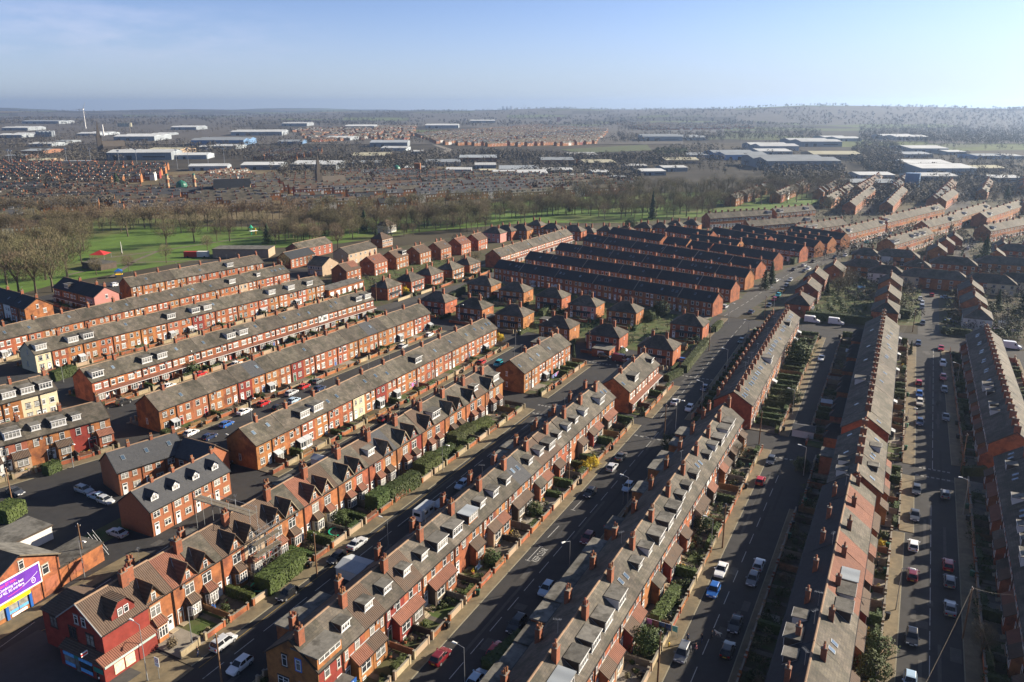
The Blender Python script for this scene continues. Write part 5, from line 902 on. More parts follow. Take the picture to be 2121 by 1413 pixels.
# ------------------------------------------------------------------ vehicles
def car_specs(kind):
    #        L    W    H   bonnet belt  cowl  roof_f roof_r tail  bootz
    return {'h': (4.05, 1.76, 1.47, .86, .96, .95, .25, -1.45, -1.95, .96), 'e': (4.55, 1.80, 1.48, .86, .95, .95, .25, -1.75, -2.2, .95), 's': (4.55, 1.80, 1.44, .86, .95, .90, .15, -1.0, -1.6, .98), 'u': (4.45, 1.86, 1.72, 1.02, 1.1, 1.0, .4, -1.75, -2.12, 1.1), 'm': (4.3, 1.80, 1.66, .92, 1.02, 1.25, .55, -1.7, -2.05, 1.0)}[kind]
def car_body(kind, simple_=False):
    L, W_, H_, zb, zbelt, xc, rf, rb, xt, zt = car_specs(kind); h = L / 2; b = MB(); hw = W_ / 2
    st = [(h, hw * .80, .30, .58), (h - .12, hw * .90, .22, .70), (h - .5, hw * .97, .2, zb - .07), (xc + .15, hw, .2, zb + .03), (xc - .3, hw, .2, zbelt), (xt + .35, hw, .2, zbelt + .01), (-h + .25, hw * .95, .22, zt), (-h + .05, hw * .86, .28, zt - .12), (-h, hw * .82, .32, zt - .35)]
    pts = []
    for x, w, z0, z1 in st:
        zm = z0 + (z1 - z0) * .55; pts += [(x, -w * .93, z0), (x, -w, zm), (x, -w * .93, z1), (x, w * .93, z1), (x, w, zm), (x, w * .93, z0)]
    n = len(st); f = [tuple(reversed((i * 6 + k, i * 6 + (k + 1) % 6, (i + 1) * 6 + (k + 1) % 6, (i + 1) * 6 + k))) for i in range(n - 1) for k in range(6)] + [(5, 4, 3, 2, 1, 0), tuple(range((n - 1) * 6, n * 6))]
    b.mesh3(pts, [tuple(reversed(q)) for q in f], 'white_paint')
    tw = hw * .72; bw = hw * .90; zr = H_; B0 = [(xc, -bw, zbelt - .03), (xc, bw, zbelt - .03), (xt, bw, zbelt - .03), (xt, -bw, zbelt - .03)]; T0 = [(rf, -tw, zr - .05), (rf, tw, zr - .05), (rb, tw, zr - .04), (rb, -tw, zr - .04)]
    M0 = [(rf - .25, -tw * .9, zr), (rf - .25, tw * .9, zr), (rb + .2, tw * .9, zr), (rb + .2, -tw * .9, zr)]
    b.mesh3(B0 + T0 + M0, [(0, 1, 5, 4), (1, 2, 6, 5), (2, 3, 7, 6), (3, 0, 4, 7), (4, 5, 9, 8), (5, 6, 10, 9), (6, 7, 11, 10), (7, 4, 8, 11), (8, 9, 10, 11)], 'white_paint')
    b.box(-h + .03, -hw * .8, .2, h - .05, hw * .8, .34, 'black')
    for s in (-1, 1):
        b.box(xc - .35, s * hw * .98 - (.0 if s > 0 else .2), zbelt - .02, xc - .15, s * hw * .98 + (.2 if s > 0 else 0), zbelt + .14, 'white_paint')
    glass = {}
    def inset(q, k=.08, o=.012):
        q = [Vector(v) for v in q]; c = sum(q, Vector()) / 4; nn = (q[1] - q[0]).cross(q[2] - q[0]).normalized(); nn = nn if nn.dot(c - Vector((-.4, 0, 1.0))) > 0 else -nn
        return [v.lerp(c, k) + nn * o for v in q]
    glass['windscreen'] = [inset((B0[0], B0[1], T0[1], T0[0]))]; glass['rear_window'] = [inset((B0[2], B0[3], T0[3], T0[2]), .12)]
    for nm, (i, j) in (('l', (1, 2)), ('r', (3, 0))):
        q = (B0[i], B0[j], T0[j], T0[i]); a, c, d, e = (Vector(v) for v in q); mid0, mid1 = a.lerp(c, .5), e.lerp(d, .5)
        glass[nm] = [inset((a, mid0 - (mid0 - a) * .04, mid1 - (mid1 - e) * .04, e), .09), inset((mid0, c, d, mid1), .09)]
    if simple_:
        for v in glass.values():
            for q in v: b.poly(q, 'car_glass')
        wheels(b, L, hw)
        for s in (-1, 1): b.box(-h - .01, s * hw * .62 - .14, .6, -h + .06, s * hw * .62 + .14, .78, 'red_light'); b.box(h - .1, s * hw * .62 - .16, .55, h + .005, s * hw * .62 + .16, .68, 'clear_light')
        return b.mesh('car'), None
    return b.mesh('body'), glass
def wheels(b, L, hw):
    for sx in (-1, 1):
        for sy in (-1, 1): b.tube((sx * L * .3, sy * (hw - .2), .31), (sx * L * .3, sy * (hw + .01), .31), .31, .31, 'rubber', 12)
def car(kind, colour, c, hd, label, far=False, group='cars parked along the streets'):
    P = G(*c, .6); P.z = .03; rz = head(hd)
    if kind == 'v': return van(colour, P, rz, label, group)
    if far:
        me, _ = cached(('carfar', kind), lambda: car_body(kind, True)); o = ob('parked_car', me, None, P, rz); override(o, colour + '_paint'); return tag(o, label, 'car', group)
    me, gl = cached(('car', kind), lambda: car_body(kind)); L, W_, H_ = car_specs(kind)[:3]; hw = W_ / 2; h = L / 2
    e = thing('parked_car', label, 'car', P, rz, group); o = ob('body', me, e); override(o, colour + '_paint')
    for nm, qs in gl.items():
        name = nm if len(nm) > 1 else 'side_window'
        def fn():
            b = MB()
            for q in qs: b.poly(q, 'car_glass')
            return b.mesh(name)
        ob(name, cached(('cg', kind, nm), fn), e)
    wm = cached('wheel', lambda: MB().tube((0, -.1, 0), (0, .1, 0), .31, .31, 'rubber', 14).mesh('tyre')); rm = cached('rimm', lambda: MB().tube((0, -.112, 0), (0, .112, 0), .2, .2, 'rim', 10).mesh('rim'))
    for sx in (-1, 1):
        for sy in (-1, 1): w = ob('wheel', wm, e, (sx * L * .3, sy * (hw - .1), .31)); ob('rim', rm, w)
    hl = simple('headlight', lambda b: b.hexa([(-.22, -.2, 0), (.03, -.2, 0), (.03, .2, 0), (-.22, .2, 0), (-.28, -.2, .15), (-.05, -.2, .15), (-.05, .2, .15), (-.28, .2, .15)], 'clear_light')); tl = simple('tail_light', lambda b: b.box(-.03, -.15, 0, .12, .15, .2, 'red_light'))
    for s in (-1, 1): ob('headlight', hl, e, (h - .02, s * hw * .64, .54)); ob('tail_light', tl, e, (-h + .0, s * hw * .64, .64))
    ob('number_plate', simple(('plate', 'y'), lambda b: b.box(-.02, -.26, 0, 0, .26, .11, 'plate_yellow')), e, (-h - .002, 0, .48)); ob('number_plate', simple(('plate', 'w'), lambda b: b.box(0, -.26, 0, .02, .26, .11, 'plate_white')), e, (h + .002, 0, .40))
    if kind in 'eu': ob('roof_rails', simple(('rails', kind), lambda b: b.box(car_specs(kind)[7] + .2, -hw * .66, H_, 0, -hw * .62, H_ + .05, 'black').box(car_specs(kind)[7] + .2, hw * .62, H_, 0, hw * .66, H_ + .05, 'black')), e)
    return e
def van(colour, P, rz, label, group):
    e = thing('parked_van', label, 'van', P, rz, group)
    def fn():
        b = MB(); pr = [(2.75, .35), (2.8, .75), (2.55, 1.05), (1.75, 1.3), (1.0, 2.35), (.6, 2.55), (-2.75, 2.55), (-2.8, .35)]; n = len(pr)
        p = [(x, -.98 + (.12 if z > 1.6 else 0), z) for x, z in pr] + [(x, .98 - (.12 if z > 1.6 else 0), z) for x, z in pr]
        return b.mesh3(p, [tuple(range(n)), tuple(range(2 * n - 1, n - 1, -1))] + [(i, i + n, (i + 1) % n + n, (i + 1) % n) for i in range(n)], 'white_paint').mesh('body')
    o = ob('body', cached('vanbody', fn), e); override(o, colour + '_paint')
    ob('windscreen', simple('windscreen_van', lambda b: b.poly([(1.68, -.8, 1.42), (1.68, .8, 1.42), (1.08, .76, 2.28), (1.08, -.76, 2.28)], 'car_glass')), e, (.02, 0, .02))
    for s in (-1, 1):
        ob('side_window', simple(('vanside', s), lambda b: b.poly([(1.55, s * .965, 1.4), (.55, s * .965, 1.4), (.55, s * .90, 2.1), (1.1, s * .90, 2.1)][::-s], 'car_glass')), e)
        ob('headlight', simple('vanlight', lambda b: b.box(0, -.15, 0, .06, .15, .25, 'clear_light')), e, (2.68, s * .75, .78)); ob('tail_light', simple('vantail', lambda b: b.box(-.03, -.08, 0, .03, .08, .5, 'red_light')), e, (-2.8, s * .86, .9))
    for sx in (-1.7, 1.75):
        for sy in (-1, 1): w = ob('wheel', cached('wheel', lambda: MB().tube((0, -.1, 0), (0, .1, 0), .31, .31, 'rubber', 14).mesh('tyre')), e, (sx, sy * .88, .31)); ob('rim', cached('rimm', lambda: MB().tube((0, -.112, 0), (0, .112, 0), .2, .2, 'rim', 10).mesh('rim')), w)
    ob('bumper', simple('bumper_van', lambda b: b.box(2.6, -.97, .3, 2.86, .97, .62, 'black').box(-2.86, -.97, .3, -2.6, .97, .55, 'black')), e); return e
TW = {'h': 'hatchback', 'e': 'estate car', 's': 'saloon', 'u': 'tall off-roader', 'm': 'people carrier', 'v': 'van'}
Sx = N                                                     # across the streets
ST = {'g': ('on the street below the gabled row', U), 'k': ('on the KEEP CLEAR road', U), 'c': ('on the street right of the long dormered row', U), 'd': ('on the wide street of chimney shadows', U), 'p': ('in the car park of the new houses', N), 'b': ('in the back lane between the brick yards', U), 'm': ('on the main road past the dark rows', None), 'l': ('between the plain terraces', U), 'q': ('by the canopied row', U), 'x': ('in the cul-de-sac by the semis', U), 'y': ('on the drive of a semi', N)}
CARS = """463,1330,+,m,silver,g;497,1377,-,h,white,g;595,1229,-,h,black,g;698,1154,-,h,black,g;740,1125,+,s,silver,g;957,1003,-,h,light_blue,g;174,1014,+,e,silver,p;201,1027,-,s,light_blue,p;218,1036,+,h,silver,p;243,1103,-,s,silver,p;31,1018,+,s,dark_grey,p;463,961,+,h,dark_grey,l;434,904,+,h,dark_blue,l;
912,1359,+,h,dark_red,k;1028,1346,+,h,red,k;1070,1294,-,u,black,k;1132,1219,-,h,light_blue,k;988,1405,+,h,light_blue,k;1217,1114,-,h,dark_red,k;1222,1020,-,h,black,k;1268,967,+,h,silver,k;1286,945,+,s,dark_grey,k;1301,1008,-,h,light_blue,k;1399,832,+,s,white,k;1428,845,-,h,white,k;1459,804,-,h,dark_blue,k;1535,706,-,h,green,k;1556,646,+,s,dark_blue,m;1502,635,+,h,silver,m;
1597,953,-,h,dark_grey,c;1575,995,+,h,red,c;1572,1169,+,h,silver,c;1559,1199,-,h,grey,c;1494,1180,-,s,white,c;1478,1222,-,h,blue,c;1523,1292,-,s,black,c;1507,1345,+,h,black,c;1414,1352,-,m,grey,c;
1898,1014,-,h,dark_grey,d;1958,1023,+,h,grey,d;1895,1067,-,s,dark_grey,d;1892,1129,+,h,white,d;1890,1190,+,h,dark_red,d;1964,1169,+,h,red,d;1967,1203,+,h,grey,d;1968,1259,+,s,grey,d;1889,1319,-,h,black,d;1885,1411,-,h,light_blue,d;1902,711,-,h,dark_blue,d;1949,721,-,s,red,d;1953,753,-,u,white,d;1954,781,-,h,red,d;1903,792,+,h,red,d;1904,816,-,h,blue,d;1905,833,-,h,cream,d;1956,807,-,h,dark_grey,d;1959,864,-,s,dark_grey,d;1905,874,-,h,dark_blue,d;
1911,669,-,h,black,x;1906,619,-,h,silver,x;1910,628,-,h,silver,x;1910,637,-,u,grey,x;1930,611,+,h,red,x;1959,616,>,s,light_blue,x;1969,665,>,s,dark_blue,x;1682,665,>,v,white,b;1732,669,>,v,white,b;1701,742,-,s,white,b;2096,719,>,v,white,b;
1286,724,>,u,white,y;1252,738,>,u,black,y;1287,746,>,v,dark_red,y;1417,747,+,h,blue,y;1604,620,-,h,red,m;1612,611,-,h,teal,m;1620,602,-,h,yellow,m;1593,633,-,h,dark_grey,m;1607,581,+,e,white,m;1637,580,-,h,silver,m;1629,591,-,h,grey,m;1644,558,+,s,dark_grey,m;1665,550,+,h,silver,m;1666,561,-,h,dark_grey,m;1674,557,-,h,white,m;1685,541,+,s,dark_grey,m;1730,533,-,u,dark_grey,m;1751,529,-,h,white,m;1765,525,+,h,dark_grey,m;1772,511,+,h,white,m;1795,501,-,h,teal,m;1803,498,+,h,white,m;1821,492,-,h,dark_blue,m;1834,486,-,h,white,m;1843,483,+,h,blue,m;1900,461,+,h,red,m;1922,452,-,h,white,m;1944,444,+,h,silver,m;2004,515,+,h,silver,x;2007,512,+,h,white,x;
256,833,>,u,black,q;396,896,>,h,white,l;469,878,>,h,blue,l;506,852,>,s,white,l;546,835,>,h,red,l;604,813,>,e,silver,l;630,800,>,h,red,l;577,843,>,h,black,l;662,804,>,h,dark_blue,l;659,789,>,h,grey,l;609,829,>,h,light_blue,l;416,774,+,h,red,q;351,799,+,h,white,q;491,753,+,h,white,q;239,590,>,u,white,q;13,736,>,h,white,q;889,693,>,h,white,l;835,717,>,h,silver,l;998,750,+,h,red,l;1032,753,-,m,teal,l;795,866,>,h,dark_red,l;879,681,>,h,dark_blue,l"""
cl = []
for q in CARS.replace('\n', '').split(';'):
    x, y, h_, k, c, s = q.split(','); x, y = int(x), int(y); hd = ST[s][1]
    if hd is None:
        P = G(x, y); i = min(range(len(MAIN) - 1), key=lambda i: ((MAIN[i] + MAIN[i + 1]) / 2 - P).length); hd = (MAIN[i + 1] - MAIN[i]).normalized()
    elif s in 'lq' and y < 915: hd = U * .985 + N * -.06
    hd = hd * (-1 if h_ == '-' else 1)
    if h_ == '>' and s in 'xb': hd = N
    cl.append((x, y, hd, k, c, '%s %s parked %s' % (c.replace('_', ' '), TW[k], ST[s][0])))
seen = {}
for x, y, hd, k, c, lb in sorted(cl, key=lambda q: -q[1]):
    n = sum(1 for q in cl if q[5] == lb); seen[lb] = seen.get(lb, -1) + 1
    far = G(x, y).length > 330; L_ = lb if n == 1 else '%s %s' % (ordn(seen[lb]), lb.replace('parked on', 'up').replace('parked ', '') if len(lb.split()) > 14 else lb)
    car(k, c, (x, y), hd, L_, far)
# caravan, trailer, road cone
P = G(880, 1064, .6); e = thing('caravan', 'white touring caravan parked on the street below the gabled row', 'caravan', P, head(U), None); P.z = 0; e.location = P
ob('body', MB().hexa([(-2.9, -1.1, .45), (2.7, -1.1, .45), (2.7, 1.1, .45), (-2.9, 1.1, .45), (-2.6, -1.05, 2.5), (2.2, -1.05, 2.5), (2.2, 1.05, 2.5), (-2.6, 1.05, 2.5)], 'white_paint').box(-2.5, -.95, 2.5, 2.0, .95, 2.58, 'felt_white'), e)
for x in (-1.6, 0.2): ob('window', MB().box(x, -1.12, 1.3, x + 1.1, -1.07, 1.9, 'car_glass'), e)
ob('rear_window', MB().box(-2.85, -.7, 1.4, -2.72, .7, 2.0, 'car_glass'), e); ob('tow_bar', MB().tube((2.7, -.5, .5), (4.0, 0, .5), .05, .05, 'black').tube((2.7, .5, .5), (4.0, 0, .5), .05, .05, 'black'), e)
for s in (-1, 1): ob('wheel', cached('wheel', None), e, (0, s * .95, .31))
e = ob('trailer', MB().hexa([(-1.8, -1, .4), (1.8, -1, .4), (1.8, 1, .4), (-1.8, 1, .4), (-2, -1.05, 1.5), (2, -1.05, 1.5), (2, 1.05, 1.5), (-2, 1.05, 1.5)], 'stack').hexa([(-2, -1.05, 1.5), (2, -1.05, 1.5), (2, 1.05, 1.5), (-2, 1.05, 1.5), (-1.6, -.6, 1.8), (1.6, -.6, 1.9), (1.6, .6, 1.9), (-1.6, .6, 1.8)], 'felt_white').tube((-.9, -1.05, .31), (-.9, 1.05, .31), .31, .31, 'rubber', 12).tube((.9, -1.05, .31), (.9, 1.05, .31), .31, .31, 'rubber', 12), None, G(910, 1055), head(U)); tag(e, 'rusty open trailer under a pale cover ahead of the caravan', 'trailer')
o = ob('traffic_cone', MB().box(-.2, -.2, 0, .2, .2, .04, 'red_door').tube((0, 0, .04), (0, 0, .75), .15, .03, 'red_door', 10).tube((0, 0, .35), (0, 0, .5), .102, .07, 'white_letters', 10), None, G(1899, 858)); tag(o, 'red and white traffic cone standing in the wide street', 'traffic cone')
# ------------------------------------------------------------------ lamp posts, poles, wires, signs
def lamp(c, h, hd, label, arm=1.2):
    P = G(*c); e = thing('street_lamp', label, 'street lamp', P, head(hd), 'street lamps along the roads')
    ob('pole', simple(('lampole', h, arm), lambda b: b.tube((0, 0, 0), (0, 0, 1.2), .10, .09, 'steel', 8).tube((0, 0, 1.2), (0, 0, h - .3), .07, .045, 'steel', 8).tube((0, 0, h - .3), (arm, 0, h), .04, .03, 'steel', 6)), e)
    ob('lamp_head', simple(('lamphead', h, arm), lambda b: b.hexa([(arm - .1, -.09, h - .05), (arm + .7, -.17, h - .02), (arm + .7, .17, h - .02), (arm - .1, .09, h - .05), (arm - .1, -.06, h + .1), (arm + .6, -.12, h + .13), (arm + .6, .12, h + .13), (arm - .1, .06, h + .1)], 'lamp_head')), e)
for c, h, hd, lb in (((306, 1411), 9.6, -N, 'tall lamp beside the red corner shop'), ((400, 1346), 7.6, N, 'lamp by the trellis fence on the gabled row street'), ((176, 1199), 7.6, N, 'lamp by the mossy brick outbuilding'), ((152, 969), 6, N, 'lamp before the dormered row gardens'), ((486, 957), 6.5, -N, 'lamp at the end of the plain row'), ((805, 1140), 6.5, -N, 'lamp opposite the trampoline garden'), ((1179, 1204), 8, N * -.5 - U, 'lamp near the KEEP CLEAR lettering'), ((963, 1440), 8, -N, 'lamp above the light blue hatchback at the frame foot'), ((917, 976), 6.5, N, 'lamp between hedges of the gabled row'), ((1299, 1062), 8, -N, 'lamp beside the blue plate on the KEEP CLEAR road'), ((1472, 1142), 6.8, -N, 'lamp by the shrubs opposite the shaded yards'), ((1664, 985), 7, -N, 'lamp at the yards corner of the tiled row'), ((1994, 1068), 8, -N, 'lamp before the hedge on the shaded side'), ((1855, 1264), 8, N, 'lamp on the sunlit pavement by the tiled row'), ((1981, 800), 7, -N, 'lamp on the shaded pavement of the wide street'), ((1874, 903), 7.5, N, 'lamp on the sunlit pavement by the timbered gable'), ((1641, 858), 7, -N, 'lamp by the lane hedges'), ((1504, 775), 8, -N, 'lamp on the main road beside the long shadow'), ((1453, 848), 8, -N, 'lamp by the two white cars'), ((1399, 890), 8, N, 'lamp on the corner by the plain block'), ((1548, 710), 8, -N, 'lamp on the main road past the stacks'), ((1508, 671), 8, N, 'lamp by the corner shop of the dark row'), ((1603, 636), 8, -N, 'lamp by the red hatchback on the main road'), ((1620, 618), 8, -N, 'lamp by the yellow hatchback on the main road'), ((1576, 594), 8, N, 'lamp by the conifers'), ((952, 668), 7, N, 'lamp before the semi with a garage'), ((1124, 702), 7, N, 'lamp before the corner semi'), ((1336, 740), 7, N, 'lamp before the long hedge semi'), ((1068, 722), 6.5, N, 'lamp at the end of the plain rows'), ((1163, 763), 6.5, -N, 'lamp before the block on the street corner'), ((1072, 806), 6.5, N, 'lamp before the brick gable block'), ((600, 888), 6.5, N, 'lamp by the lilac washing'), ((522, 872), 6.5, N, 'lamp by the white saloon between plain rows'), ((393, 768), 6.5, N, 'lamp by the rounded bush of the canopied row'), ((132, 792), 6, N, 'lamp by the hedge of the cream end'), ((562, 690), 6, N, 'lamp in the canopied row gardens'), ((1634, 548), 8, N, 'lamp by the hedge on the main road'), ((1712, 519), 8, N, 'lamp by the white shop fronts'), ((1820, 509), 8, -N, 'lamp by the hipped house on the bend'), ((1896, 574), 7, N, 'lamp by the cream end of the closing terrace')):
    lamp(c, h, hd, lb)
WIREP = {}
for k, (c, h, lb) in enumerate((((462, 1436), 9.5, 'timber pole in front of the white hatchback'), ((27, 1048), 8.5, 'timber pole beside the dark grey saloon'), ((1496, 1136), 9, 'timber pole by the orange fence'), ((1361, 1428), 9.5, 'timber pole by the washing line garden'), ((1572, 920), 8.5, 'timber pole at the brick yard corner'), ((1994, 1323), 9, 'timber pole on the shaded pavement with many wires'), ((1990, 976), 9, 'timber pole at the shaded crossroads'), ((1890, 688), 9, 'timber pole before the tall hedge'), ((1178, 1000), 8, 'timber pole rising among the front hedges'), ((657, 1195), 8.5, 'timber pole on the gabled row street'), ((1468, 728), 8.5, 'timber pole beside the clipped hedge'), ((1583, 660), 9, 'timber pole on the main road pavement'), ((1220, 735), 8, 'timber pole before the corner semi'), ((176, 1175), 8.5, 'pale timber pole by the laundry yard'), ((780, 626), 8, 'timber pole on the side street corner'), ((1376, 905), 8.5, 'timber pole on the main road corner'))):
    P = G(*c); e = thing('telegraph_pole', lb, 'pole', P, AX, 'timber telegraph poles'); ob('pole', simple(('tpole', h), lambda b: b.tube((0, 0, 0), (0, 0, h), .15, .10, 'pole_wood', 8)), e); ob('crossarm', simple(('tpins', h), lambda b: b.box(-.4, -.05, h - .5, .4, .05, h - .4, 'pole_wood').tube((-.35, 0, h - .4), (-.35, 0, h - .2), .03, .03, 'white_letters').tube((.35, 0, h - .4), (.35, 0, h - .2), .03, .03, 'white_letters').tube((0, 0, h), (0, 0, h + .15), .04, .04, 'white_letters')), e); WIREP[k] = P + Vector((0, 0, h - .1))
def wire(a, b_, lb, m='black', r=.008, ):
    b = MB(); n = 10; pr = None
    for i in range(n + 1):
        t = i / n; p = a.lerp(b_, t) - Vector((0, 0, (.35 if (b_ - a).length < 40 else .9) * math.sin(math.pi * t)))
        if pr: b.tube(pr, p, r, r, m, 3)
        pr = p
    tag(ob('overhead_wire', b), lb, 'wire', 'overhead telephone wires')
wire(WIREP[5], G(1905, 1440, 5.0), 'bright sagging wire from the shaded pole to the frame foot', 'fence_grey', .016); wire(WIREP[5], TS(128, 21, 7.2), 'short wire from the shaded pole to the eaves'); wire(WIREP[5], G(2060, 1380, 7), 'wire from the shaded pole along the shaded row'); wire(WIREP[4], TS(172, -31, 6.6), 'wire from the yard pole to the dormered row'); wire(WIREP[7], TS(282, -1, 6.2), 'wire from the hedge pole to the long row'); wire(WIREP[7], TS(272, -1, 6.2), 'second wire from the hedge pole to the long row'); wire(WIREP[8], TS(128, -63, 6.7), 'wire from the hedge pole to the fronts on KEEP CLEAR road'); wire(WIREP[9], TS(93, -72.3, 6.5), 'wire from the gabled street pole to the rear eaves'); wire(WIREP[6], TS(176, 21, 7.2), 'wire from the crossroads pole to the shaded row'); wire(WIREP[13], G(160, 1110, 7), 'thin stay wire beside the laundry yard')
def sign(c, h, lb, face, hd):
    P = G(*c); e = thing('road_sign', lb, 'sign', P, head(hd)); ob('post', MB().tube((0, .03, 0), (0, .03, h), .04, .04, 'steel', 6), e); q = ob('sign_plate', face, e, (0, 0, h - .3)); return q
q = sign((330, 1407), 3.2, 'white rectangular speed limit sign near the red shop', MB().box(-.45, -.03, -.75, .45, 0, .75, 'white_letters'), N)
rg = MB()
for k in range(16):
    a0, a1 = k * .3927, k * .3927 + .3927; rg.poly([(.36 * math.cos(a0), -.035, .28 + .36 * math.sin(a0)), (.36 * math.cos(a1), -.035, .28 + .36 * math.sin(a1)), (.27 * math.cos(a1), -.035, .28 + .27 * math.sin(a1)), (.27 * math.cos(a0), -.035, .28 + .27 * math.sin(a0))], 'red_letters')
ob('red_ring', rg, q); text('20', .34, 'dark_letters', q, wallM(0, -.036, .28)); text('ZONE', .26, 'dark_letters', q, wallM(0, -.036, -.45))
sign((1290, 1046), 3, 'blue plate on a short post on the KEEP CLEAR road', MB().box(-.35, -.03, -.4, .35, 0, .4, 'blue_paint').box(-.2, -.035, -.05, .2, -.03, .05, 'white_letters'), N * .3 - U)
sign((1254, 1112), 2.6, 'round red sign by the parked dark red hatchback', MB().prism([(.4 * math.cos(k * .5236), .4 * math.sin(k * .5236)) for k in range(12)], -.02, .0, 'red_letters'), U)
o = ob('litter_bin', MB().box(-.35, -.3, 0, .35, .3, 1.1, 'black').prism([(.4 * math.cos(k * .7854), .35 * math.sin(k * .7854)) for k in range(8)], 1.1, 1.35, 'black').box(-.2, -.32, .5, .2, -.3, .8, 'white_letters'), None, G(209, 1409), .3); tag(o, 'black litter bin with white label on the corner pavement', 'litter bin')
# ------------------------------------------------------------------ people and dog
def skin(name, joints, links, par, colour_of, loc, rz, extra=None):
    """one continuous body grown round a skeleton; colour_of(bone) gives each face its cloth"""
    names = list(joints); me = bpy.data.meshes.new(name); me.from_pydata([joints[n][0] for n in names], [(names.index(a), names.index(b)) for a, b in links], []); o = bpy.data.objects.new(name, me); C.objects.link(o)
    m = o.modifiers.new('skin', 'SKIN'); sv = me.skin_vertices[0].data
    for i, n in enumerate(names):
        r = joints[n][1]; sv[i].radius = r if isinstance(r, tuple) else (r, r); sv[i].use_root = i == 0
    s = o.modifiers.new('sub', 'SUBSURF'); s.levels = s.render_levels = 1
    bpy.context.view_layer.update(); m2 = bpy.data.meshes.new_from_object(o.evaluated_get(bpy.context.evaluated_depsgraph_get())); bpy.data.objects.remove(o); m2.name = name; mats = []
    m2.materials.clear()
    P = {n: Vector(joints[n][0]) for n in names}; idx = []
    for p in m2.polygons:
        c = p.center; best = min(links, key=lambda l: (lambda a, b: (c - (a + (b - a) * max(0, min(1, (c - a).dot(b - a) / max(1e-6, (b - a).length_squared))))).length)(P[l[0]], P[l[1]])); k = colour_of(best, c)
        if k not in mats: mats.append(k)
        idx.append(mats.index(k)); p.use_smooth = True
    for k in mats: m2.materials.append(MATS[k])
    m2.polygons.foreach_set('material_index', idx); o = bpy.data.objects.new(name, m2); C.objects.link(o); o.location = loc; o.rotation_euler[2] = rz; o.parent = par; return o
def person(c, hd, label, top, legs, h=1.74, stride=.25, arms=((.0, .30), (.0, -.3)), hair='hair', bend=(0, 0)):
    P = G(*c); P.z = .03; k = h / 1.74; e = thing('person', label, 'person', P, head(hd), 'people in the street'); a0, a1 = arms
    J = {'pelvis': ((0, 0, .94), (.13, .10)), 'waist': ((.01, 0, 1.1), (.125, .09)), 'chest': ((.02, 0, 1.34), (.155, .10)), 'neck': ((.03, 0, 1.50), .055), 'jaw': ((.06, 0, 1.57), (.07, .075)), 'head': ((.045, 0, 1.68), (.082, .10)), 'crown': ((.035, 0, 1.745), (.05, .06))}
    for s, nm, ar, st_ in ((1, 'l', a0, stride), (-1, 'r', a1, -stride)):
        J[nm + 'hip'] = ((0, s * .09, .90), .09); J[nm + 'knee'] = ((st_ * .55 + .05, s * .10, .50), .06); J[nm + 'ankle'] = ((st_ - .05, s * .10, .09), .042); J[nm + 'toe'] = ((st_ + .13, s * .11, .04), (.035, .04))
        J[nm + 'sh'] = ((.02, s * .18, 1.43), .058); J[nm + 'el'] = ((ar[1] * .35, s * .24, 1.16), .045); J[nm + 'wr'] = ((ar[1] * .8 + .08, s * (.22 - ar[0]), .95 + abs(ar[0]) * 1.2), .030); J[nm + 'palm'] = ((ar[1] * .95 + .12, s * (.22 - ar[0]), .88 + abs(ar[0]) * 1.2), (.035, .02))
    J = {n: (tuple(v * k for v in p), r) for n, (p, r) in J.items()}
    Lk = [('pelvis', 'waist'), ('waist', 'chest'), ('chest', 'neck'), ('neck', 'jaw'), ('jaw', 'head'), ('head', 'crown')]
    for n in 'lr': Lk += [('pelvis', n + 'hip'), (n + 'hip', n + 'knee'), (n + 'knee', n + 'ankle'), (n + 'ankle', n + 'toe'), ('chest', n + 'sh'), (n + 'sh', n + 'el'), (n + 'el', n + 'wr'), (n + 'wr', n + 'palm')]
    def col(b, c_):
        q = b[1]
        if q in ('jaw', 'head', 'crown') or 'palm' in q: return hair if q == 'crown' or (q == 'head' and c_.x < .03 * k and c_.z > 1.60 * k) else 'skin'
        if 'toe' in q: return 'black'
        if any(w in q for w in ('hip', 'knee', 'ankle')): return legs
        return top
    o = skin('body', J, Lk, e, col, (0, 0, 0), 0)
    hm = MB()
    for n in 'lr':
        p = Vector(J[n + 'palm'][0])
        for f in range(4): hm.tube(p + Vector((.012 * (f - 1.5), 0, -.02)), p + Vector((.014 * (f - 1.5) + .02, 0, -(.085, .10, .095, .075)[f])), .009, .006, 'skin', 4)
        hm.tube(p + Vector((.03, 0, 0)), p + Vector((.055, 0, -.045)), .010, .007, 'skin', 4)
    hd_ = Vector(J['head'][0]); 
    for s in (-1, 1): hm.tube(hd_ + Vector((.075, s * .03, -.01)), hd_ + Vector((.088, s * .03, -.01)), .010, .008, 'dark_letters', 5); hm.tube(hd_ + Vector((-.01, s * .085, -.03)), hd_ + Vector((.0, s * .10, -.03)), .025, .02, 'skin', 5)
    hm.tube(hd_ + Vector((.08, 0, -.01)), hd_ + Vector((.11, 0, -.05)), .010, .018, 'skin', 5); ob('face_and_fingers', hm, e)
    return e
person((1453, 1332.5), -N * .2 - U, 'person in dark jacket striding across the sunlit street', 'cloth_dark', 'cloth_blue', stride=.33)
person((1473, 1325.5), N, 'person in dark clothes holding the lead of a white dog', 'cloth_dark', 'cloth_dark', arms=((-.05, .75), (0, .1)), stride=.1)
e = person((1440, 1351.5), N * .3 - U, 'person in dark coat carrying a small child in pink', 'cloth_dark', 'cloth_dark', arms=((.1, .45), (.1, .4)), stride=.15)
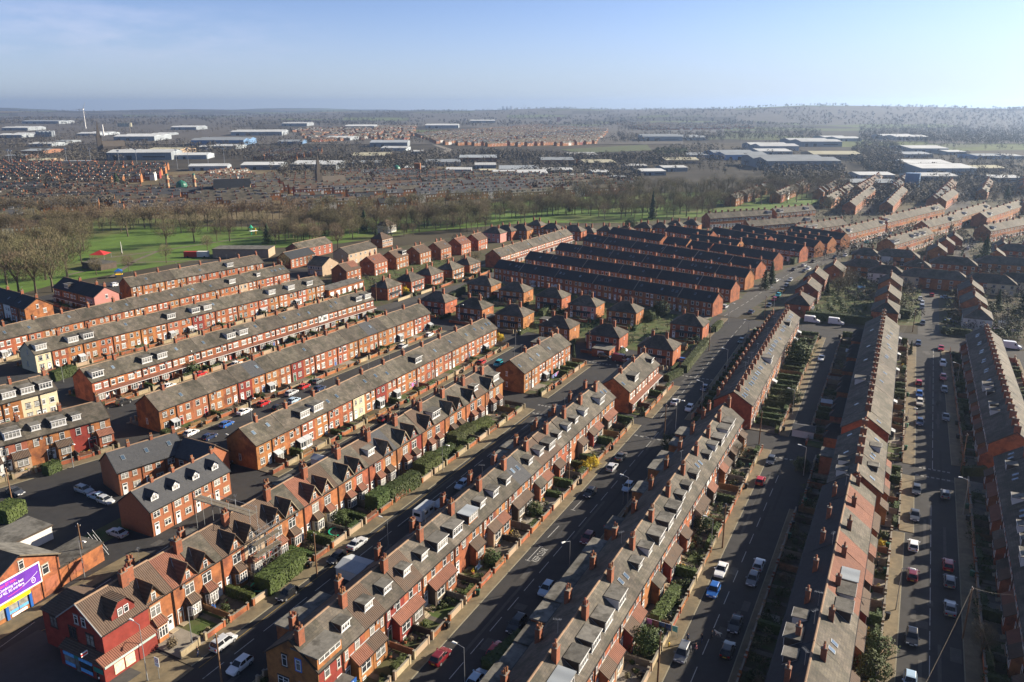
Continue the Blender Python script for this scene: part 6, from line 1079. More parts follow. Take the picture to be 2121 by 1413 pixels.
ob('carried_child', MB().tube((.22, .06, 1.12), (.25, .06, 1.38), .09, .10, 'cloth_pink', 8).tube((.24, .06, 1.38), (.24, .06, 1.46), .06, .08, 'skin', 8).tube((.24, .06, 1.46), (.23, .06, 1.58), .085, .05, 'hair', 8).tube((.25, .14, 1.15), (.22, .22, .85), .05, .035, 'cloth_pink', 6).tube((.28, -.02, 1.15), (.32, -.06, .85), .05, .035, 'cloth_pink', 6).tube((.25, .15, 1.33), (.12, .2, 1.25), .03, .022, 'cloth_pink', 6), e)
person((1424, 1332), -U, 'person with brown hair standing behind the grey people carrier', 'cloth_blue', 'cloth_dark', stride=.08)
person((1385, 1341), N, 'small child in yellow on the sunlit pavement by a hedge', 'cloth_yellow', 'cloth_yellow', h=1.05, stride=.12)
person((410, 1360), U, 'person in dark clothes on the pavement behind the silver people carrier', 'cloth_dark', 'cloth_blue', stride=.2)
person((1816, 1177), N, 'person in a dark top in the bare yard beside the tiled row', 'cloth_dark', 'cloth_dark', stride=.06)
P = G(1486.5, 1317); P.z = .03; e = thing('dog', 'large white shaggy dog standing in the street on a lead', 'dog', P, head(-N + U * .1))
J = {'chest': ((.22, 0, .52), (.14, .17)), 'belly': ((-.05, 0, .52), (.12, .14)), 'rump': ((-.35, 0, .54), (.12, .14)), 'neck': ((.40, 0, .68), .09), 'skull': ((.52, 0, .80), .085), 'muzzle': ((.66, 0, .75), .045), 'tail': ((-.48, 0, .62), .045), 'tailtip': ((-.66, 0, .55), .04)}
Lk = [('chest', 'belly'), ('belly', 'rump'), ('chest', 'neck'), ('neck', 'skull'), ('skull', 'muzzle'), ('rump', 'tail'), ('tail', 'tailtip')]
for s, n in ((1, 'l'), (-1, 'r')):
    J[n + 'elbow'] = ((.22 + s * .02, s * .10, .36), .06); J[n + 'wrist'] = ((.24 + s * .04, s * .10, .16), .042); J[n + 'paw'] = ((.29 + s * .04, s * .10, .03), .042); J[n + 'stifle'] = ((-.28, s * .10, .36), .075); J[n + 'hock'] = ((-.42 - s * .03, s * .10, .20), .04); J[n + 'foot'] = ((-.36 - s * .03, s * .10, .03), .042); J[n + 'ear'] = ((.48, s * .10, .80), .03); J[n + 'eartip'] = ((.47, s * .13, .70), .025)
    Lk += [('chest', n + 'elbow'), (n + 'elbow', n + 'wrist'), (n + 'wrist', n + 'paw'), ('rump', n + 'stifle'), (n + 'stifle', n + 'hock'), (n + 'hock', n + 'foot'), ('skull', n + 'ear'), (n + 'ear', n + 'eartip')]
skin('body', J, Lk, e, lambda b, c: 'fur', (0, 0, 0), 0); ob('nose', MB().tube((.68, 0, .76), (.715, 0, .76), .022, .018, 'black', 6).tube((.575, .045, .835), (.59, .047, .835), .012, .01, 'black', 5).tube((.575, -.045, .835), (.59, -.047, .835), .012, .01, 'black', 5), e)
o = ob('dog_lead', MB().tube(G(1473, 1325.5) + Vector((.6, -.2, .95)), G(1486.5, 1317) + Vector((-.35, .2, .72)), .012, .012, 'red_letters', 4)); tag(o, 'thin lead between the dark clothed person and white dog', 'lead')
# ------------------------------------------------------------------ garden odds and ends
def trampoline(c, lb, k=1.0):
    e = thing('trampoline', lb, 'trampoline', G(*c), 0, None); rg = MB(); nb = MB(); mt = MB(); pts = [(1.8 * k * math.cos(i * .3927), 1.8 * k * math.sin(i * .3927)) for i in range(16)]
    for i in range(16):
        a, b_ = pts[i], pts[(i + 1) % 16]; rg.hexa([(a[0] * .84, a[1] * .84, .8), (a[0], a[1], .8), (b_[0], b_[1], .8), (b_[0] * .84, b_[1] * .84, .8), (a[0] * .84, a[1] * .84, .86), (a[0], a[1], .86), (b_[0], b_[1], .86), (b_[0] * .84, b_[1] * .84, .86)], 'trampoline_green')
        if i % 3 == 0: nb.tube((a[0], a[1], 0), (a[0], a[1], 2.5), .03, .03, 'black', 5)
        for z in (2.45, 2.0, 1.5): nb.tube((a[0], a[1], z), (b_[0], b_[1], z), .012, .012, 'black', 3)
    mt.poly([(x * .85, y * .85, .81) for x, y in pts], 'black'); ob('rim', rg, e); ob('net_frame', nb, e); ob('mat', mt, e)
trampoline((542, 1222), 'green rimmed trampoline behind the big hedge of the gabled row'); trampoline((700, 1108), 'green rimmed trampoline in the fenced garden by the scaffolding')
e = thing('scaffolding', 'steel tube scaffolding with plank decks on the tan gabled house', 'scaffolding', TS(86.9, -94.2), head(U)); t_ = MB(); dk = MB()
for x in (0, 1.8, 3.6, 5.4):
    for y in (-.5, -1.6): t_.tube((x, y, 0), (x, y, 9.5), .04, .04, 'steel', 5)
    for z in (2.2, 4.4, 6.6, 8.6): t_.tube((x, -.4, z), (x, -1.7, z), .035, .035, 'steel', 4)
for z in (2.2, 3.2, 4.4, 5.4, 6.6, 7.6, 8.6):
    for y in (-.5, -1.6): t_.tube((-.3, y, z), (5.7, y, z), .035, .035, 'steel', 4)
t_.tube((0, -1.65, 0), (3.6, -1.65, 4.4), .035, .035, 'steel', 4); t_.tube((5.4, -1.65, 4.4), (1.8, -1.65, 8.6), .035, .035, 'steel', 4)
for z in (4.4, 6.6):
    for k in range(4): dk.box(-.3, -1.55 + k * .26, z + .05, 5.7, -1.33 + k * .26, z + .09, 'fence_grey')
ob('tubes', t_, e); ob('deck', dk, e); e2 = thing('scaffolding', 'scaffold bridge with planks laid over the ridge by the chimney', 'scaffolding', TS(88, -101.5, 0), head(U)); ob('deck', MB().box(-.3, -7, 11.3, .6, 6.5, 11.36, 'fence_grey').box(.7, -7, 11.3, 1.5, 6.5, 11.36, 'fence_grey'), e2)
t_ = MB()
for y in (-6.8, -2, 2, 6.3):
    for x in (-.2, 1.4): t_.tube((x, y, 8.2 if abs(y) < 5 else .1), (x, y, 12.6), .04, .04, 'steel', 4)
for x in (-.2, 1.4): t_.tube((x, -7, 12.3), (x, 6.5, 12.3), .035, .035, 'steel', 4); t_.tube((x, -7, 11.25), (x, 6.5, 11.25), .035, .035, 'steel', 4)
ob('tubes', t_, e2)
def washing(c, hd, L, lb, m='washing', z=1.6, items=4):
    P = G(*c); e = thing('washing_line', lb, 'washing line', P, head(hd)); ob('line', MB().tube((-L/2, 0, z + .05), (L/2, 0, z + .05), .015, .015, 'white_letters', 3).tube((-L/2, 0, 0), (-L/2, 0, z + .1), .03, .03, 'steel', 4).tube((L/2, 0, 0), (L/2, 0, z + .1), .03, .03, 'steel', 4), e)
    for k in range(items):
        x = -L/2 + L * (k + .5) / items; w = L / items * .42; h = .9 + .25 * math.sin(k * 2.3); o = ob('cloth', MB().hexa([(x - w, .05, z - h), (x + w, -.06, z - h * 1.05), (x + w, -.04, z - h * 1.05), (x - w, .07, z - h), (x - w, -.01, z), (x + w, -.01, z), (x + w, .01, z), (x - w, .01, z)], m), e)
washing((666, 903), N * .3 + U, 6, 'lilac sheets hanging on a line in the plain row gardens', z=2.0, items=3); washing((1370, 1315), N, 5, 'purple and pale washing on a line above the round bush', 'laundry_dark', 2.2, 5); washing((862, 803), U, 6, 'colourful washing hung in the garden by the long hedge', 'laundry_dark', 2.0, 7); washing((1150, 786), U, 5, 'dark washing beside the corner block', 'laundry_dark', 1.9, 6); washing((2083, 692), N, 8, 'violet washing strung beyond the far right row', 'washing', 2.0, 9)
o = ob('bench', MB().box(-.8, -.25, .40, .8, .25, .45, 'light_blue_paint').box(-.8, .2, .45, .8, .25, .95, 'light_blue_paint').box(-.75, -.2, 0, -.68, .2, .4, 'light_blue_paint').box(.68, -.2, 0, .75, .2, .4, 'light_blue_paint'), None, G(992, 1180), head(U)); tag(o, 'pale blue garden bench before a brown lean-to bay', 'bench')
o = ob('garden_arch', MB().tube((0, -.6, 0), (0, -.6, 1.9), .06, .06, 'fence_grey').tube((0, .6, 0), (0, .6, 1.9), .06, .06, 'fence_grey').tube((0, -.6, 1.9), (0, 0, 2.4), .06, .06, 'fence_grey').tube((0, .6, 1.9), (0, 0, 2.4), .06, .06, 'fence_grey'), None, G(445, 1268), AX); tag(o, 'pale curved garden arch beside the blue barrel', 'arch')
o = ob('barrel', MB().tube((0, 0, 0), (0, 0, .5), .3, .36, 'blue_paint', 10).tube((0, 0, .5), (0, 0, 1.0), .36, .3, 'blue_paint', 10), None, G(443, 1264)); tag(o, 'blue plastic barrel in the garden by the arch', 'barrel')
def shed(c, lb, m='fence', w=2.2, d=2.6, hd=U, rf='felt'):
    e = thing('garden_shed', lb, 'shed', G(*c), head(hd)); ob('wall', MB().mesh3([(0, 0, 0), (w, 0, 0), (w, d, 0), (0, d, 0), (0, 0, 1.9), (w, 0, 1.9), (w, d, 1.9), (0, d, 1.9), (w/2, 0, 2.45), (w/2, d, 2.45)], [(0, 1, 5, 8, 4), (1, 2, 6, 5), (2, 3, 7, 9, 6), (3, 0, 4, 7)], m), e)
    ob('roof', MB().slab((-.15, -.15, 1.85), (w/2, -.15, 2.52), (w/2, d + .15, 2.52), (-.15, d + .15, 1.85), .05, rf).slab((w/2, -.15, 2.52), (w + .15, -.15, 1.85), (w + .15, d + .15, 1.85), (w/2, d + .15, 2.52), .05, rf), e); ob('door', MB().box(w/2 - .4, -.03, .05, w/2 + .4, 0, 1.8, 'timber_dark'), e)
for c, lb, m, rf in (((1684, 911), 'white walled garage with grey gabled roof at the yard corner', 'white_wall', 'slate_new'), ((1232, 657), 'red brick shed with slate roof behind the semis', 'brick_red', 'slate_dark'), ((1420, 727), 'timber shed beside the sunny hedge garden', 'fence', 'felt'), ((1635, 735), 'weathered shed at the back lane end', 'fence_grey', 'felt_white'), ((1770, 742), 'shed with white roof in the dark yards', 'fence_grey', 'felt_white'), ((1735, 800), 'pale flat shed in the dark yards', 'fence_grey', 'felt'), ((1722, 850), 'rusty shed among the dark yards', 'fence', 'felt_white'), ((665, 970), 'white store behind the gabled row', 'white_wall', 'felt_white'), ((1790, 606), 'shed under the blue tarpaulin', 'blue_paint', 'blue_poster'), ((2085, 680), 'pale shed past the far right row', 'white_wall', 'felt_white'), ((745, 1210), 'big white flat store behind the row with red panel', 'white_wall', 'felt_white')):
    shed(c, lb, m, rf=rf, w=4.5 if 'big' in lb or 'garage' in lb else 2.4, d=5 if 'big' in lb or 'garage' in lb else 2.8)
# ------------------------------------------------------------------ hedges and trees
HED = [((1416, 772), (1463, 713), 2.2, 2.4, 'long clipped hedge along the main road pavement'), ((1478, 688), (1492, 675), 2.0, 2.2, 'short clipped hedge at the shop corner'), ((545, 1232), (620, 1172), 3.4, 3.2, 'massive clipped hedge before the gabled row'), ((770, 1062), (800, 1040), 3.2, 3.6, 'big rounded hedge facing the caravan'), ((803, 1042), (862, 1004), 2.6, 3.4, 'long tall hedge facing the caravan'), ((868, 990), (905, 965), 3.4, 3.4, 'broad hedge between bays of the gabled row'), ((895, 962), (938, 938), 1.8, 2.6, 'square clipped hedge by the lamp'), ((936, 925), (975, 898), 3.0, 3.0, 'bushy hedge at the upper gabled row'), ((975, 898), (1012, 880), 2.2, 2.4, 'lower bushy hedge at the upper gabled row'), ((1668, 660), (1806, 674), 2.6, 3.2, 'tall hedge behind the white vans'), ((1853, 655), (1886, 660), 3, 3.2, 'tall square hedge by the timber pole'), ((1950, 690), (2012, 697), 2.2, 2.4, 'low hedge before the white end wall'), ((1640, 548), (1662, 535), 2.5, 3.2, 'sunlit hedge on the main road by the conifers'), ((800, 818), (850, 795), 1.8, 2.6, 'long square hedge of the plain row'), ((340, 905), (360, 915), 2, 2.2, 'hedge at the gable foot of the red garden row'), ((110, 790), (155, 775), 2.6, 3.0, 'square hedge beside the cream gable'), ((95, 985), (122, 972), 2.2, 2.4, 'clipped hedge before the dormered row'), ((0, 1085), (40, 1060), 4, 3, 'big clipped hedge beside the dark roofed store'), ((1120, 655), (1140, 640), 2, 2.2, 'hedge between the hipped semis'), ((935, 620), (968, 600), 2, 2.4, 'long hedge by the side street'), ((1130, 770), (1170, 745), 2.2, 2.6, 'hedge in front of the corner block'), ((1355, 1300), (1400, 1235), 1.6, 2.4, 'tall hedge by the washing garden'), ((1010, 1395), (1085, 1330), 2.4, 2.0, 'dark hedge behind the red hatchback'), ((1992, 985), (2040, 985), 1.2, 2.2, 'clipped hedge at the shaded corner plot'), ((1380, 790), (1410, 775), 1.8, 2, 'hedge at the far end of the main road block')]
for a, b_, w, h, lb in HED:
    A, Bv = G(*a), G(*b_); L = (Bv - A).length; tag(ob('hedge', hedge_mesh(round(L, 1), w, h, seed=3), None, A, head(Bv - A)), lb, 'hedge')
for c, s, lb, m in (((1213, 975), 1.5, 'bright yellow forsythia on KEEP CLEAR road', 'hedge_yellow'), ((1228, 967), 1.4, 'second bright yellow forsythia on KEEP CLEAR road', 'hedge_yellow'), ((1033, 708), 2.0, 'yellow green bush at the plain row end', 'hedge_yellow'), ((838, 610), 1.7, 'yellow forsythia beside the side street semis', 'hedge_yellow'), ((688, 676), 1.6, 'golden bush in the canopied row gardens', 'hedge_yellow'), ((400, 775), 2.2, 'round clipped bush before the canopied row', 'hedge'), ((365, 885), 1.6, 'round bush at the red garden row end', 'hedge'), ((1335, 1350), 2.3, 'big rounded bush by the washing garden', 'hedge'), ((1812, 1360), 2.2, 'big laurel by the sunlit pavement', 'hedge'), ((1804, 1404), 2.3, 'big laurel at the frame foot', 'hedge'), ((1650, 755), 4.0, 'tall loose bush in the back lane gardens', 'hedge'), ((1635, 840), 3.0, 'dark loose bush in the back lane gardens', 'hedge'), ((1456, 1100), 1.9, 'green bush beside the orange fence', 'hedge'), ((1020, 1170), 1.6, 'green bush beside the blue bench', 'hedge'), ((1105, 1065), 1.7, 'rounded box bush before the dormered row', 'hedge'), ((705, 1085), 1.8, 'pale green bush by the trampoline', 'hedge'), ((1367, 655), 3.4, 'dark evergreen behind the red tiled hip', 'evergreen'), ((1345, 665), 2.6, 'olive bush by the sunny lawn', 'hedge'), ((1390, 940), 2.4, 'spiky dark shrub by the flat roofed store', 'evergreen'), ((1305, 472), 4.2, 'round dark yew before the park trees', 'evergreen'), ((800, 600), 2.6, 'brown bush before the first sunlit semi', 'twig'), ((1660, 975), 1.8, 'dark bushes at the yards corner', 'evergreen')):
    tag(ob('shrub', bush_mesh(c[0] % 4, m) if s > 1.3 else shrub_mesh(c[0] % 4, m), None, G(*c), c[0] * .1, s), lb, 'shrub')
def bare_meshes(v, nt=3300, tw=1.0):
    def fn():
        rr = random.Random(900 + v); tb = MB(); cb = MB(); ends = []; H_ = 1.0
        def br(p, d, L, r, lev):
            q = p + d * L; tb.tube(p, q, r, r * .62, 'bark', 5 if lev < 2 else 3)
            if lev >= 3: ends.append((q, d)); return
            n = (5, 4, 3)[lev]
            for k in range(n):
                a = k * 6.283 / n + rr.uniform(-.5, .5); sp = rr.uniform(.35, .7) if lev else rr.uniform(.25, .55); x = d.orthogonal().normalized(); x.rotate(Matrix.Rotation(a, 3, d))
                nd = (d * math.cos(sp) + x * math.sin(sp)); nd.z += .12; nd.normalize(); br(p.lerp(q, rr.uniform(.72, 1.0)), nd, L * rr.uniform(.55, .8), r * .55, lev + 1)
        br(Vector((0, 0, 0)), Vector((rr.uniform(-.04, .04), rr.uniform(-.04, .04), 1)).normalized(), .30, .024, 0)
        top = max(q.z for q, d in ends); f = 1 / (top + .06)
        wd = rr.uniform(.27, .36); lo = rr.uniform(.22, .32)
        for k in range(nt):
            d = Vector((rr.gauss(0, 1), rr.gauss(0, 1), rr.gauss(0, 1))).normalized(); k_ = rr.uniform(.25, 1) ** .45; lump = 1 + .30 * mnoise.noise(d * 2.6 + Vector((v * 3, 0, 0)))
            zc_ = (1 + lo) / 2; p = Vector((d.x * wd * k_ * lump, d.y * wd * k_ * lump, zc_ + d.z * (1 - lo) / 2 * k_ * lump)); dd = (Vector((p.x, p.y, (p.z - lo) * .9)).normalized() + Vector((rr.gauss(0, .35), rr.gauss(0, .35), rr.gauss(.25, .3)))).normalized()
            L = rr.uniform(.03, .085); x = dd.orthogonal().normalized(); x.rotate(Matrix.Rotation(rr.random() * 6.28, 3, dd)); w = rr.uniform(.0012, .0034) * tw; cb.poly([p - x * w, p + x * w, p + dd * L], 'twig')
        tb.v = [(x * .95, y * .95, z * f * .96) for x, y, z in tb.v]
        return tb.mesh('trunk'), cb.mesh('crown')
    return cached(('bare', v, nt), fn)
def conifer_meshes(v):
    def fn():
        rr = random.Random(70 + v); tb = MB().tube((0, 0, 0), (0, 0, .9), .025, .006, 'bark', 6); cb = MB(); pts = []
        for _ in range(1500):
            z = rr.random() ** 1.3 * .92; R0 = (.20, .27, .15)[v % 3] * (1 - z / .95) ** .8 * (1 + .25 * math.sin(z * 40 + v)); a = rr.random() * 6.283; q = R0 * rr.uniform(.5, 1) ; pts.append((Vector((q * math.cos(a), q * math.sin(a), .07 + z)), Vector((math.cos(a), math.sin(a), .5))))
        leafy(cb, pts, .024, 'evergreen', rr, .6); return tb.mesh('trunk'), cb.mesh('crown')
    return cached(('con', v), fn)
def tree(c, h, v, label, kind='bare', group=None, spread=1.0):
    P = G(*c) if isinstance(c, tuple) else c; name = {'bare': 'bare_tree', 'con': 'conifer'}[kind]; e = thing(name, label, 'tree', P, (v * 2.4 + P.x) % 6.28, group); e.scale = (h * spread, h * spread, h)
    a, b_ = bare_meshes(v % 7) if kind == 'bare' else conifer_meshes(v % 3); ob('trunk', a, e); ob('crown', b_, e); return e
tr = random.Random(31); bands = [((1005, 455), (1480, 444), 42, (10, 16), 'bare trees along the park edge behind the hipped houses'), ((1120, 430), (1660, 410), 40, (11, 16), 'bare trees in the middle of the far park lawn'), ((600, 478), (1010, 458), 58, (9, 17), 'bare trees massed in the park behind the gable houses'), ((190, 468), (640, 458), 38, (12, 18), 'bare trees along the far side of the park lawn'), ((1180, 408), (1760, 392), 70, (12, 17), 'bare trees in the wood beyond the far park'), ((640, 445), (1180, 420), 54, (10, 15), 'bare trees hiding the town beyond the park'), ((1040, 442), (1500, 428), 34, (10, 15), 'bare trees scattered across the middle park lawn'), ((560, 505), (760, 485), 15, (10, 14), 'bare trees round the tan flats'), ((1500, 425), (1720, 412), 16, (12, 15), 'bare trees at the park corner by the far terraces'), ((0, 455), (200, 448), 14, (14, 18), 'bare trees on the park edge before the town'), ((-10, 487), (195, 478), 24, (11, 17), 'bare trees in the park corner before the brick villas'), ((-10, 532), (185, 512), 16, (12, 18), 'bare trees along the park road'), ((540, 497), (1010, 474), 36, (7, 14), 'bare trees in the strip behind the gable houses'), ((200, 482), (560, 474), 20, (9, 15), 'bare trees at the head of the park lawn')]
import numpy as np
def treemass(name, spots, lb):
    """trees that stand too thick to count: one object"""
    V, Fc, Mi, o_ = [], [], [], 0
    for P, h, v, sp in spots:
        for q, me in enumerate(bare_meshes(v % 7, 1100, 1.7)):
            co = np.empty(len(me.vertices) * 3); me.vertices.foreach_get('co', co); co = co.reshape(-1, 3); a = v * 2.4 + P.x; c_, s_ = math.cos(a), math.sin(a)
            V.append(np.stack([(co[:, 0] * c_ - co[:, 1] * s_) * h * sp + P.x, (co[:, 0] * s_ + co[:, 1] * c_) * h * sp + P.y, co[:, 2] * h + P.z], 1)); fs = [tuple(k + o_ for k in p.vertices) for p in me.polygons]; Fc += fs; Mi += [q] * len(fs); o_ += len(co)
    me = bpy.data.meshes.new(name); me.from_pydata(np.concatenate(V).tolist(), [], Fc); me.materials.append(MATS['bark']); me.materials.append(MATS['twig']); me.polygons.foreach_set('material_index', Mi); o = ob(name, me); o['kind'] = 'stuff'; o['label'] = lb
for a, b_, n, hs, lb in bands:
    if any(q in lb for q in ('wood beyond', 'hiding the town', 'far side', 'head of', 'before the town', 'far terraces')):
        sp = []
        for k in range(n):
            t = (k + tr.uniform(.1, .9)) / n; sp.append((G(a[0] + (b_[0] - a[0]) * t, a[1] + (b_[1] - a[1]) * t + tr.uniform(-8, 8)), tr.uniform(*hs), tr.randrange(7), tr.uniform(.9, 1.25)))
        treemass('park_woodland', sp, lb); continue
    for k in range(n):
        t = (k + tr.uniform(.1, .9)) / n; c = (a[0] + (b_[0] - a[0]) * t, a[1] + (b_[1] - a[1]) * t + tr.uniform(-9, 9)); tree(c, tr.uniform(*hs), tr.randrange(7), 'one of the %s' % lb, group=lb, spread=tr.uniform(.9, 1.25))
for c, h, lb in (((345, 512), 16, 'large bare tree alone on the park lawn'), ((403, 503), 17, 'spreading bare tree in the park middle'), ((450, 499), 12, 'slender bare tree near the playground'), ((476, 500), 15, 'bare tree beside the playground'), ((265, 490), 17, 'tall bare tree at the lawn edge'), ((200, 570), 9, 'small bare tree beside the red canopy'), ((267, 562), 8, 'small rounded bare tree on the park path'), ((345, 545), 10, 'bare tree before the red container'), ((430, 520), 9, 'low bare tree by the parked cars'), ((110, 605), 20, 'huge bare tree with pale crown beside the park road'), ((75, 610), 19, 'tall bare tree at the park road'), ((40, 612), 19, 'tall bare tree beside the dark roofed row'), ((14, 590), 20, 'tall bare tree at the frame edge'), ((140, 575), 19, 'broad bare tree over the park path'), ((95, 580), 20, 'pale bare tree behind the pink gable'), ((55, 565), 18, 'bare tree before the distant red house'), ((20, 545), 18, 'bare tree beyond the park road'), ((120, 545), 17, 'bare tree behind the kiosk'), ((170, 548), 15, 'bare tree behind the graffiti wall'), ((590, 560), 8, 'small bare tree at the hall corner'), ((645, 560), 8, 'bare tree before the tan gabled house'), ((700, 515), 13, 'pale bare birch near the flats'), ((620, 545), 9, 'bare tree at the street bend'), ((1755, 605), 11, 'wide bare tree in the long gardens'), ((1735, 615), 9, 'bare tree next to the wide one'), ((2030, 1365), 6, 'small pale bare tree on the shaded pavement'), ((1530, 960), 5, 'small bare bush tree by the low garden wall'), ((815, 608), 7, 'brown bare tree before the first semi'), ((1075, 648), 5, 'pink tinged bare tree among the semis'), ((1715, 440), 12, 'bare tree behind the stepped terraces'), ((1990, 500), 8, 'bare tree by the parked silver car'), ((985, 545), 6, 'reddish round bare tree at the terrace end')):
    tree(c, h, c[0] % 7, lb, spread=1.25 if h > 15 else 1.1)
for c, h, v, lb in (((1351, 455), 20, 2, 'tall dark conifer standing before the park trees'), ((1597, 590), 11, 0, 'dark conifer by the main road'), ((1583, 600), 9, 1, 'second conifer by the main road'), ((2035, 560), 17, 1, 'huge dark pine above the long house'), ((1711, 428), 12, 1, 'dark evergreen by the far terraces'), ((243, 392), 16, 1, 'lone dark evergreen among the distant town roofs'), ((2118, 660), 13, 1, 'dark conifer at the right frame edge'), ((2085, 415), 13, 1, 'dark conifer over the distant street'), ((555, 505), 12, 1, 'ivy covered tree by the hall'), ((755, 480), 14, 1, 'dark evergreen behind the tan flats'), ((1885, 735), 5, 2, 'small dark conifer in a front garden'), ((1712, 610), 7, 0, 'conifer at the corner of the long gardens'), ((1188, 742), 5, 2, 'columnar dark conifer by the corner block'), ((2065, 645), 9, 0, 'dark conifer beyond the white end wall'), ((2105, 480), 11, 1, 'evergreen past the tall blank gable'), ((1965, 480), 9, 1, 'rounded evergreen below the blank gable'), ((1290, 430), 12, 1, 'dark evergreen deep in the park'), ((108, 405), 9, 1, 'evergreen before the town hall roofs'), ((690, 470), 12, 1, 'ivy dark evergreen in the massed park trees'), ((860, 462), 10, 0, 'pointed evergreen in the massed park trees'), ((940, 470), 9, 1, 'broad evergreen behind the gable houses'), ((620, 466), 13, 1, 'tall evergreen at the lawn end'), ((1180, 440), 10, 1, 'dark holly at the mid park'), ((1560, 420), 11, 0, 'evergreen at the far park rim'), ((60, 500), 10, 1, 'dark evergreen in the park corner'), ((780, 500), 8, 1, 'low dark evergreen by the brown roofed house')):
    tree(c, h, v, lb, 'con')
# ------------------------------------------------------------------ the distant town, works, woods and landmarks
fr = random.Random(77)
def inpoly(x, y, pts):
    c = False; n = len(pts)
    for i in range(n):
        x0, y0 = pts[i]; x1, y1 = pts[i - 1]
        if (y0 > y) != (y1 > y) and x < (x1 - x0) * (y - y0) / (y1 - y0) + x0: c = not c
    return c
def PX(x, y, z=0):
    zz = z - H; zc = y * CP - zz * SP; return (1060.5 + F * x / zc, 706.5 - F * (y * SP + zz * CP) / zc)
def minihouse(b, P, u, w, d, he, hr, chim, dorm, rf, wl):
    r = Vector((u.y, -u.x, 0)); Z = Vector((0, 0, 1)); q = lambda x, y, z: P + u * x - r * y + Z * z
    b.mesh3([q(0, 0, 0), q(w, 0, 0), q(w, d, 0), q(0, d, 0), q(0, 0, he), q(w, 0, he), q(w, d, he), q(0, d, he), q(0, d/2, hr - .1), q(w, d/2, hr - .1)], [(0, 1, 5, 4), (1, 2, 6, 9, 5), (2, 3, 7, 6), (3, 0, 4, 8, 7)], wl)
    b.mesh3([q(0, -.3, he - .15), q(w, -.3, he - .15), q(w, d/2, hr), q(0, d/2, hr), q(w, d + .3, he - .15), q(0, d + .3, he - .15)], [(0, 1, 2, 3), (3, 2, 4, 5)], rf)
    for x, z in ((w * .3, he - 2.2), (w * .72, he - 2.2), (w * .4, .9)): b.poly([q(x - .6, -.06, z), q(x + .6, -.06, z), q(x + .6, -.06, z + 1.4), q(x - .6, -.06, z + 1.4)], fr.choice(('upvc', 'glass', 'upvc')))
    if chim: b.mesh3([q(w - .5, d/2 - .7, hr - .6), q(w + .4, d/2 - .7, hr - .6), q(w + .4, d/2 + .7, hr - .6), q(w - .5, d/2 + .7, hr - .6), q(w - .5, d/2 - .7, hr + 1.0), q(w + .4, d/2 - .7, hr + 1.0), q(w + .4, d/2 + .7, hr + 1.0), q(w - .5, d/2 + .7, hr + 1.0)], [(4, 5, 6, 7), (0, 1, 5, 4), (1, 2, 6, 5), (2, 3, 7, 6), (3, 0, 4, 7)], 'stack')
    if dorm:
        sl = (hr - he) / (d / 2); z0 = he + .9 * sl; z1 = z0 + 1.5; x0, x1 = w * .2, w * .8
        b.poly([q(x0, .9, z0), q(x1, .9, z0), q(x1, .9, z1), q(x0, .9, z1)], 'upvc'); b.poly([q(x0, .7, z1), q(x1, .7, z1), q(x1, .9 + 1.5 / sl, z1 + .05), q(x0, .9 + 1.5 / sl, z1 + .05)], 'felt'); b.poly([q(x1, .9, z0), q(x1, .9 + 1.5 / sl, z1), q(x1, .9, z1)], 'white_wall')
        b.poly([q(x0 + .3, .87, z0 + .4), q(x1 - .3, .87, z0 + .4), q(x1 - .3, .87, z1 - .25), q(x0 + .3, .87, z1 - .25)], 'glass')
town = MB()
def townblock(poly, ang, gap, w=5.2, dens=.93, hs=1.0):
    u = Vector((math.sin(R(ang)), math.cos(R(ang)), 0)); r = Vector((u.y, -u.x, 0)); pts = [G(*p) for p in poly]; ts = [p.dot(u) for p in pts]; ss = [p.dot(r) for p in pts]; s = min(ss)
    while s < max(ss):
        t = min(ts); rf = fr.choice(('slate', 'slate', 'slate_new', 'tile_brown', 'slate_dark')); ln = fr.randint(10, 24); i = 0; wl = 'brick'
        while t < max(ts):
            P = u * t + r * s; x, y = PX(P.x, P.y)
            if i >= ln: t += 12; i = 0; ln = fr.randint(10, 24); rf = fr.choice(('slate', 'slate', 'slate_new', 'tile_brown', 'slate_dark'))
            elif inpoly(x, y, poly) and fr.random() < dens: minihouse(town, P, u, w, 9, 6.3 * hs, 9.6 * hs, i % 2 == 0, fr.random() < .38, rf, fr.choice(('brick', 'brick', 'brick', 'brick_soft', 'brick_red', 'white_wall')) if fr.random() < .4 else wl); t += w; i += 1
            else: t += w; i += 1
        s += gap
townblock([(-40, 345), (340, 352), (330, 372), (200, 390), (-40, 385)], 80, 22); townblock([(330, 380), (700, 372), (700, 405), (560, 418), (330, 412)], 64, 24); townblock([(690, 368), (880, 366), (1240, 380), (1330, 398), (1180, 412), (900, 422), (690, 412)], 62, 25)
townblock([(440, 366), (520, 364), (505, 395), (425, 400)], 14, 22); townblock([(-40, 392), (210, 398), (330, 420), (240, 440), (-40, 445)], 66, 26); townblock([(560, 420), (880, 424), (830, 438), (600, 440)], 64, 24, 5.5); townblock([(-40, 446), (90, 446), (84, 490), (-40, 500)], 60, 34, 6); townblock([(210, 400), (560, 414), (560, 445), (240, 455)], 70, 27)
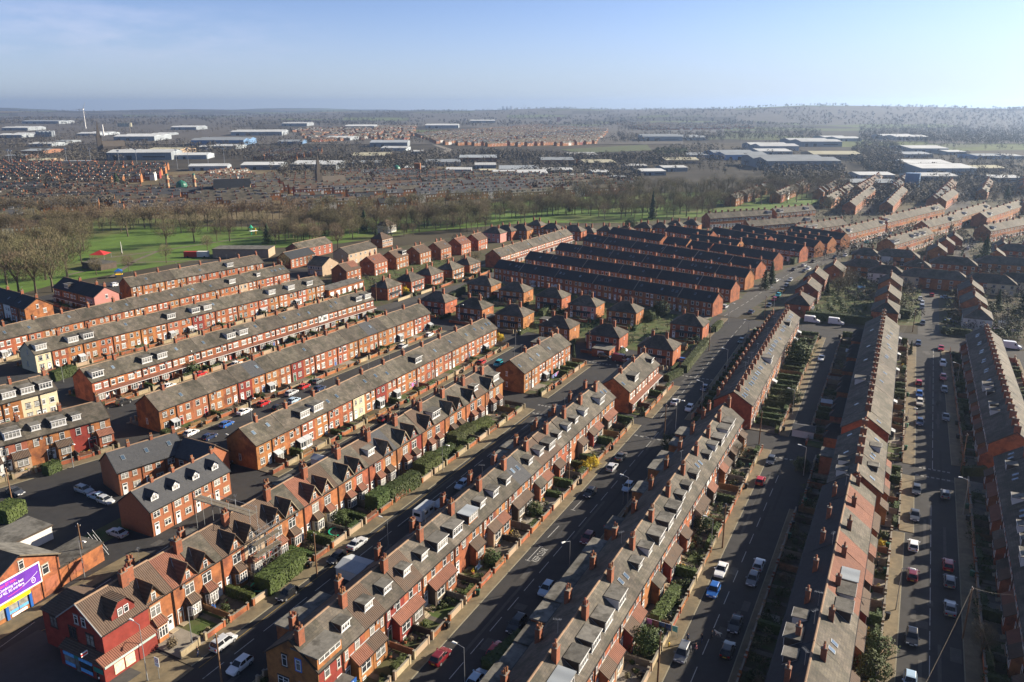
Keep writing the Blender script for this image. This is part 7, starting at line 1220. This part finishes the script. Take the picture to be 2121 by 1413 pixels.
townblock([(860, 282), (1110, 262), (1260, 272), (1230, 302), (1020, 305), (900, 300)], 45, 40, 9, .8); townblock([(1260, 255), (1540, 250), (1560, 268), (1330, 272)], 70, 60, 10, .6); townblock([(600, 270), (860, 262), (860, 290), (640, 297)], 40, 60, 10, .6); townblock([(520, 320), (660, 315), (660, 330), (520, 335)], 80, 36, 8, .8); townblock([(1560, 235), (2130, 225), (2130, 245), (1750, 245)], 80, 120, 12, .4, .8); townblock([(1500, 410), (1520, 430), (1900, 400), (1880, 380), (1830, 378)], 30, 26, 6, .8); townblock([(1900, 440), (2130, 405), (2130, 385), (1900, 395)], 32, 30, 6, .8); townblock([(2050, 500), (2130, 520), (2130, 440), (2080, 470)], 28, 30, 6, .7)
def woods(n, poly, hmin, hmax, dens_noise=.0, name='distant_woods', k=26, m='far_wood', sl=.2):
    b = MB(); xs = [p[0] for p in poly]; ys = [p[1] for p in poly]; c = 0; tries = 0
    while c < n and tries < n * 6:
        tries += 1; x, y = fr.uniform(min(xs), max(xs)), fr.uniform(min(ys), max(ys))
        if not inpoly(x, y, poly): continue
        P = G(x, y)
        if dens_noise and mnoise.noise(Vector((P.x * .004, P.y * .0022, 3))) < dens_noise - .35: continue
        c += 1; h = fr.uniform(hmin, hmax); z0 = hill(P.x, P.y); rr_ = h * .42
        for _ in range(k):
            d = Vector((fr.gauss(0, 1), fr.gauss(0, 1), fr.gauss(.3, 1))).normalized(); p = Vector((P.x, P.y, z0 + h * .55)) + Vector((d.x * rr_, d.y * rr_, d.z * h * .43)) * fr.uniform(.5, 1)
            x_ = d.orthogonal().normalized(); x_.rotate(Matrix.Rotation(fr.random() * 6.28, 3, d)); y_ = d.cross(x_); s = h * sl * fr.uniform(.35, 1)
            b.poly([p - x_ * s * .5, p + x_ * s * .5 + y_ * s * .2, p + y_ * s], m)
        b.poly([(P.x - h * .02, P.y, z0), (P.x + h * .02, P.y, z0), (P.x, P.y, z0 + h * .6)], 'bark')
    return struct(name, b, 'stuff')
woods(2600, [(-40, 330), (1330, 345), (1330, 400), (-40, 440)], 8, 12, .3); woods(2800, [(-40, 258), (1500, 262), (1500, 340), (-40, 335)], 9, 14, .25)
woods(3600, [(-60, 237), (1450, 236), (2180, 246), (2180, 262), (-60, 262)], 11, 17, .22, k=16, sl=.38); woods(2600, [(1780, 262), (2180, 246), (2180, 300), (1980, 300), (1780, 290)], 11, 15, k=20, sl=.22); woods(800, [(1280, 262), (1700, 255), (1700, 290), (1280, 295)], 11, 16, .2); woods(700, [(1780, 290), (1860, 300), (1870, 360), (1800, 362), (1760, 330)], 9, 13); woods(500, [(950, 300), (1370, 296), (1420, 340), (1000, 330)], 9, 13, .3); woods(260, [(1560, 340), (1740, 350), (1760, 400), (1600, 395)], 10, 14); woods(300, [(640, 330), (920, 330), (900, 350), (640, 352)], 9, 13); woods(260, [(1380, 425), (2130, 390), (2130, 420), (1700, 440)], 6, 9, .2); woods(200, [(1580, 540), (2130, 420), (2130, 520), (1700, 540)], 4, 7, .2); woods(120, [(1920, 330), (2130, 330), (2130, 385), (1880, 385)], 7, 11)
woods(420, [(1640, 660), (1905, 668), (1910, 560), (1700, 560)], 1.5, 4, .1, name='garden_scrub', k=60, m='hedge', sl=.16); woods(300, [(1950, 700), (2130, 715), (2140, 560), (1960, 580)], 1.5, 4.5, .1, name='garden_scrub', k=60, m='hedge', sl=.16); woods(160, [(1650, 600), (1910, 670), (1910, 560), (1720, 540)], 3, 6, .1, name='garden_scrub', k=60, sl=.12); woods(160, [(1960, 690), (2130, 710), (2140, 560), (1970, 570)], 3, 6, .1, name='garden_scrub', k=60, sl=.12); woods(330, [(880, 650), (1035, 595), (1480, 655), (1430, 735), (1290, 715)], 1.2, 3.2, .1, name='garden_scrub', k=50, m='hedge', sl=.16); woods(260, [(1760, 470), (2130, 430), (2130, 560), (1760, 560)], 2, 5, .1, name='garden_scrub', k=30, m='evergreen', sl=.2)
townblock([(1700, 436), (1800, 420), (1790, 400), (1700, 405)], 30, 24, 6, .8); woods(420, [(1690, 440), (1900, 425), (1890, 372), (1720, 380)], 6, 10); woods(160, [(1900, 425), (2130, 400), (2130, 372), (1880, 378)], 6, 10); woods(240, [(690, 650), (990, 560), (1010, 470), (640, 560)], 1.5, 4, .1, name='garden_scrub', k=50, sl=.14); woods(620, [(1180, 298), (2130, 298), (2130, 388), (1250, 350)], 7, 11, .25); woods(420, [(1740, 424), (2130, 428), (2130, 380), (1800, 378)], 4, 7, k=34); woods(260, [(1500, 452), (1800, 436), (2000, 470), (1760, 500)], 2.5, 5, k=34, name='garden_scrub')
def scrub(t0, t1, s0, s1, n, h0, h1, m='hedge'):
    b = MB(); pts = []
    for _ in range(n):
        P = TS(fr.uniform(t0, t1), fr.uniform(s0, s1), .15); h = fr.uniform(h0, h1)
        pts += [(P + Vector((p.x * h * .7, p.y * h * .7, p.z * h * .55)), q) for p, q in blob_pts(fr, 90, 1.0)]
    leafy(b, pts, .14, m, fr, .7); struct('garden_scrub', b, 'stuff')
scrub(92, 178, -14.2, -10.2, 46, .5, 1.5); scrub(92, 178, -14.2, -10.2, 30, .5, 1.6, 'twig'); scrub(192, 288, -17, -10.5, 60, .5, 1.5); scrub(192, 288, -17, -10.5, 40, .5, 1.6, 'twig'); scrub(95, 178, 15.9, 19.8, 40, .6, 1.7); scrub(190, 288, 15.9, 19.8, 40, .6, 1.7); scrub(80, 180, -30, -26.4, 40, .4, 1.1); scrub(80, 180, -30, -26.4, 30, .4, 1.2, 'twig'); scrub(70, 180, -62.4, -58.4, 36, .4, 1.0); scrub(70, 180, -94, -88.6, 50, .4, 1.2, 'twig'); scrub(190, 288, -30, -24.5, 60, .6, 1.5); scrub(190, 288, -.2, 2.8, 50, .4, 1.1); scrub(92, 178, -.2, 2.8, 30, .4, 1.0)
woods(160, [(1355, 318), (1420, 316), (1420, 330), (1355, 332)], 10, 13, name='distant_conifers', m='evergreen', k=20)
for pts in (((-300, 237.5), (1450, 237), (2400, 246), (2400, 262), (-300, 262)), ((1780, 262), (2300, 246), (2300, 296), (1980, 298), (1780, 290)), ((-200, 258), (1500, 262), (1500, 292), (1000, 300), (-200, 300))):
    b = MB(); n_ = 40
    rows_ = [[(lambda P: (P.x, P.y, hill(P.x, P.y) + 1.0 + j * .01))(G(min(p[0] for p in pts) + (max(p[0] for p in pts) - min(p[0] for p in pts)) * i / n_, y)) for i in range(n_ + 1)] for j, y in enumerate([max(p[1] for p in pts) - (max(p[1] for p in pts) - max(238, min(p[1] for p in pts))) * q / 12 for q in range(13)])]
    for j in range(12):
        for i in range(n_):
            x_, y_ = PX(*rows_[j][i][:2])
            if mnoise.noise(Vector((rows_[j][i][0] * .0016, rows_[j][i][1] * .0009, 2))) > -.12: b.poly([rows_[j][i], rows_[j][i + 1], rows_[j + 1][i + 1], rows_[j + 1][i]], 'far_wood')
    struct('woodland_floor', b)
o = struct('distant_town_houses', town, 'stuff'); o['label'] = 'terraced roofs of the distant town beyond the park'
for pts, m in ((((1160, 310), (1340, 300), (1350, 312), (1200, 318)), 'grass'), (((1450, 285), (1590, 278), (1590, 287), (1460, 290)), 'grass'), (((1840, 258), (1975, 247), (1980, 252), (1850, 264)), 'flags'), (((1190, 250), (1300, 244), (1310, 248), (1200, 255)), 'grass'), (((1900, 300), (2030, 296), (2030, 304), (1910, 308)), 'grass'), (((80, 248), (140, 244), (150, 250), (90, 254)), 'grass')): sheet('field', px(*pts), m, .5)
strip('road', px((780, 335), (860, 325), (920, 318), (930, 310), (900, 300)), 12, 'concrete', .4)
SHEDS = """277,293,95,8,w;450,302,125,7,b;333,320,80,8,y;287,332,150,7,w;392,330,80,6,w;82,304,55,5,w;70,340,45,8,y;420,310,30,6,w;463,309,60,5,w;540,352,95,8,w;430,354,90,5,w;650,352,110,12,w;65,319,55,7,r;122,298,30,5,g;20,286,60,6,w;530,282,120,7,w;330,282,40,4,w;85,260,90,4,g;805,305,90,6,g;815,313,60,5,w;865,320,28,5,w;770,332,90,9,y;760,346,70,9,g;680,350,50,10,g;918,345,85,9,g;990,336,90,7,r;1006,350,50,9,w;950,360,60,8,w;1075,360,95,12,g;1080,374,130,10,w;1155,361,70,8,w;1155,340,80,9,r;1210,328,70,7,w;1245,345,75,11,y;1247,366,40,9,w;1200,374,45,8,w;1280,377,40,7,r;915,266,80,6,w;745,268,70,4,w;1372,293,95,6,g;1440,291,60,6,g;1448,328,55,9,b;1547,332,105,13,b;1607,322,80,8,w;1615,313,95,9,w;1665,352,180,18,g;1412,340,80,9,y;1400,356,60,7,w;1355,364,60,10,w;1702,304,100,16,w;1762,293,60,8,w;1734,332,115,8,y;1890,292,80,7,w;1925,317,90,8,w;1983,321,45,6,w;1905,327,70,7,g;1925,349,105,10,w;1966,363,135,14,w;2053,357,75,9,y;1945,375,95,11,w;1816,372,85,10,w;1810,390,110,11,r;2085,378,70,9,w;2050,330,60,6,b;2104,330,36,7,w;1320,352,50,7,w;1010,362,40,6,y;860,356,50,6,w;30,330,50,5,r;150,345,60,6,r;240,318,60,5,w;600,300,60,5,b;700,292,60,5,w;30,272,60,5,w;180,282,50,5,w;380,270,60,4,w;610,262,60,4,w;1000,256,60,4,w"""
SC_ = {'w': ('sheet_white', 'sheet_grey', 'pale'), 'g': ('sheet_grey', 'sheet_grey', 'grey'), 'b': ('sheet_grey', 'sheet_blue', 'blue walled'), 'y': ('sheet_yellow', 'tan_wall', 'cream'), 'r': ('sheet_grey', 'shed_brick', 'brick walled')}
NEARW = ['left of the mosque', 'before the far hill']
for k, q in enumerate(SHEDS.split(';')):
    x, y, w_, dy, t = q.split(','); x, y, w_, dy = float(x), float(y), float(w_) * .86, float(dy); A, Bv = G(x - w_/2, y), G(x + w_/2, y); wd = (Bv - A).length; h = max(5, min(11, wd * .12)); dp = min(max(20, (G(x, y - dy * .62) - G(x, y)).length), 120); rf, wl, cw = SC_[t]
    side = fr.uniform(-.12, .28); e = thing('warehouse', '%s warehouse, %s in the far industrial belt counting by size of listing' % (cw, ordn(k)), 'warehouse', A + Vector((0, 0, hill(A.x, A.y))), side * .5, 'sheds of the distant industrial estates'); r_ = min(3.5, wd * .05)
    e['label'] = '%s %s shed with shallow roof in the industrial belt beyond the town' % ('long' if wd > 85 else 'small' if wd < 45 else 'broad', cw)
    ob('wall', MB().mesh3([(0, 0, 0), (wd, 0, 0), (wd, dp, 0), (0, dp, 0), (0, 0, h), (wd, 0, h), (wd, dp, h), (0, dp, h)], [(0, 1, 5, 4), (1, 2, 6, 5), (2, 3, 7, 6), (3, 0, 4, 7)], wl).box(wd * .1, -.2, 0, wd * .16, -.02, h * .6, 'dark_trim').box(wd * .3, -.2, 0, wd * .38, -.02, h * .6, 'dark_trim').box(wd * .55, -.2, h * .35, wd * .9, -.02, h * .5, 'glass'), e)
    b = MB(); nb_ = max(1, int(dp / 45))
    for j in range(nb_):
        y0, y1 = dp * j / nb_, dp * (j + 1) / nb_; b.mesh3([(-.6, y0 - .5 * (j == 0), h), (wd + .6, y0 - .5 * (j == 0), h), (wd + .6, (y0 + y1) / 2, h + r_), (-.6, (y0 + y1) / 2, h + r_), (wd + .6, y1, h), (-.6, y1, h)], [(0, 1, 2, 3), (3, 2, 4, 5)], rf); b.mesh3([(0, y0, h), (0, (y0 + y1)/2, h + r_), (0, y1, h), (wd, y0, h), (wd, (y0 + y1)/2, h + r_), (wd, y1, h)], [(0, 1, 2), (3, 5, 4)], wl)
    ob('roof', b, e)
def church(c, sc, lb):
    e = thing('church', lb, 'church', G(*c), .6); ob('tower', MB().box(-2.6 * sc, -2.6 * sc, 0, 2.6 * sc, 2.6 * sc, 17 * sc, 'spire_stone'), e); s = MB().mesh3([(-2.4 * sc, -2.4 * sc, 17 * sc), (2.4 * sc, -2.4 * sc, 17 * sc), (2.4 * sc, 2.4 * sc, 17 * sc), (-2.4 * sc, 2.4 * sc, 17 * sc), (0, 0, 36 * sc)], [(0, 1, 4), (1, 2, 4), (2, 3, 4), (3, 0, 4)], 'spire_stone')
    for x in (-1, 1):
        for y in (-1, 1): s.tube((x * 2.3 * sc, y * 2.3 * sc, 17 * sc), (x * 2.3 * sc, y * 2.3 * sc, 21 * sc), .5 * sc, .05, 'spire_stone', 4)
    ob('spire', s, e); ob('nave', MB().mesh3([(2.6 * sc, -5 * sc, 0), (26 * sc, -5 * sc, 0), (26 * sc, 5 * sc, 0), (2.6 * sc, 5 * sc, 0), (2.6 * sc, -5 * sc, 8 * sc), (26 * sc, -5 * sc, 8 * sc), (26 * sc, 5 * sc, 8 * sc), (2.6 * sc, 5 * sc, 8 * sc), (2.6 * sc, 0, 14 * sc), (26 * sc, 0, 14 * sc)], [(0, 1, 5, 4), (1, 2, 6, 9, 5), (2, 3, 7, 6), (3, 0, 4, 8, 7), (4, 5, 9, 8), (8, 9, 6, 7)], 'spire_stone'), e)
church((209, 318), 1.5, 'dark stone church with tall spire among the distant works'); church((662, 396), 1.0, 'dark stone church with spire in the town beyond the park')
e = thing('hall', 'large stone hall with steep dark roof beyond the park', 'hall', G(445, 412), .25); ob('wall', MB().mesh3([(0, 0, 0), (30, 0, 0), (30, 16, 0), (0, 16, 0), (0, 0, 7), (30, 0, 7), (30, 16, 7), (0, 16, 7), (0, 8, 16), (30, 8, 16)], [(0, 1, 5, 4), (1, 2, 6, 9, 5), (2, 3, 7, 6), (3, 0, 4, 8, 7)], 'sandstone'), e); ob('roof', MB().mesh3([(-.5, -.6, 6.8), (30.5, -.6, 6.8), (30.5, 8, 16.3), (-.5, 8, 16.3), (30.5, 16.6, 6.8), (-.5, 16.6, 6.8)], [(0, 1, 2, 3), (3, 2, 4, 5)], 'slate_dark'), e)
def dome(b, c, r, z, m, k=1.0):
    p = []; n = 14
    for j in range(6):
        a = j * math.pi / 12; p += [(c[0] + r * math.cos(a) * math.cos(i * 6.2832 / n), c[1] + r * math.cos(a) * math.sin(i * 6.2832 / n), z + r * k * math.sin(a)) for i in range(n)]
    p.append((c[0], c[1], z + r * k * 1.12)); return b.mesh3(p, [(j * n + i, j * n + (i + 1) % n, (j + 1) * n + (i + 1) % n, (j + 1) * n + i) for j in range(5) for i in range(n)] + [(5 * n + i, 5 * n + (i + 1) % n, 6 * n) for i in range(n)], m)
P = G(378, 409); e = thing('mosque', 'mosque with green dome and two banded minarets beyond the park', 'mosque', P, .1); ob('hall', MB().box(-14, 0, 0, 14, 18, 6.5, 'sandstone').box(-8, -2, 0, 8, 0, 5.5, 'brick_soft').box(-14.3, -.3, 6.5, 14.3, 18.3, 7.1, 'concrete'), e); ob('dome', dome(MB().tube((-2, 8, 7), (-2, 8, 9), 5.2, 5.2, 'dome_green', 14), (-2, 8), 5.2, 9, 'dome_green'), e)
for x in (-12, 11):
    b = MB()
    for j in range(6): b.tube((x, 2, j * 3.2), (x, 2, j * 3.2 + 3.2), 1.7 - j * .08, 1.65 - j * .08, ('brick_soft', 'sandstone')[j % 2], 10)
    b.tube((x, 2, 15.8), (x, 2, 16.6), 2.2, 2.2, 'sandstone', 10); ob('minaret', dome(b, (x, 2), 1.3, 19.2, 'dome_green', 1.3), e)
P = G(826, 366); e = thing('domed_building', 'small red brick building with green dome in the far town', 'building', P); ob('wall', MB().box(-14, 0, 0, 14, 14, 8, 'brick_soft').box(18, 0, 0, 25, 7, 15, 'brick'), e); ob('dome', dome(MB(), (-3, 6), 4.5, 8, 'dome_green'), e)
P = G(178, 268); e = thing('wind_turbine', 'lone white wind turbine above the distant works', 'wind turbine', P + Vector((0, 0, hill(P.x, P.y)))); ob('tower', MB().tube((0, 0, 0), (0, 0, 66), 2.2, 1.2, 'white_wall', 10), e); ob('nacelle', MB().box(-1.5, -3, 65.2, 1.5, 4, 68, 'white_wall'), e)
for k in range(3):
    a = k * 2.0944 + .5; ob('blade', MB().mesh3([(-.2, -3.2, 0), (1.6, -3.4, 3), (.3, -3.2, 26), (-.3, -3.2, 26), (-.2, -2.9, 0), (1.6, -2.9, 3), (.3, -3.0, 26), (-.3, -3.0, 26)], [(0, 1, 2, 3), (7, 6, 5, 4), (0, 4, 5, 1), (1, 5, 6, 2), (2, 6, 7, 3), (3, 7, 4, 0)], 'white_wall'), e, (0, 0, 66.6)).rotation_euler = (0, a, 0)
for k, (x, h) in enumerate(((1042, 7.5), (1050, 7), (1059, 8))):
    d_ = G(x, 223.5); d_ = d_.normalized() if d_.length < 1 else Vector((d_.x, d_.y, 0)).normalized(); P = d_ * 14200; P.z = hill(P.x, P.y); b = MB(); s = 14200 / F * h
    for j, (r0, r1) in enumerate(((.42, .33), (.33, .27), (.27, .29))): b.tube((0, 0, s * j / 3), (0, 0, s * (j + 1) / 3), s * r0, s * r1, 'concrete', 14)
    tag(ob('cooling_tower', b, None, P), 'faint cooling tower on the far skyline, %s of three' % ordn(k), 'cooling tower', 'cooling towers on the skyline')
for k, (x, y, h, r) in enumerate(((215, 283, 22, 2.6), (270, 277, 20, 1.2), (1084, 224, 60, 3), (1088, 224, 55, 3))):
    P = G(x, y) if y > 230 else Vector((G(x, 300).x, G(x, 300).y, 0)).normalized() * 13500; P.z = hill(P.x, P.y); sc = 1.4 if y > 230 else 1.5; tag(ob('factory_chimney', MB().tube((0, 0, 0), (0, 0, h * sc), r, r * .7, 'white_wall' if k == 0 else 'concrete', 10), None, P), ('thick white chimney near the wind turbine', 'thin chimney beside pale tanks', 'faint skyline stack beside the cooling towers', 'second faint skyline stack beside the cooling towers')[k], 'chimney')
for k, (x, y) in enumerate(((22, 350), (28, 352), (140, 345), (190, 346), (285, 348), (249, 352), (368, 350), (391, 345), (432, 346), (466, 345))): tag(ob('light_mast', simple('light_mast', lambda b: b.tube((0, 0, 0), (0, 0, 24), .35, .2, 'steel', 5).box(-1.5, -.2, 23, 1.5, .2, 24.5, 'steel')), None, G(x, y)), 'tall slender light mast above the railway yards', 'light mast', 'light masts above the yards')
for k in range(9): tag(ob('silo', simple('silo', lambda b: b.tube((0, 0, 0), (0, 0, 15), 4, 4, 'sheet_grey', 10).tube((0, 0, 15), (0, 0, 17), 4, .5, 'sheet_grey', 10)), None, G(78 + k * 4.2, 284 + (k % 2))), 'grey steel silo in the cluster by the far works', 'silo', 'silos by the far works')
for k in range(5): tag(ob('storage_tank', simple('tank', lambda b: b.tube((0, 0, 0), (0, 0, 17), 7, 7, 'sheet_yellow', 12)), None, G(248 + k * 5.5, 264)), 'cream storage tank in the row near the thin chimney', 'tank', 'cream storage tanks')
tag(ob('tower_block', MB().box(-9, 0, 0, 9, 9, 24, 'pink_wall').box(-9.2, -.2, 24, 9.2, 9.2, 25, 'concrete'), None, G(1157, 254)), 'orange tower block standing alone on the far slope', 'tower block'); tag(ob('gas_holder', MB().tube((0, 0, 0), (0, 0, 14), 7, 7, 'sheet_blue', 14), None, G(1888, 388)), 'blue cylindrical tank by the white sheds', 'tank'); tag(ob('obelisk', MB().tube((0, 0, 0), (0, 0, 2), 1.5, 1.3, 'concrete', 4).tube((0, 0, 2), (0, 0, 9), .7, .4, 'white_wall', 4), None, G(1443, 398)), 'pale stone monument among the park trees', 'monument'); tag(ob('flag_post', MB().tube((0, 0, 0), (0, 0, 1), .5, .4, 'concrete', 6).tube((0, 0, 1), (0, 0, 7), .25, .12, 'white_wall', 6), None, G(253, 527)), 'white post standing at the park path crossing', 'post')
o = thing('container', 'red and white lorry container by the park car park', 'container', G(381, 534), head(N * .8 + U * .4)); ob('body', MB().box(0, 0, .4, 7, 2.5, 3.2, 'red_door').box(7.05, 0, .4, 13, 2.5, 3.3, 'white_wall'), o); ob('wheel', MB().tube((2, -.1, .5), (2, 2.6, .5), .5, .5, 'rubber', 10).tube((11, -.1, .5), (11, 2.6, .5), .5, .5, 'rubber', 10), o)
o = thing('playground', 'blue and yellow climbing frame beside the park toddler area', 'climbing frame', G(247, 574), .3); ob('frame', MB().box(-1.5, -1.5, 0, -1.3, -1.3, 3, 'blue_paint').box(1.3, -1.5, 0, 1.5, -1.3, 3, 'blue_paint').box(-1.5, 1.3, 0, -1.3, 1.5, 3, 'blue_paint').box(1.3, 1.3, 0, 1.5, 1.5, 3, 'blue_paint').box(-1.5, -1.5, 1.2, 1.5, 1.5, 1.4, 'yellow_sign'), o); ob('roof', MB().mesh3([(-1.7, -1.7, 3), (1.7, -1.7, 3), (1.7, 1.7, 3), (-1.7, 1.7, 3), (0, 0, 4.2)], [(0, 1, 4), (1, 2, 4), (2, 3, 4), (3, 0, 4)], 'blue_paint'), o)
o = thing('playground', 'green and white climbing tower in the park playground', 'climbing frame', G(521, 487), .8); ob('frame', MB().tube((0, 0, 0), (0, 0, 5), .3, .3, 'trampoline_green').tube((3, 0, 0), (3, 0, 4), .3, .3, 'yellow_sign').box(-1, -1, 2.4, 4, 1, 2.7, 'white_letters'), o); ob('roof', MB().tube((0, 0, 4.6), (0, 0, 6.5), 1.6, .1, 'trampoline_green', 8), o)
# ------------------------------------------------------------------ haze: one closed box of air round everything
HZ = bpy.data.materials.new('haze'); HZ.use_nodes = True; nd = HZ.node_tree.nodes; nd.remove(nd['Principled BSDF']); pvn = nd.new('ShaderNodeVolumePrincipled')
pvn.inputs['Color'].default_value = (.41, .57, .85, 1); pvn.inputs['Density'].default_value = 8.8e-5; pvn.inputs['Anisotropy'].default_value = .5
HZ.node_tree.links.new(pvn.outputs[0], nd['Material Output'].inputs['Volume']); MATS['haze'] = HZ
struct('haze', MB().box(-16500, -3000, -12, 16500, 16500, 190, 'haze'), 'stuff')
